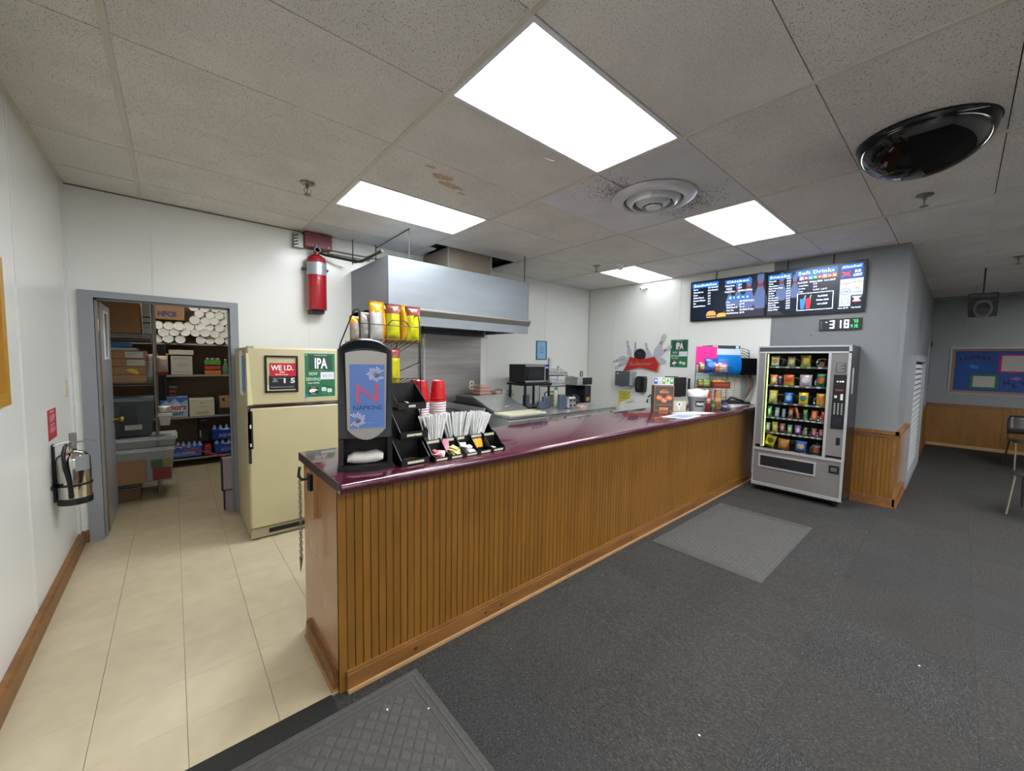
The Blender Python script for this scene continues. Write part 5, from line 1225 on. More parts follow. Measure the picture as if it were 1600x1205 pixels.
def can(a, c, r_, h, col, lb, name, top=None):
    p_ = F.p(a, .006, c); t = thing(name, lb, 'can', tuple(p_))
    MB().lathe([(r_*.95, 0), (r_, .006), (r_, h-.006), (r_*.94, h)], p_.x, p_.y, p_.z, 22).build('body', M('can_'+col, col, .35, .2), t)
    MB().lathe([(r_*1.0, h*.35), (r_*1.005, h*.36), (r_*1.005, h*.6), (r_, h*.61)], p_.x, p_.y, p_.z, 22, cap=False).build('label_band', M('canband_'+(top or 'C8B8A0'), top or 'C8B8A0', .4), t)
can(.113, -.05, .040, .215, 'A82830', 'tall red canister standing at the left of the bottom wire basket', 'red_canister', 'C8A080')
can(.176, -.035, .024, .10, '4A7A50', 'short green jar between the two canisters in the bottom wire basket', 'green_jar', '9AA880')
can(.235, -.06, .040, .225, '9A7050', 'tall brown cardboard canister in the middle of the bottom wire basket', 'brown_canister', 'C08A60')
can(.315, -.05, .032, .085, '3A4468', 'short dark blue jar at the right of the bottom wire basket', 'blue_jar', 'B8BCC8')

# ---- white back counter on the right wall with register and drink fountain
bc = thing('back_counter', 'white back counter against the right wall under the drink fountain', 'counter', (5.55, 2.4, 0))
MB().box(5.28, 2.43, 0.10, 5.86, 2.92, 0.945).build('cabinet', M('white_laminate', 'CFD0CC', .35), bc, smooth=0)
MB().box(5.25, 2.43, 0.945, 5.862, 2.94, 0.985, .004).build('worktop', M('white_laminate'), bc)
o_ = MB().box(5.18, 1.80, 1.001, 5.862, 2.42, 1.018, .003).build('white_board', M('white_laminate')); tag(o_, 'white board lying at the far end of the maroon countertop under the drink fountain', 'board')
o_.name = 'white_board'
ps2 = thing('cash_register', 'black point of sale register on the white back counter', 'register', (5.55, 2.65, .985))
Fp = FK(5.42, 2.82, -62, 0)
MB().fbox(Fp, 0, .28, 1.06, 1.335, -.05, 0).build('monitor', BLACK, ps2, smooth=0)
MB().fbox(Fp, -.01, .17, 1.325, 1.345, -.06, .01).build('monitor_top', M('register_grey', '4A4E54', .4), ps2, smooth=0)
MB().fbox(Fp, .30, .33, 1.08, 1.32, -.12, .02).fbox(Fp, .05, .22, .985, 1.06, -.10, -.02).build('card_reader', M('register_black', '17191D', .35), ps2, smooth=0)
ft = thing('drink_fountain', 'drink fountain with a bright blue curved front beside the vending machine', 'drink fountain', (5.5, 2.0, 1.0))
Ff = FK(5.29, 2.10, -38, 0)
SG = M('fountain_silver', 'A4A6A4', .35, .5)
BLU = M('fountain_blue', '0F74C4', .3)
n = 10; vs = []; pr_ = [(0.0, 1.40), (.03, 1.43), (.045, 1.48), (.045, 1.56), (.03, 1.62), (.01, 1.655)]
m_ = MB().plate(Fr(Ff.o, Ff.n, Ff.v), [(-.25, 1.40)]+[(c, z) for c, z in pr_]+[(-.25, 1.655)], -.335, -.0).build('blue_front', BLU, ft, 30)
MB().fbox(Ff, 0, .335, 1.655, 1.735, -.25, .005).build('light_panel', M('fountain_pale', 'C4D4E4', .3), ft, smooth=0)
MB().fbox(Ff, -.04, .33, 1.735, 1.775, -.25, .008).build('dark_header', M('fountain_dark', '2A3038', .4), ft, smooth=0)
MB().fbox(Ff, -.038, .03, 1.738, 1.770, .008, .010).fbox(Ff, .27, .31, 1.738, 1.773, .008, .010).build('header_badge', M('fountain_pale'), ft, smooth=0)
MB().fbox(Ff, .34, .55, 1.40, 1.615, -.25, .03).build('black_side_box', BLACK, ft, smooth=0)
MB().fbox(Ff, .05, .44, 1.06, 1.40, -.20, -.10).build('lower_body', M('fountain_cream', 'B4B0A4', .4), ft, smooth=0)
mb = MB()
for i in range(4):
    for j in range(9): mb.fbox(Ff, .10+.085*i, .165+.085*i, 1.11+.028*j, 1.128+.028*j, -.10, -.094)
mb.build('vent_grid', M('fountain_vent', 'D6D4CA', .4), ft, smooth=0)
MB().fbox(Ff, .44, .475, 1.02, 1.40, -.20, -.05).build('side_post', SG, ft, smooth=0)
MB().fbox(Ff, .02, .50, 1.019, 1.045, -.22, .02).build('drip_tray', M('tray_dark', '1E2022', .4), ft, smooth=0)
MB().tube([Ff.p(.10, 1.045, -.02), Ff.p(.10, 1.085, -.02)], .006, 6).tube([Ff.p(.10, 1.083, -.02), Ff.p(.10, 1.095, -.02)], .012, 8).tube([Ff.p(.20, 1.05, -.02), Ff.p(.27, 1.10, -.03), Ff.p(.36, 1.07, 0), Ff.p(.42, 1.05, 0)], .012, 6).build('lever', BLKM, ft)
mb = MB()
for i in range(5):
    mb.tube([Ff.p(.33, 1.72-.02*i, -.1), Ff.p(.42, 1.745-.03*i, -.08), Ff.p(.52, 1.72-.04*i, -.1), Ff.p(.545, 1.64, -.12)], .005, 6)
for i in range(3): mb.tube([Ff.p(.50+.015*i, 1.40, -.05), Ff.p(.52+.012*i, 1.25, -.03), Ff.p(.49+.01*i, 1.14, -.05), Ff.p(.46, 1.06, -.06)], .007, 6)
mb.build('syrup_hose', M('hose_brown', '7A5A48', .5), ft)

# ---- things on the right wall
F = FT(XT, 0)
td = thing('towel_dispenser', 'smoky grey paper towel dispenser on the right wall above the yellow notice', 'towel dispenser', (XT-.1, 3.78, 1.12))
MB().plate(F, [(-3.90, 1.145), (-3.76, 1.125), (-3.62, 1.145), (-3.62, 1.385), (-3.90, 1.385)], .0, .13).build('cover', M('smoke_plastic', '4A5258', .25), td, smooth=0)
MB().fbox(F, -3.62, -3.57, 1.15, 1.385, 0, .125).build('side_panel', M('dispenser_grey', '9AA2A8', .4), td, smooth=0)
MB().disc(F, -3.85, 1.345, .012, .13, .136, 10).build('lock', WHITE, td); MB().fbox(F, -3.82, -3.62, 1.12, 1.13, .01, .12).build('towel', WHITE, td, smooth=0)
sd = thing('soap_dispenser', 'black rounded soap dispenser on the right wall beside the towel dispenser', 'soap dispenser', (XT-.06, 3.45, 1.05))
MB().plate(F, [(-3.52, 1.05), (-3.38, 1.05), (-3.37, 1.10), (-3.37, 1.28), (-3.385, 1.31), (-3.50, 1.31), (-3.53, 1.27), (-3.535, 1.12)], 0, .095).build('case', BLACK, sd, smooth=0)
MB().fbox(F, -3.50, -3.42, 1.09, 1.29, .095, .11).build('push_cover', M('soap_grey', '24282C', .3), sd, smooth=0)
MB().disc(F, -3.47, 1.14, .014, .11, .114, 10).build('badge', M('register_grey'), sd)
yn = thing('yellow_notice', 'yellow paper notice taped below the towel dispenser', 'paper', (XT, 3.79, .78))
MB().fbox(F, -3.90, -3.67, .79, 1.045, 0, .0015).build('sheet', M('yellow_paper', 'C8C04A', .7), yn, smooth=0)
text(yn, F, 'ALL\nEMPLOYEES\nMUST\nWASH HANDS', -3.785, 1.0, .022, M('brown_ink', '6A5A20', .7), w=.17, align='CENTER', c=.002)
hs = thing('hand_sink', 'white wall-hung hand sink with a dark faucet in the corner beyond the counter', 'sink', (5.65, 3.2, .75))
WS = M('sink_white', 'D8DAD6', .25)
mb = MB(); mb.fbox(F, -3.60, -2.95, .74, .90, .0, .02).fbox(F, -3.60, -2.95, .72, .74, .0, .42).fbox(F, -3.60, -3.58, .74, .86, .02, .42).fbox(F, -2.97, -2.95, .74, .90, .02, .42).fbox(F, -3.58, -2.97, .74, .88, .40, .42)
mb.plate(Fr(F.p(0, 0, 0), (-1, 0, 0), (0, 0, 1)), [(0, .90), (.42, .86), (.42, .875), (0, .96)], 3.60, 3.58).build('basin', WS, hs, smooth=0)
MB().tube([F.p(-3.25, .88, .05), F.p(-3.25, 1.0, .06), F.p(-3.25, 1.02, .10), F.p(-3.25, .99, .16)], .012, 8).tube([F.p(-3.33, .89, .05), F.p(-3.31, .94, .07)], .012, 6).tube([F.p(-3.17, .89, .05), F.p(-3.19, .94, .07)], .012, 6).build('faucet', M('faucet_dark', '2A2A2C', .3, .6), hs)
o_ = MB().fbox(F, -3.10, -2.99, .885, .95, .10, .25).build('black_scrubber', BLACK, smooth=0); tag(o_, 'small black object on the corner of the hand sink', 'scrubber')
sc3 = thing('security_camera', 'small white security camera on the right wall under the corner light', 'camera', (XT-.05, 3.46, 2.74))
MB().disc(F, -3.44, 2.765, .035, 0, .02, 16).build('mount', WHITE, sc3); MB().tube([F.p(-3.44, 2.765, .02), F.p(-3.47, 2.745, .06), F.p(-3.50, 2.735, .09)], .028, 12).build('body', WHITE, sc3)
MB().tube([F.p(-3.50, 2.735, .089), F.p(-3.504, 2.733, .094)], .017, 12).build('lens', BLACK, sc3)
# bowling sign
F = FT(XT-.002, 0)
bw = thing('bowling_sign', 'tin beer sign with a red bow tie, black ball and flying bowling pins', 'sign', (XT, 3.5, 1.4))
PINW = M('pin_white', 'B0B5BE', .35); PRED = M('pin_red', 'A8222E', .4)
def pin(cx_, cy_, L_, ang, c0, name='pin'):
    prof = [(0, .055), (.03, .075), (.15, .12), (.30, .145), (.42, .125), (.55, .08), (.66, .052), (.74, .05), (.82, .075), (.90, .085), (.96, .065), (1.0, .02)]
    ca, sa = math.cos(R(ang)), math.sin(R(ang)); P_ = lambda s_, t: (cx_+L_*(s_*ca-t*sa), cy_+L_*(s_*sa+t*ca))
    pts = [P_(s_, t) for s_, t in prof]+[P_(s_, -t) for s_, t in prof[::-1]]
    o_ = MB().plate(F, pts, c0, c0+.006).build(name, PINW, bw, smooth=0)
    for s0, s1, w0, w1 in ((.61, .64, .066, .06), (.68, .71, .052, .052)):
        MB().plate(F, [P_(s0, w0), P_(s1, w1), P_(s1, -w1), P_(s0, -w0)], c0+.006, c0+.0072).build('pin_stripe', PRED, o_, smooth=0)
    return o_
pin(-3.69, 1.62, .30, 105, .006); pin(-3.70, 1.62, .36, 215, .004); pin(-3.60, 1.64, .24, 92, .002); pin(-3.79, 1.63, .26, 200, .009)
pin(-3.25, 1.60, .42, 68, .010); pin(-3.32, 1.58, .30, 110, .004); pin(-3.28, 1.62, .36, 30, .008); pin(-3.05, 1.55, .32, 165, .014)
MB().disc(F, -3.51, 1.66, .105, .010, .022, 30).build('bowling_ball', M('ball_black', '1C1A22', .15), bw, smooth=40)
MB().disc(F, -3.50, 1.68, .010, .022, .0228, 10).disc(F, -3.53, 1.69, .008, .022, .0228, 10).build('ball_shine', M('ball_violet', '6A5A78', .4), bw, smooth=0)
bt = [(-3.81, 1.385), (-3.74, 1.50), (-3.68, 1.63), (-3.56, 1.595), (-3.46, 1.59), (-3.25, 1.63), (-3.17, 1.52), (-3.20, 1.40), (-3.36, 1.435), (-3.50, 1.46), (-3.64, 1.43)]
MB().plate(F, [(a+(a+3.5)*.07, b+(b-1.51)*.10-.006) for a, b in bt], .014, .022).build('gold_edge', M('gold_print', 'B08A50', .4), bw, smooth=0)
MB().plate(F, bt, .022, .028).build('bow_tie', M('bow_red', 'B0202A', .35), bw, smooth=0)
text(bw, F, 'Budweiser', -3.49, 1.49, .062, M('gold_print'), w=.42, align='CENTER', shear=.25, c=.029, rot=R(3))
ipa(FT(XT-.003, 0), -2.99, -2.72, 1.475, 1.895, 'green IPA beer poster on the right wall beside the bowling sign', (XT, -(-2.85), 1.5))

# ---- menu screens
SB = M('screen_bezel', '0B0C0E', .3); SCRN = M('screen_navy', '0E1A2C', .25, emit=.35); SBL = M('screen_blue', '1E62C0', .3, emit=.9)
SWH = M('screen_white', 'D8E6FF', .3, emit=1.1); SRED = M('screen_red', 'C03A48', .3, emit=.8); SPIN = M('screen_pin', '5A6C98', .3, emit=.45); SPR = M('screen_pin_red', '8A3040', .3, emit=.5)
def screen(name, lb, y0, y1, z0, z1, tilt):
    """y0 (left edge) > y1 ; tilted downwards"""
    t = thing(name, lb, 'menu screen', (XT-.1, (y0+y1)/2, z0))
    v = Vector((-math.sin(R(tilt)), 0, math.cos(R(tilt))))
    Fq = Fr((5.80+0.03, y0, z0), (0, -1, 0), v); w = y0-y1; h = z1-z0
    MB().fbox(Fq, 0, w, 0, h, -.045, 0).build('housing', SB, t, smooth=0)
    MB().fbox(Fq, .012, w-.012, .022, h-.012, 0, .002).build('display', SCRN, t, smooth=0)
    MB().frame(Fq, 0, w, 0, h, .011, 0, .006).build('bezel', SB, t, smooth=0)
    MB().box(5.835, (y0+y1)/2-.2, z0+.15, XT, (y0+y1)/2+.2, z0+.4).build('wall_mount', BLKM, t, smooth=0)
    return t, Fq, w, h
def scr_pin(t, Fq, cx_, b0, L_, c=.003):
    prof = [(0, .11), (.12, .16), (.30, .17), (.45, .12), (.60, .07), (.70, .06), (.82, .085), (.92, .09), (1.0, .03)]
    pts = [(cx_+L_*w_, b0+L_*s_) for s_, w_ in prof]+[(cx_-L_*w_, b0+L_*s_) for s_, w_ in prof[::-1]]
    MB().plate(Fq, pts, c-.001, c).build('pin_picture', SPIN, t, smooth=0)
    MB().fbox(Fq, cx_-.065*L_, cx_+.065*L_, b0+.60*L_, b0+.70*L_, c, c+.0006).build('pin_stripe', SPR, t, smooth=0)
def head(t, Fq, s, a0, a1, b0, b1):
    MB().fbox(Fq, a0, a1, b0, b1, .003, .004).build('heading_bar', SBL, t, smooth=0)
    text(t, Fq, s, (a0+a1)/2, b0+(b1-b0)*.26, (b1-b0)*.55, SWH, w=(a1-a0)*.86, align='CENTER', bold=.02, c=.005, space=1.1)
t1, Fq, w, h = screen('menu_screen', 'left wall menu screen listing Sandwiches, Chicken and Sides', 2.685, 1.712, 2.155, 2.725, 3)
for i, (c_, b_, L_) in enumerate(((.535, .15, .30), (.64, .16, .34), (.77, .14, .40), (.905, .12, .46))): scr_pin(t1, Fq, c_, b_, L_)
MB().plate(Fq, [(.30, .022), (.95, .022), (.95, .16), (.55, .17), (.42, .10)], .002, .0026).build('lane_picture', M('screen_lane', '34303E', .3, emit=.35), t1, smooth=0)
head(t1, Fq, 'Sandwiches', .025, .385, .475, .54)
text(t1, Fq, 'Burger\nCheeseburger\nGyros\nGrilled Cheese\nBreaded Chicken\nFish\nHam/Egg/Cheese', .04, .445, .020, SWH, w=.17, bold=.03, c=.004, line=1.45)
text(t1, Fq, '$4.50  W/Fries $6.50\n$4.75  W/Fries $6.75\n$5.75\n$3.50\n$5.25\n$4.75\n$3.75', .245, .455, .019, SWH, w=.135, bold=.03, c=.004, line=1.45)
head(t1, Fq, 'Chicken', .475, .79, .475, .53)
text(t1, Fq, 'Chicken Strips\n   (3 piece)\nChicken Wings', .47, .445, .020, SWH, w=.13, bold=.03, c=.004, line=1.45)
text(t1, Fq, '$5.75\n$6.75\n$8.75/$13.5 (W/Fries)', .64, .445, .020, SWH, w=.17, bold=.03, c=.004, line=1.45)
head(t1, Fq, 'S i d e s', .51, .79, .265, .315)
text(t1, Fq, 'Fries\nOnion Rings\nMozz Cheese St\nTater Tots\nFried Mushrooms', .50, .225, .019, SWH, w=.15, bold=.03, c=.004, line=1.45)
text(t1, Fq, '$2.75/$3.75 (Lg)\n$4.75\n$5.75\n$2.75/$3.75 (Lg)\n$4.75', .665, .225, .019, SWH, w=.17, bold=.03, c=.004, line=1.45)
bg = [(.36, .045), (.23, .045)]
MB().plate(Fq, [(.235, .04), (.355, .04), (.36, .055), (.23, .055)], .004, .005).plate(Fq, [(.23, .085), (.36, .085), (.352, .115), (.325, .135), (.265, .135), (.238, .115)], .004, .005).build('burger_bun', M('screen_bun', 'D8905A', .4, emit=.7), t1, smooth=0)
MB().fbox(Fq, .228, .362, .055, .07, .004, .005).build('burger_patty', M('screen_patty', '5A3A28', .4, emit=.4), t1, smooth=0)
MB().plate(Fq, [(.225, .07), (.365, .07), (.36, .085), (.23, .085)], .004, .0055).build('burger_lettuce', M('screen_lettuce', 'A8B050', .4, emit=.5), t1, smooth=0)
MB().plate(Fq, [(.37, .04), (.49, .045), (.495, .085), (.46, .095), (.40, .095), (.375, .075)], .004, .005).build('fries_picture', M('screen_fries', 'E0A040', .4, emit=.7), t1, smooth=0)
t2, Fq, w, h = screen('menu_screen', 'right wall menu screen listing Snacks, Soft Drinks and Alcohol', 1.706, .748, 2.15, 2.72, 3)
scr_pin(t2, Fq, .16, .20, .34); scr_pin(t2, Fq, .30, .22, .28)
MB().plate(Fq, [(.012, .022), (.20, .022), (.12, .09), (.012, .10)], .002, .0026).build('lane_picture', M('screen_lane'), t2, smooth=0)
head(t2, Fq, 'Snacks', .015, .265, .465, .525)
text(t2, Fq, 'Cheese Stix\nPretzel\nCheese Nacho\nNacho Cheese Wraps\nSoft Pretzel\nHot Dog\nCorn Dog\nMini Corn Dogs\nTaco Munchers\nJalapeno Poppers\nPickle Chips\nNachos & Cheese\nNachos & Meat', .022, .44, .017, SWH, w=.155, bold=.03, c=.004, line=1.28)
text(t2, Fq, '\n'.join(('$4.75', '$3.25', '$4.25', '$4.75', '$3.75', '$2.75', '$2.75', '$4.25', '$4.25', '$5.75', '$3.75', '$4.25', '$5.75')), .215, .455, .017, SWH, w=.042, bold=.03, c=.004, line=1.30)
head(t2, Fq, 'Soft Drinks', .305, .705, .465, .535)
for i, c in enumerate(('B8A0E0', 'A83A60', '38A0D8', '3A9A50', 'C02A48', 'C89A70', 'D05030', 'E07A30')):
    MB().fbox(Fq, .345+.045*i, .386+.045*i, .418, .462, .003, .004).build('drink_logo', M('screen_'+c, c, .3, emit=.7), t2, smooth=0)
    MB().fbox(Fq, .353+.045*i, .378+.045*i, .435, .445, .004, .0046).build('logo_mark', SWH, t2, smooth=0)
text(t2, Fq, 'Small $2.50   Medium $3.00   Large $3.50', .33, .382, .018, SWH, w=.36, bold=.03, c=.004)
text(t2, Fq, 'Bottled Water\nIce Water\nCoffee', .345, .345, .017, SWH, w=.09, bold=.02, c=.004, line=1.5)
text(t2, Fq, '$1.50\n$0.75\nSm $1.25   Lg $1.75', .485, .355, .017, SWH, w=.13, bold=.02, c=.004, line=1.5)
MB().frame(Fq, .33, .68, .055, .262, .007, .003, .004).build('slush_frame', SWH, t2, smooth=0)
for (a_, m_) in ((.36, M('screen_cupblue', '2A78D0', .3, emit=.8)), (.415, M('screen_cupred', 'E02838', .3, emit=.8))):
    MB().plate(Fq, [(a_+.008, .075), (a_+.045, .075), (a_+.056, .195), (a_, .195)], .003, .005).build('slush_cup', m_, t2, smooth=0)
    MB().plate(Fq, [(a_+.04, .195), (a_+.045, .195), (a_+.058, .235), (a_+.053, .235)], .003, .004).build('slush_straw', SWH, t2, smooth=0)
text(t2, Fq, 'Small $3.00\nMedium $4.00\nLarge $4.50', .58, .205, .019, SWH, w=.115, align='CENTER', bold=.03, c=.005, line=1.75)
head(t2, Fq, 'Alcohol', .735, .925, .485, .535)
MB().fbox(Fq, .735, .935, .375, .485, .002, .003).build('blue_block', M('screen_midblue', '16408C', .3, emit=.6), t2, smooth=0)
MB().plate(Fq, [(.74, .40), (.765, .43), (.74, .465), (.785, .45), (.83, .465), (.812, .43), (.83, .40), (.785, .415)], .003, .004).build('bow_tie_logo', SRED, t2, smooth=0)
text(t2, Fq, 'BUD\nLIGHT', .885, .44, .030, SWH, w=.075, align='CENTER', bold=.03, c=.004, line=1.0)
MB().fbox(Fq, .735, .835, .07, .375, .002, .003).fbox(Fq, .835, .935, .19, .375, .002, .003).build('pale_block', M('screen_pale', 'B8C8E8', .3, emit=.75), t2, smooth=0)
text(t2, Fq, 'Coors', .785, .315, .030, SRED, w=.09, align='CENTER', bold=.02, c=.004, shear=.2)
text(t2, Fq, 'ULTRA', .887, .325, .018, M('screen_midblue'), w=.08, align='CENTER', c=.004)
MB().disc(Fq, .785, .235, .045, .003, .0036, 24, .038).build('miller_ring', M('screen_midblue'), t2, smooth=0)
MB().disc(Fq, .785, .235, .040, .0036, .0040, 24, .033).build('miller_disc', M('screen_pale'), t2, smooth=0)
text(t2, Fq, 'Lite', .785, .225, .028, M('screen_midblue'), w=.05, align='CENTER', shear=.2, bold=.02, c=.0046)
text(t2, Fq, 'Corona', .887, .215, .020, M('screen_midblue'), w=.08, align='CENTER', bold=.02, c=.004)
MB().disc(Fq, .887, .265, .018, .003, .004, 12, .014).build('crown_logo', M('screen_fries'), t2, smooth=0)
MB().ring(Fq, .785, .125, .030, .034, .003, .004, 24).build('ring_logo', M('print_dark'), t2, smooth=0)
text(t2, Fq, 'IPA', .785, .118, .014, M('print_dark'), w=.03, align='CENTER', c=.004)
MB().plate(Fq, [(.845, .175), (.93, .175), (.90, .145), (.925, .12), (.85, .12), (.873, .145)], .003, .004).build('seltzer_logo', SWH, t2, smooth=0)
text(t2, Fq, 'WHITE\nCLAW', .888, .13, .016, SRED, w=.06, align='CENTER', bold=.02, c=.0046)
text(t2, Fq, 'Cans $3.75    Tall $4.50', .725, .045, .014, SWH, w=.20, bold=.02, c=.004)
text(t2, Fq, 'LG', .485, .006, .010, M('register_grey'), w=.02, align='CENTER', c=.008)
for y in (2.35, 1.50, 1.05):
    hk = MB().tube([(5.84, y, 2.70), (XT-.01, y, ZC)], .006, 6).build('screen_cable', BLKM); tag(hk, 'black cable above the menu screens, '+{2.35: 'over the left screen', 1.5: 'at the joint of the screens', 1.05: 'over the right screen'}[y], 'cable')
# ---- LED clock
ck = thing('led_clock', 'black digital wall clock with white and green digits below the right screen', 'clock', (XT-.02, .95, 1.95))
F = FT(XT, 0)
MB().fbox(F, -1.145, -.765, 1.955, 2.085, 0, .03).build('case', BLACK, ck, smooth=0)
WD = M('digit_white', 'DCEEFF', .3, emit=2.0); GD = M('digit_green', '28D070', .3, emit=1.4)
SEG = {'0': 'abcdef', '1': 'bc', '2': 'abged', '3': 'abgcd', '4': 'fgbc', '5': 'afgcd', '6': 'afgedc', '7': 'abc', '8': 'abcdefg', '9': 'abcdfg'}
def digit(ch, a, b, w_, h_, t_, mat, parent):
    mb = MB(); P_ = {'a': (a, a+w_, b+h_-t_, b+h_), 'd': (a, a+w_, b, b+t_), 'g': (a, a+w_, b+h_/2-t_/2, b+h_/2+t_/2), 'b': (a+w_-t_, a+w_, b+h_/2, b+h_), 'c': (a+w_-t_, a+w_, b, b+h_/2), 'f': (a, a+t_, b+h_/2, b+h_), 'e': (a, a+t_, b, b+h_/2)}
    for s_ in SEG[ch]: q = P_[s_]; mb.fbox(F, q[0], q[1], q[2], q[3], .030, .0312)
    return mb.build('digit', mat, parent, smooth=0)
digit('3', -1.045, 1.975, .042, .09, .011, WD, ck); digit('1', -.975, 1.975, .035, .09, .011, WD, ck); digit('8', -.915, 1.975, .042, .09, .011, WD, ck)
MB().fbox(F, -1.085, -1.07, 2.046, 2.052, .030, .0312).build('am_mark', WD, ck, smooth=0)
for i, c_ in enumerate('73'): digit(c_, -.835+.024*i, 2.030, .016, .035, .005, GD, ck)
for i, c_ in enumerate('415'): digit(c_, -.855+.022*i, 1.975, .015, .035, .005, GD, ck)
mb = MB()
for i in range(7): mb.fbox(F, -1.132, -1.120, 1.972+.014*i, 1.980+.014*i, .030, .0312)
mb.build('weekday_marks', M('digit_dim', '5A6A70', .4, emit=.2), ck, smooth=0)
MB().disc(F, -1.22, 1.90, .006, 0, .006, 8).build('screw', BLKM, ck)

# ============================================================ VENDING MACHINE
VX, VY0, VY1, VZ0, VZ1 = 5.35, .757, 1.618, .06, 1.758
vm = thing('vending_machine', 'grey snack vending machine with a lit glass front at the end of the counter', 'vending machine', (5.6, 1.19, 0))
VG = M('vending_grey', '767371', .4, .15); VS = M('vending_aluminium', 'BCBCBE', .35, .5); VB = M('vending_side_black', '121113', .25)
F = Fr((VX, VY1, 0), (0, -1, 0), (0, 0, 1)); W = VY1-VY0
G0, G1, GZ0, GZ1 = .088, .672, .535, 1.672
mb = MB(); yb_ = .50
mb.fbox(F, 0, W, VZ0+.02, GZ0-.03, -yb_, -.03).fbox(F, 0, .05, GZ0-.03, VZ1, -yb_, -.03).fbox(F, G1+.03, W, GZ0-.03, VZ1, -yb_, -.03).fbox(F, .05, G1+.03, 1.71, VZ1, -yb_, -.03).fbox(F, .05, G1+.03, GZ0-.03, 1.71, -yb_, -.40)
mb.build('cabinet', VB, vm, smooth=0)
MB().fbox(F, 0, G0, .575, 1.672, -.03, 0).fbox(F, G1+.022, W, .565, 1.672, -.03, 0).fbox(F, 0, W, .115, .51, -.03, 0).build('front_panel', VG, vm, smooth=0)
MB().fbox(F, .012, W-.03, 1.692, 1.742, -.03, .002).build('header_panel', M('vending_header', '3A4048', .3), vm, smooth=0)
mb = MB()
mb.fbox(F, 0, W, 1.742, VZ1, -.03, .01).fbox(F, .0, W, 1.674, 1.692, -.03, .008).fbox(F, 0, .012, .53, VZ1, -.03, .008).fbox(F, W-.024, W, .09, VZ1, -.03, .008).fbox(F, G0-.014, G0, .55, 1.675, -.03, .005).fbox(F, G1, G1+.024, .52, 1.675, -.03, .006)
mb.fbox(F, 0, W, .51, .535, -.03, .010).fbox(F, 0, W, .08, .115, -.03, .010).fbox(F, 0, .012, .09, .53, -.03, .004)
mb.build('trim', VS, vm, smooth=0)
MB().fbox(F, G0, G1, GZ0, GZ1, -.012, -.008).build('glass_pane', M('vending_glass', 'E8F0F0', .02, trans=1.0, ior=1.1, spec=.4), vm, smooth=0)
MB().fbox(F, G0-.01, G1+.02, GZ0-.02, GZ1+.02, -.398, -.39).fbox(F, G0-.03, G0-.004, GZ0-.02, GZ1+.02, -.39, -.03).fbox(F, G1+.012, G1+.03, GZ0-.02, GZ1+.02, -.39, -.03).build('interior', M('vending_inside', '101412', .6), vm, smooth=0)
MB().fbox(F, G0+.004, G0+.011, GZ0+.02, GZ1-.01, -.045, -.035).build('tube_light', M('tube_light', 'C8E860', .4, emit=4), vm, smooth=0)
SHZ = [1.525, 1.305, 1.095, .92, .74, .545]
LAB2 = M('price_tag', 'C8CCC8', .6); SHM = M('vending_shelf', '6A6E6C', .4, .6)
for i, z in enumerate(SHZ):
    sh_ = MB().fbox(F, G0+.018, G1, z-.022, z-.016, -.38, -.05).fbox(F, G0+.018, G1, z-.024, z-.004, -.05, -.047).build('shelf', SHM, vm, smooth=0)
    nt_ = 5 if i in (0, 1, 2, 5) else 9
    for k in range(nt_): MB().fbox(F, G0+.05+(G1-G0-.08)*(k+.35)/nt_, G0+.05+(G1-G0-.08)*(k+.35)/nt_+.034, z-.021, z-.007, -.047, -.0455).build('price_tag', LAB2, sh_, smooth=0)
mb = MB()
for zi, z in enumerate(SHZ):
    n_ = 4 if zi in (0, 1, 2, 5) else 8
    for k in range(n_):
        cx_ = G0+.03+(G1-G0-.05)*(k+.5)/n_; rr = .045 if n_ == 4 else .028
        pts = [F.p(cx_+rr*math.cos(t), z+rr+rr*math.sin(t), -.36+.28*t/(2*math.pi*5)) for t in [j*math.pi/4 for j in range(41)]]
        mb.tube(pts, .0016, 4)
ob = mb.build('spiral_coils', CHROME, vm); ob['kind'] = 'stuff'
# keypad column
K0 = G1+.055; K1 = W-.028
MB().fbox(F, K0+.012, K1-.012, 1.462, 1.572, 0, .002).build('info_sticker', M('sticker_dark', '3C4040', .4), vm, smooth=0)
mb = MB()
for i in range(9): mb.fbox(F, K0+.02, K1-.022-(.03 if i in (3, 6) else 0), 1.476+.0105*i, 1.481+.0105*i, .002, .0028)
mb.build('sticker_print', M('sticker_print', '8A8E8C', .5), vm, smooth=0)
cpn = MB().fbox(F, K0, K1, .865, 1.445, 0, .010).build('control_column', BLACK, vm, smooth=0)
text(cpn, F, 'A: 3.40', (K0+K1)/2+.004, 1.365, .016, SWH, w=.062, align='CENTER', bold=.02, c=.0108)
MB().fbox(F, K0+.02, K1-.02, 1.270, 1.290, .010, .014).build('bill_slot', M('bill_slot', '6A3E26', .4), cpn, smooth=0)
MB().fbox(F, K0+.016, K0+.038, 1.195, 1.222, .010, .012).fbox(F, K1-.04, K1-.018, 1.175, 1.24, .010, .013).build('coin_slot', LAB2, cpn, smooth=0)
ky = None
for r_ in range(6):
    for c_ in range(3):
        if ky is None:
            ky = MB().fbox(F, K0+.018, K0+.030, 1.02, 1.034, .010, .013).build('key', M('key_grey', '9AA0A4', .5), cpn, smooth=0)
        else: piece(ky, cpn, F.u*(c_*.030)+F.v*(r_*.021))
MB().fbox(F, K0+.015, K1-.015, .885, .99, .010, .0125).build('display_window', M('deep_blue_black', '0C1020', .1), cpn, smooth=0)
MB().fbox(F, K0+.055, K1-.02, .69, .77, 0, .006).disc(F, K0+.082, .73, .008, .006, .012, 10).build('door_lock', BLACK, vm, smooth=0)
MB().fbox(F, K0+.01, K1-.01, .375, .46, 0, .004).build('coin_return', BLACK, vm, smooth=0)
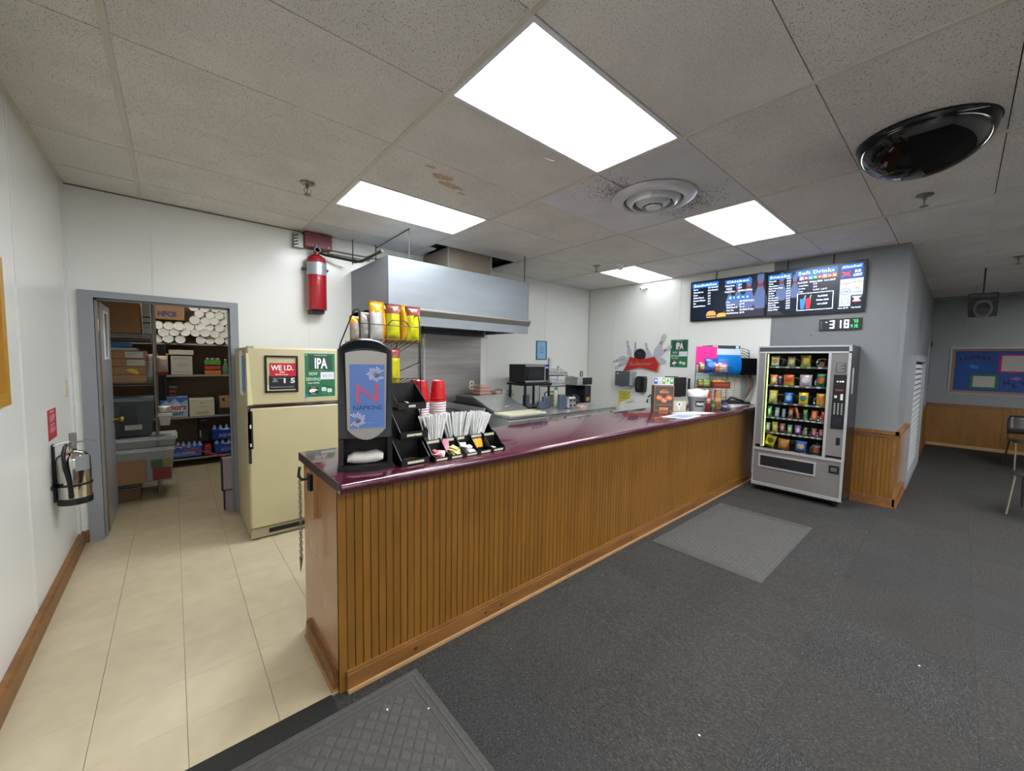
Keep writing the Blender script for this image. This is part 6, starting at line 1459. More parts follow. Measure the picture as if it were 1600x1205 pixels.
MB().fbox(F, K0+.026, K1-.026, .395, .44, .004, .006).build('return_flap', M('return_grey', '6A6E70', .3, .5), vm, smooth=0)
MB().frame(F, .065, .625, .305, .465, .018, 0, .010).build('delivery_frame', VS, vm, smooth=0)
MB().fbox(F, .083, .607, .323, .447, 0, .003).build('delivery_flap', M('delivery_flap', '1E2226', .2), vm, smooth=0)
for a, c in ((.10, -.10), (W-.08, -.08), (.10, -.42), (W-.08, -.42)):
    p_ = F.p(a, 0, c); MB().lathe([(.03, 0.003), (.03, .015), (.014, .02), (.014, .09)], p_.x, p_.y, 0, 12).build('foot', BLACK, vm)
MB().fbox(F, .06, W-.04, .04, .09, -.44, -.05).build('base_skirt', VB, vm, smooth=0)
FS = Fr((0, VY0, 0), (1, 0, 0), (0, 0, 1))
MB().fbox(FS, VX+.10, VX+.19, 1.24, 1.52, 0, .0012).build('side_notice', M('notice_grey', '9A9C98', .6), vm, smooth=0)
MB().fbox(FS, VX+.10, VX+.19, 1.24, 1.36, .0012, .0018).build('notice_lower', M('notice_bluegrey', '7A8A94', .6), vm, smooth=0)
# snacks: (u centre, width, height, colours, patch, description)
rowsv = {
 0: [(.155, .085, .115, ('C8C0A0', 'B8B89A', '3A8A4A'), 'B86A50', 'cream and green'), (.315, .075, .11, ('B87060', '9A8A5A', '9A8A52'), 'C8B890', 'dull red-topped olive'), (.455, .10, .125, ('A8A030', '8A8A2A', 'A09838'), 'C89A5A', 'lime yellow'), (.60, .05, .06, ('8A5A38', '9A6A48', '6A4A38'), None, 'small brown')],
 1: [(.155, .08, .115, ('C0605A', 'B87A6A', 'B86A5A'), 'D8C890', 'pink-red'), (.215, .045, .105, ('A06A70', '4A4A6A', '3A3A5A'), None, 'narrow plum and navy'), (.305, .11, .12, ('C8542A', 'D08A2A', 'D8A030'), 'B8402A', 'orange'), (.465, .12, .125, ('B89AA8', 'B094A0', 'A88A98'), 'D8C8C8', 'mauve-pink'), (.60, .09, .14, ('1E6A48', '1E6A48', '2A7A50'), 'D0582E', 'dark green')],
 2: [(.155, .09, .135, ('D0A848', 'C0B068', 'B8A850'), 'E8D890', 'pale gold'), (.31, .085, .12, ('2460B0', '2868B8', '1E58A8'), 'A8C0E0', 'bright blue'), (.455, .095, .13, ('E0B418', 'E0B820', 'D8A818'), '3A6A70', 'bright yellow'), (.615, .085, .13, ('D88A20', 'E0A818', 'C89818'), 'D07A50', 'orange-yellow')],
 3: [(.13, .048, .12, ('4A8A5A', '6AA07A', '5A9A6A'), 'C8D8C8', 'mint green'), (.205, .045, .11, ('A0A8A8', 'B8C0C0', '8A8A8A'), 'D8DCE0', 'silver white'), (.27, .035, .10, ('9AA4B8', 'A8B0C0', '5A6AA0'), None, 'slim pale blue'), (.34, .05, .125, ('9A3A2A', 'A85A3A', 'B86A5A'), 'D8A090', 'rust red'), (.41, .03, .12, ('C8703A', 'C07040', 'C88A68'), None, 'slim leaning orange'), (.485, .04, .11, ('A8A838', '5A8A88', 'C8C030'), None, 'teal and yellow'), (.565, .06, .11, ('C85030', 'D86A30', 'C8602A'), 'E8A070', 'orange-red'), (.64, .04, .11, ('B83A30', 'C84A3A', 'D88A60'), None, 'scarlet')],
 4: [(.12, .05, .10, ('8A8A88', '9A9898', '4A4A50'), 'C0C0C0', 'grey and silver'), (.195, .06, .115, ('A8984A', 'B8A860', 'C88A4A'), 'D8C880', 'olive gold'), (.27, .055, .105, ('98484A', 'A0484A', '8A2A48'), 'C8A0A8', 'raspberry'), (.345, .05, .10, ('6A9A5A', '8AA878', '7AA060'), 'C8D0B8', 'sage green'), (.42, .062, .105, ('7A3A88', '8A4A98', '6A2A78'), 'D8C8D8', 'purple'), (.49, .04, .09, ('6A6A48', 'A09A70', '5A5A40'), None, 'khaki'), (.57, .05, .09, ('B85A60', 'C0484A', 'A83A40'), 'D8A8A8', 'crimson'), (.635, .05, .09, ('9A3048', 'A83A50', '8A2A40'), 'C88A98', 'wine red')],
 5: [(.145, .11, .13, ('B8982A', 'C8A828', '8A6A20'), '6A5A28', 'tilted mustard yellow'), (.29, .12, .12, ('B8702A', 'A86A20', '8A5418'), 'C89058', 'amber brown'), (.455, .11, .12, ('2860A8', '2A68B0', '7A3A28'), 'C8A880', 'blue-topped'), (.605, .085, .10, ('6A4838', '6A4030', '4A3828'), '8A4A38', 'chocolate brown')]}
rn = ('top', 'second', 'third', 'fourth', 'fifth', 'bottom')
sd_ = 50
for ri, items in rowsv.items():
    for (u, w_, h_, cols, patch, desc) in items:
        sd_ += 1; p_ = F.p(u, SHZ[ri]-.014, -.085)
        roll = .25 if 'tilted' in desc else (-.25 if 'leaning' in desc else random.uniform(-.05, .05))
        if roll > .2: p_ = F.p(u-.01, SHZ[ri]+.006, -.085)
        if roll < -.2: p_ = F.p(u+.01, SHZ[ri]-.002, -.085)
        bag('vending_snack', desc+' snack pack on the '+rn[ri]+' shelf of the vending machine', 'snack', 'snacks on the '+rn[ri]+' vending shelf', tuple(p_), R(-90), w_, h_*1.12, .035, cols, patch, sd_, tilt=-.06, roll=roll, r=.35)

# ============================================================ CEILING FITTINGS
ad = thing('air_diffuser', 'round grey metal air diffuser with concentric rings in the pale ceiling tiles', 'air diffuser', (2.86, 1.72, ZC-.06))
AM = M('diffuser_metal', 'C6C8CC', .35, .35)
DXC, DYC = 2.89, 1.67
MB().lathe([(.30, 0), (.315, -.008), (.29, -.028), (.235, -.045), (.225, -.040), (.22, -.005)], DXC, DYC, ZC, 48, cap=False).build('outer_ring', AM, ad, 60)
MB().lathe([(.195, -.008), (.205, -.028), (.165, -.066), (.155, -.062), (.15, -.02)], DXC, DYC, ZC, 40, cap=False).build('middle_cone', AM, ad, 60)
MB().lathe([(.125, -.03), (.13, -.045), (.085, -.078), (.075, -.072), (.07, -.03)], DXC, DYC, ZC, 32, cap=False).build('inner_cone', AM, ad, 60)
MB().lathe([(0, -.07), (.05, -.07), (.058, -.078), (.052, -.086), (0, -.084)], DXC, DYC, ZC, 24).build('center_cap', AM, ad, 60)
MB().lathe([(0, -.001), (.24, -.001), (.24, -.004), (0, -.004)], DXC, DYC, ZC, 32).build('throat', M('throat_blue', '1E2C3C', .5), ad)
MB().box(DXC-.2, DYC-.006, ZC-.02, DXC+.2, DYC+.006, ZC-.008).box(DXC-.006, DYC-.006, ZC-.07, DXC+.006, DYC+.006, ZC-.008).build('spider_bar', AM, ad, smooth=0)
dm = thing('security_mirror', 'large glossy black dome mirror hanging from the ceiling at the upper right', 'dome mirror', (3.23, .22, ZC))
pr_ = [(.285, 0)]+[(.28*math.cos(t), -.008-.205*math.sin(t)) for t in [i*math.pi/2/12 for i in range(13)]]
MB().lathe(pr_, 3.23, .22, ZC, 48, cap=False).build('dome', M('black_acrylic', '07090B', .07, spec=.3), dm, 80)
MB().lathe([(.275, 0), (.286, 0), (.286, -.006), (.28, -.008)], 3.23, .22, ZC, 48).build('rim', BLACK, dm)
def sprinkler(x, y, lb, s_=1.0):
    t = thing('fire_sprinkler', lb, 'sprinkler', (x, y, ZC))
    MB().lathe([(.040, 0), (.040, -.006), (.022, -.012), (.018, -.012)], x, y, ZC, 20).build('escutcheon', M('worn_steel'), t)
    mb = MB().lathe([(.009, -.010), (.009, -.030), (.004, -.034), (.004, -.062)], x, y, ZC, 10)
    for a in (0, math.pi): mb.tube([(x+.008*math.cos(a), y+.008*math.sin(a), ZC-.028), (x+.020*math.cos(a), y+.020*math.sin(a), ZC-.045), (x+.006*math.cos(a), y+.006*math.sin(a), ZC-.066)], .0025, 5)
    mb.build('frame', M('sprinkler_brass', '8A8470', .35, .9), t)
    MB().lathe([(0, -.066), (.018, -.066), (.020, -.070), (0, -.070)], x, y, ZC, 14).build('deflector', M('sprinkler_brass'), t); t.scale = (1.25, 1.25, 1.25)
sprinkler(.80, 3.30, 'ceiling sprinkler above the refrigerator, left of the far light panel')
sprinkler(4.33, .26, 'ceiling sprinkler beyond the black dome mirror')
sprinkler(4.38, 3.33, 'ceiling sprinkler beside the smoke detector in the kitchen corner')
sprinkler(7.45, -.36, 'ceiling sprinkler at the right edge over the far hall')
sm_ = thing('smoke_detector', 'small white bell-shaped detector on the ceiling before the corner light', 'smoke detector', (4.54, 3.06, ZC))
MB().lathe([(.05, 0), (.052, -.02), (.04, -.03), (.036, -.06), (.02, -.075), (0, -.078)], 4.54, 3.06, ZC, 24).build('housing', WHITE, sm_)
MB().lathe([(.037, -.045), (.0375, -.055)], 4.54, 3.06, ZC, 20, cap=False).build('slot_ring', M('register_grey'), sm_)
o_ = MB().tube([(1.83, 1.83, ZC-.004), (1.87, 1.82, ZC-.008), (1.91, 1.815, ZC-.004)], .004, 6).build('ceiling_hook', WHITE); tag(o_, 'thin white clip on the ceiling beside the near light panel', 'hook')
# water stains and soot on tiles: thin irregular marks belonging to the tiles
mb = MB(); rnd = random.Random(3)
def blot(cx_, cy_, rx_, ry_, n=34):
    pts = []
    for i in range(n):
        t = 2*math.pi*i/n; k = .55+.45*rnd.random(); pts.append((cx_+rx_*k*math.cos(t), -(cy_+ry_*k*math.sin(t))))
    mb.plate(Fr((0, 0, ZC-.0002), (1, 0, 0), (0, -1, 0)), pts, 0, .0003)
E2 = None
blot(1.50, 2.52, .10, .05); blot(1.62, 2.60, .12, .045); blot(1.36, 2.44, .05, .025); blot(1.75, 2.66, .05, .02)
st_ = mb.build('water_stain', M('water_stain', 'BFA791', .95, noise=(30, .12)), ce, smooth=0)
mb = MB()
for i in range(800):
    a = rnd.choice((2.5, 2.7, 2.9, -.5, -.3, .1, -.8))+rnd.gauss(0, .22); d = .31+abs(rnd.gauss(0, .14)); x, y = DXC+d*math.cos(a), DYC+d*math.sin(a)
    if not (2.30 < x < 3.47 and 1.15 < y < 2.33): continue
    r_ = rnd.uniform(.002, .0065)
    mb.plate(Fr((0, 0, ZC-.0002), (1, 0, 0), (0, -1, 0)), [(x-r_, -y), (x, -y-r_), (x+r_, -y), (x, -y+r_)], 0, .0003)
so_ = mb.build('soot_specks', M('soot', '3C3A38', .95), ce, smooth=0); so_['kind'] = 'stuff'

# ============================================================ FLOOR MATS
MATM = M('rubber_mat', '454443', .8, noise=(60, .2)); MATR = M('rubber_mat_ridge', '4C4B49', .8, noise=(50, .15)); 
def mat_(x0, x1, y0, y1, lb, rz=0, ridge=True, pit=.075):
    cx_, cy_ = (x0+x1)/2, (y0+y1)/2; hw, hh = (x1-x0)/2, (y1-y0)/2
    t = thing('floor_mat', lb, 'floor mat', (cx_, cy_, 0.002))
    MB().box(x0, y0, .002, x1, y1, .007, .002).build('border', MATM, t, smooth=0)
    MB().frame(FC(0, 0, .007), x0+.02, x1-.02, y0+.02, y1-.02, .012, 0, .002).frame(FC(0, 0, .007), x0+.05, x1-.05, y0+.05, y1-.05, .008, 0, .002).build('border_rib', MATR, t, smooth=0)
    mb = MB(); n1 = int((x1-x0-.14)/pit); n2 = int((y1-y0-.14)/(pit*.6))
    for j in range(n2):
        for i in range(n1):
            u = x0+.07+pit*(i+.5+(.5 if j % 2 else 0)*1.0); v = y0+.07+pit*.6*(j+.5)
            if u > x1-.09: continue
            a_, b_ = pit*.44, pit*.5
            mb.add([(u-a_, v, .007), (u, v-b_, .007), (u+a_, v, .007), (u, v+b_, .007), (u-a_*.72, v, .0105), (u, v-b_*.72, .0105), (u+a_*.72, v, .0105), (u, v+b_*.72, .0105)], [(0, 1, 5, 4), (1, 2, 6, 5), (2, 3, 7, 6), (3, 0, 4, 7), (4, 5, 6, 7)])
    o_ = mb.build('diamond_tread', MATR, t, smooth=0, recalc=False); o_['kind'] = 'stuff'; return t
mat_(-.60, .865, .85, 1.685, 'dark rubber diamond-tread mat in the left foreground at the counter corner', pit=.058)
mat_(3.07, 4.52, .83, 1.66, 'dark rubber mat before the vending machine and counter', pit=.055)
rnd = random.Random(5)
dbs = None
for k, (x, y) in enumerate([(.80, 1.44), (.69, 1.0), (.66, 1.55), (1.6, .62), (2.86, .05)]):
    o_ = MB().box(-.004, -.003, 0, .004, .003, .002).build('paper_scrap', PAPER, smooth=0); place(o_, (x, y, .0105 if (x < .86 and y > .85) else .002), rz=k*.7)
    tag(o_, 'tiny white scrap of paper on the '+('foreground mat' if (x < .86 and y > .85) else 'dark carpet'), 'litter', 'paper scraps on the '+('mat' if (x < .86 and y > .85) else 'carpet'))

# ============================================================ FAR HALL
F = FT(XF, 0)
bo = thing('bulletin_board', 'blue bulletin board with coloured paper frames on the far grey wall', 'bulletin board', (XF, -.8, 1.05))
MB().fbox(F, -.13, 2.0, 1.065, 1.905, 0, .012).build('cork_panel', M('board_blue', '1A4488', .7), bo, smooth=0)
MB().frame(F, -.155, 2.02, 1.045, 1.925, .022, 0, .03).build('aluminium_frame', M('board_frame', '8A9094', .4, .5), bo, smooth=0)
mb = MB().frame(F, -.132, 2.0, 1.068, 1.902, .045, .012, .015); mb.build('border_trim', M('border_trim', '8A6A58', .7), bo, smooth=0)
for (a0, a1, b0, b1, c) in ((.27-.15+.0, .58-.13, 1.16, 1.42, '2E6A3A'), (.44, .80, 1.46, 1.80, '9A1E5A'), (.86, 1.2, 1.16, 1.50, 'A88A48')):
    fr_ = MB().fbox(F, a0, a1, b0, b1, .012, .016).build('coloured_frame', M('frame_'+c, c, .7), bo, smooth=0)
    MB().fbox(F, a0+.035, a1-.035, b0+.03, b1-.03, .016, .019).build('blank_sheet', M('blank_sheet', 'A8A6A0', .7), fr_, smooth=0)
INK = M('cutout_black', '14141C', .6)
for i, ch_ in enumerate('LEAGUES'):
    text(bo, F, ch_, -.03+.056*i, 1.72-.008*abs(i-3)**1.3*1.0, .06, INK, bold=.04, c=.014)
for i, ch_ in enumerate('NEWS'): text(bo, F, ch_, .52+.10*i, 1.24-.05*(i % 2), .07, INK, bold=.05, c=.014, rot=.3)
MB().plate(F, [(.10, 1.54), (.20, 1.52), (.22, 1.60), (.17, 1.585), (.13, 1.61), (.10, 1.60)], .012, .014).build('blue_cutout', M('cutout_blue', '2A70B0', .6), bo, smooth=0)
MB().plate(F, [(.86, 1.62), (.90, 1.66), (.97, 1.67), (1.0, 1.70), (.93, 1.70), (.88, 1.66)], .012, .014).build('white_cutout', PAPER, bo, smooth=0)
MB().plate(F, [(.58, 1.36), (.66, 1.33), (.72, 1.36), (.66, 1.39)], .012, .014).build('pink_cutout', M('cutout_pink', '9A5A88', .6), bo, smooth=0)
sl_ = thing('stage_light', 'black spotlight housing hanging by its yoke from the far hall ceiling', 'stage light', (8, -.13, 2.84))
S0, S1 = -.30, .04
mb = MB(); cx_, cy_, cz_ = 8.0, -.13, 2.36
mb.hexa([(7.84, -.30, 2.20), (7.84, .03, 2.20), (8.16, .0, 2.22), (8.16, -.27, 2.22), (7.82, -.31, 2.40), (7.82, .05, 2.40), (8.18, .03, 2.47), (8.18, -.28, 2.47)]).build('housing', M('spot_black', '0A0A0B', .75), sl_, smooth=0)
MB().ring(Fr((7.835, -.135, 2.30), (0, -1, -0), (0, 0, 1)), 0, 0, .085, .115, -.02, .02, 20).build('lens_ring', BLACK, sl_)
MB().disc(Fr((7.835, -.135, 2.30), (0, -1, 0), (0, 0, 1)), 0, 0, .085, .0, .006, 20).build('lens', M('lens_glass', '24282C', .12, .2), sl_)
MB().tube([(8.0, -.30, 2.35), (8.0, -.30, 2.51), (8.0, .04, 2.51), (8.0, .04, 2.35)], .010, 6).tube([(8.0, -.13, 2.51), (8.0, -.13, 2.84)], .012, 6).build('yoke', BLKM, sl_)
# chairs
def chair(name, lb, loc, rz, sc_=1.0):
    t = thing(name, lb, 'chair', (0, 0, 0)); SH = M('chair_shell', '241C22', .35)
    # seat and back as one bent shell
    for nm, prof in (('seat', [(-.19, .44), (-.10, .425), (.05, .425), (.17, .44), (.21, .435)]), ('backrest', [(-.24, .52), (-.27, .62), (-.30, .74), (-.31, .80)])):
        vs = []; n_ = 7
        for (y, z) in prof:
            for i in range(n_):
                u = i/(n_-1)*2-1; vs.append((u*(.21 if nm == 'seat' else .20-(.03 if z > .75 else 0)), y+(.035*u*u if nm != 'seat' else 0), z+(.02*u*u if nm == 'seat' else 0)))
        fs = [(j*n_+i, j*n_+i+1, (j+1)*n_+i+1, (j+1)*n_+i) for j in range(len(prof)-1) for i in range(n_-1)]
        o_ = MB().add(vs, fs).build(nm, SH, t, 60, recalc=False); so = o_.modifiers.new('s', 'SOLIDIFY'); so.thickness = .012
    CH = M('chair_steel', '8A867C', .3, .9)
    for x in (-.19, .19):
        MB().tube([(x*1.08, .24, .012), (x, .14, .42)], .011, 8).build('leg', CH, t)
        MB().tube([(x*1.08, -.27, .012), (x, -.12, .42)], .011, 8).build('leg', CH, t)
        MB().tube([(x, -.14, .42), (x, -.24, .50), (x, -.29, .70)], .010, 8).build('back_support', CH, t)
    MB().tube([(-.19, 0, .42), (.19, 0, .42)], .010, 8).build('crossbar', CH, t)
    place(t, loc, rz, scale=sc_); return t
sl_.scale = (.72, .72, 1)
chair('stacking_chair', 'black shell chair with steel legs at the right edge, nearest the bulletin board', (9.75, -.77, 0), R(100))
chair('stacking_chair', 'nearer purple-black shell chair mostly cut off by the right edge', (6.75, -.66, 0), R(75))

# ============================================================ STOREROOM
# back shelving
bsx = thing('storeroom_shelves', 'long built-in dark shelving with pale front edges along the storeroom back wall', 'shelving', (0.1, 7.1, 0))
SHD = M('shelf_dark_board', '544A40', .7); SHE = M('shelf_edge', '8E8C84', .5, .2)
for z in (.12, .69, 1.265, 1.69): 
    s_ = MB().box(-1.2, 6.9, z-.02, 1.25, 7.34, z).build('shelf', SHD, bsx, smooth=0)
    MB().box(-1.2, 6.885, z-.022, 1.25, 6.9, z+.002).build('edge_strip', SHE, s_, smooth=0)
for x in (-1.2, 1.22): MB().box(x, 6.9, 0, x+.03, 7.34, 2.3).build('upright', SHD, bsx, smooth=0)
# sleeves of foam cups lying end-on on the top shelf
CUPW = M('foam_cup_white', 'ECEEEA', .6); CUPD = M('foam_cup_inside', 'D8DAD6', .7)
sl0 = None; rnd = random.Random(9)
def sleeve(x, z, r_, y):
    global sl0
    if sl0 is None:
        sl0 = MB().lathe([(.030, .36), (.052, .02), (.055, .015), (.055, 0), (.050, 0), (.047, .010)], n=18, axis='y', cap=False).slot(1).lathe([(.047, .010), (0, .010)], n=18, axis='y', cap=False).build('foam_cup_sleeve', [CUPW, CUPD]); o_ = sl0
    else: o_ = dup(sl0, (0, 0, 0))
    place(o_, (x, y, z), rot=(rnd.uniform(-.12, .12), rnd.uniform(-.3, .3), rnd.uniform(-.18, .18)), scale=r_/.055)
    tag(o_, 'sleeve of white foam cups lying end-on in the pile on the top storeroom shelf', 'cups', 'foam cup sleeves on the top storeroom shelf')
for row in range(6):
    for k in range(9):
        r_ = .056; x = -.14+.108*k+(.054 if row % 2 else 0)+rnd.uniform(-.010, .010); z = 1.69+.058+row*.088+rnd.uniform(-.008, .008)
        if row == 0 and k == 3: continue
        if x > .76: continue
        if row >= 3 and x < .20: continue
        sleeve(x, z, r_*rnd.uniform(.93, 1.05), 6.87+rnd.uniform(-.02, .03))
def cbox(name, x0, x1, y0, y1, z0, z1, mat, lb, cat='box', tape=None, tip=0):
    t = thing(name, lb, cat, ((x0+x1)/2, (y0+y1)/2, z0))
    MB().box(x0, y0, z0, x1, y1, z1, .004).build('carton', mat, t, smooth=0)
    if tape: MB().box((x0+x1)/2-.025, y0-.0008, z0+(z1-z0)*.0, (x0+x1)/2+.025, y1, z1+.0008).build('tape', tape, t, smooth=0)
    return t
MARK = M('marker_blue', '2E3A6E', .6)
hb = cbox('cup_carton', -.165, .135, 6.93, 7.3, 2.0, 2.26, CARD, 'open cardboard carton behind the cups with blue marker letters on its flap')
F = FB(0, 6.93)
text(hb, F, 'HFCB', -.135, 2.045, .062, MARK, w=.19, bold=.06, c=.002)
MB().box(-.20, 6.83, 1.70, -.175, 7.2, 2.22).build('side_flap', CARD, hb, smooth=0)
MB().box(-.178, 6.85, 1.70, -.172, 6.86, 2.22).build('raw_edge', M('card_raw', 'C8A880', .8), hb, smooth=0)
F = FB(0, 6.92)
wb1 = cbox('banker_box', -.025, .20, 6.92, 7.2, 1.267, 1.52, M('white_carton', 'A8A6A0', .7), 'white storage box with a separate lid and a printed oval logo on the second shelf')
MB().box(-.04, 6.905, 1.535, .215, 7.215, 1.60, .003).build('box_lid', M('white_carton_lid', 'B4AE9E', .7), wb1, smooth=0)
text(wb1, F, 'BANKERS BOX', .088, 1.475, .022, M('print_grey', '5A5856', .6), w=.17, align='CENTER', c=.001)
MB().ring(F, 0, 0, .0, .0, 0, 0, 4) if False else MB().disc(F, .088, 1.40, .062, .0005, .001, 24, .026).build('oval_logo', M('print_grey'), wb1, smooth=0)
MB().disc(F, .088, 1.40, .058, .001, .0014, 24, .022).build('oval_inside', M('white_carton'), wb1, smooth=0)
text(wb1, F, 'DELUXE', .088, 1.392, .016, M('print_grey'), w=.08, align='CENTER', c=.002)
text(wb1, F, 'For Storage & Files', .088, 1.30, .014, M('print_grey'), w=.17, align='CENTER', c=.001)
yb = MB().box(-.16, 6.93, 1.53, -.045, 7.0, 1.548).build('yellow_level', M('yellow_tool', 'C8B820', .5), smooth=0); tag(yb, 'yellow strip sticking out beside the white storage box', 'tool')
yb.location.z = 0; st2 = cbox('dark_carton', -.19, -.05, 6.97, 7.25, 1.267, 1.53, M('black_carton', '181A1E', .6), 'dark carton in the shadow left of the white storage box')
for i, (z0, z1, c, nm) in enumerate(((1.267, 1.335, 'B8682A', 'orange'), (1.336, 1.40, 'A03430', 'red'), (1.401, 1.475, '4E8A30', 'green'))):
    t = cbox('soda_tray', .33, .515, 6.92, 7.15, z0, z1-.012, M('tray_'+nm, c, .5), nm+' soda can tray '+('at the bottom', 'in the middle', 'on top')[i]+' of the stack on the second shelf', 'tray')
    for k in range(3):
        MB().lathe([(.026, 0), (.028, .004), (.028, .03), (.024, .036), (0, .036)], .365+.058*k, 6.96, z1-.014 if i == 2 else z1-.045, 14).build('can_top', M('can_silver', 'A0A8A0', .3, .7), t)
gb = thing('green_bottle', 'translucent green bottle at the doorway edge beside the soda trays', 'bottle', (.57, 6.97, 1.267))
MB().lathe([(.035, 0), (.04, .02), (.04, .11), (.018, .16), (.014, .20)], .57, 6.97, 1.267, 16).build('body', M('green_plastic', '5A7A5A', .2), gb)
MB().lathe([(.016, .20), (.016, .215)], .57, 6.97, 1.267, 12).build('cap', WHITE, gb)
# third shelf
cr = cbox('beer_carton', -.145, .135, 6.905, 7.15, .692, .965, M('beer_sky', '9AB4CC', .5), 'silver-blue beer carton with red script lettering on the third shelf')
F = FB(0, 6.905)
MB().plate(F, [(-.143, .86), (-.09, .92), (-.05, .89), (.0, .945), (.06, .88), (.133, .93), (.133, .963), (-.143, .963)], 0, .001).build('blue_sky', M('beer_blue', '2E68B0', .5), cr, smooth=0)
MB().plate(F, [(-.143, .80), (-.08, .88), (-.04, .85), (.02, .90), (.08, .84), (.133, .87), (.133, .78), (-.143, .76)], .001, .0016).build('snow_peak', M('beer_snow', 'C4CCD4', .5), cr, smooth=0)
text(cr, F, 'Coors', -.01, .795, .075, M('beer_red', '962430', .5), w=.25, align='CENTER', shear=.25, bold=.03, c=.003)
text(cr, F, 'LIGHT', .01, .72, .042, M('beer_ink', '2A3040', .5), w=.16, align='CENTER', bold=.03, c=.003)
bx2 = cbox('whiskey_carton', -.06, .03, 6.96, 7.15, .967, 1.13, M('black_carton'), 'black carton with pale lettering standing on the beer carton')
text(bx2, FB(0, 6.96), 'DANIELS', -.015, 1.09, .022, M('pale_ink', '9AA0A0', .6), w=.075, align='CENTER', rot=-.08)
MB().fbox(FB(0, 6.96), -.05, .02, .975, .99, 0, .001).fbox(FB(0, 6.96), -.045, .015, 1.03, 1.055, 0, .001).build('red_stripe', M('beer_red'), bx2, smooth=0)
wc = cbox('white_carton', .15, .425, 6.905, 7.15, .692, .93, M('cream_carton', 'C4C2B0', .6), 'cream white carton with thin black print right of the beer carton')
F = FB(0, 6.905)
text(wc, F, 'Silver', .288, .865, .026, M('print_grey'), w=.07, align='CENTER', shear=.2, c=.001)
text(wc, F, 'FOOD SERVICE', .288, .81, .012, M('print_grey'), w=.09, align='CENTER', c=.001)
text(wc, F, 'HANDLE', .288, .725, .020, M('print_grey'), w=.12, align='CENTER', bold=.02, c=.001)
MB().frame(F, .215, .36, .715, .755, .003, 0, .001).fbox(F, .16, .24, .895, .898, 0, .001).fbox(F, .335, .415, .895, .898, 0, .001).build('print_lines', M('print_grey'), wc, smooth=0)
bb2 = cbox('brown_carton', .485, .70, 6.905, 7.15, .692, .95, M('brown_print_carton', '9A7A58', .7), 'brown and black carton at the right end of the third shelf')
MB().fbox(FB(0, 6.905), .485, .70, .694, .79, 0, .001).fbox(FB(0, 6.905), .515, .545, .885, .925, 0, .001).build('dark_band', M('ink_dark', '1A1C24', .6), bb2, smooth=0)
dk = cbox('dark_jar_box', .44, .48, 7.0, 7.15, .692, .90, M('black_carton'), 'narrow dark box between the cream carton and the brown carton')
# water packs on the bottom shelf
WB_ = M('water_film', '14389A', .15, coat=.6); WT = M('water_bottle_clear', '8AA8D8', .12)
def waterpack(x0, x1, z0, lb, nx_):
    t = thing('water_pack', lb, 'water pack', ((x0+x1)/2, 7.0, z0)); h = .165
    MB().box(x0, 6.90, z0, x1, 7.15, z0+h, .02).build('film_wrap', WB_, t, 40)
    b0_ = None; dx = (x1-x0)/nx_
    for i in range(nx_):
        for j in range(2):
            if b0_ is None:
                b0_ = MB().lathe([(.030, 0), (.030, .02), (.012, .055), (.012, .07), (0, .07)], n=12); b0_.v = [(x+x0+dx*.5, y+6.935, z+z0+h-.025) for x, y, z in b0_.v]; b0_ = b0_.build('bottle_top', WT, t)
            else: piece(b0_, t, b0_.location+Vector((dx*i, .06*j, 0)))
    text(t, FB(0, 6.90), 'AQUAFINA', (x0+x1)/2, z0+.045, .045, M('water_white', 'A8C0E8', .4), w=(x1-x0)*.62, align='CENTER', c=.001)
    return t
waterpack(-.13, .28, .122, 'blue wrapped water bottle pack at the left of the bottom storeroom shelf', 7)
waterpack(.405, .82, .122, 'lower blue water bottle pack of the right-hand stack on the bottom shelf', 6)
waterpack(.385, .80, .33, 'upper blue water bottle pack of the right-hand stack on the bottom shelf', 6)
vb = cbox('tall_black_box', .245, .345, 6.98, 7.15, .315, .665, M('black_carton'), 'tall black box with white print standing behind the water packs')
text(vb, FB(0, 6.98), 'VODKA', .295, .60, .03, M('pale_ink'), w=.08, align='CENTER', c=.001)
MB().fbox(FB(0, 6.98), .255, .27, .38, .48, 0, .001).build('white_bar', M('pale_ink'), vb, smooth=0)
rb = thing('bottle_pack', 'red and blue bottle pack end beside the left water pack', 'bottle', (.33, 6.92, .122))
MB().box(.29, 6.905, .122, .375, 7.1, .27, .012).build('body', M('red_pack', '96202A', .35), rb, 40)
MB().fbox(FB(0, 6.905), .30, .365, .16, .20, 0, .001).build('label', M('beer_blue'), rb, smooth=0)
ms_ = MB().tube([(-.12, 6.7, .40), (.42, 5.6, .36)], .008, 8).build('red_broom_handle', M('handle_red', 'B0303A', .4)); ms_.name = 'red_stick'; tag(ms_, 'thin red stick slanting across the storeroom doorway in front of the water packs', 'stick')
# leaning board boxes at the right jamb
lb_ = cbox('flat_carton', .335, .45, 4.73, 4.80, .20, .52, M('lilac_carton', 'A89CA4', .7), 'greyish flat carton leaning inside the right door jamb, upper one')
MB().box(.328, 4.722, .195, .34, 4.805, .52).build('dark_edge', M('ink_dark'), lb_, smooth=0)
lb2 = cbox('flat_carton', .348, .45, 4.73, 4.80, 0, .19, M('lilac_carton'), 'greyish flat carton on the floor inside the right door jamb, lower one')
MB().box(.342, 4.722, 0.0, .352, 4.805, .19).build('dark_edge', M('ink_dark'), lb2, smooth=0)

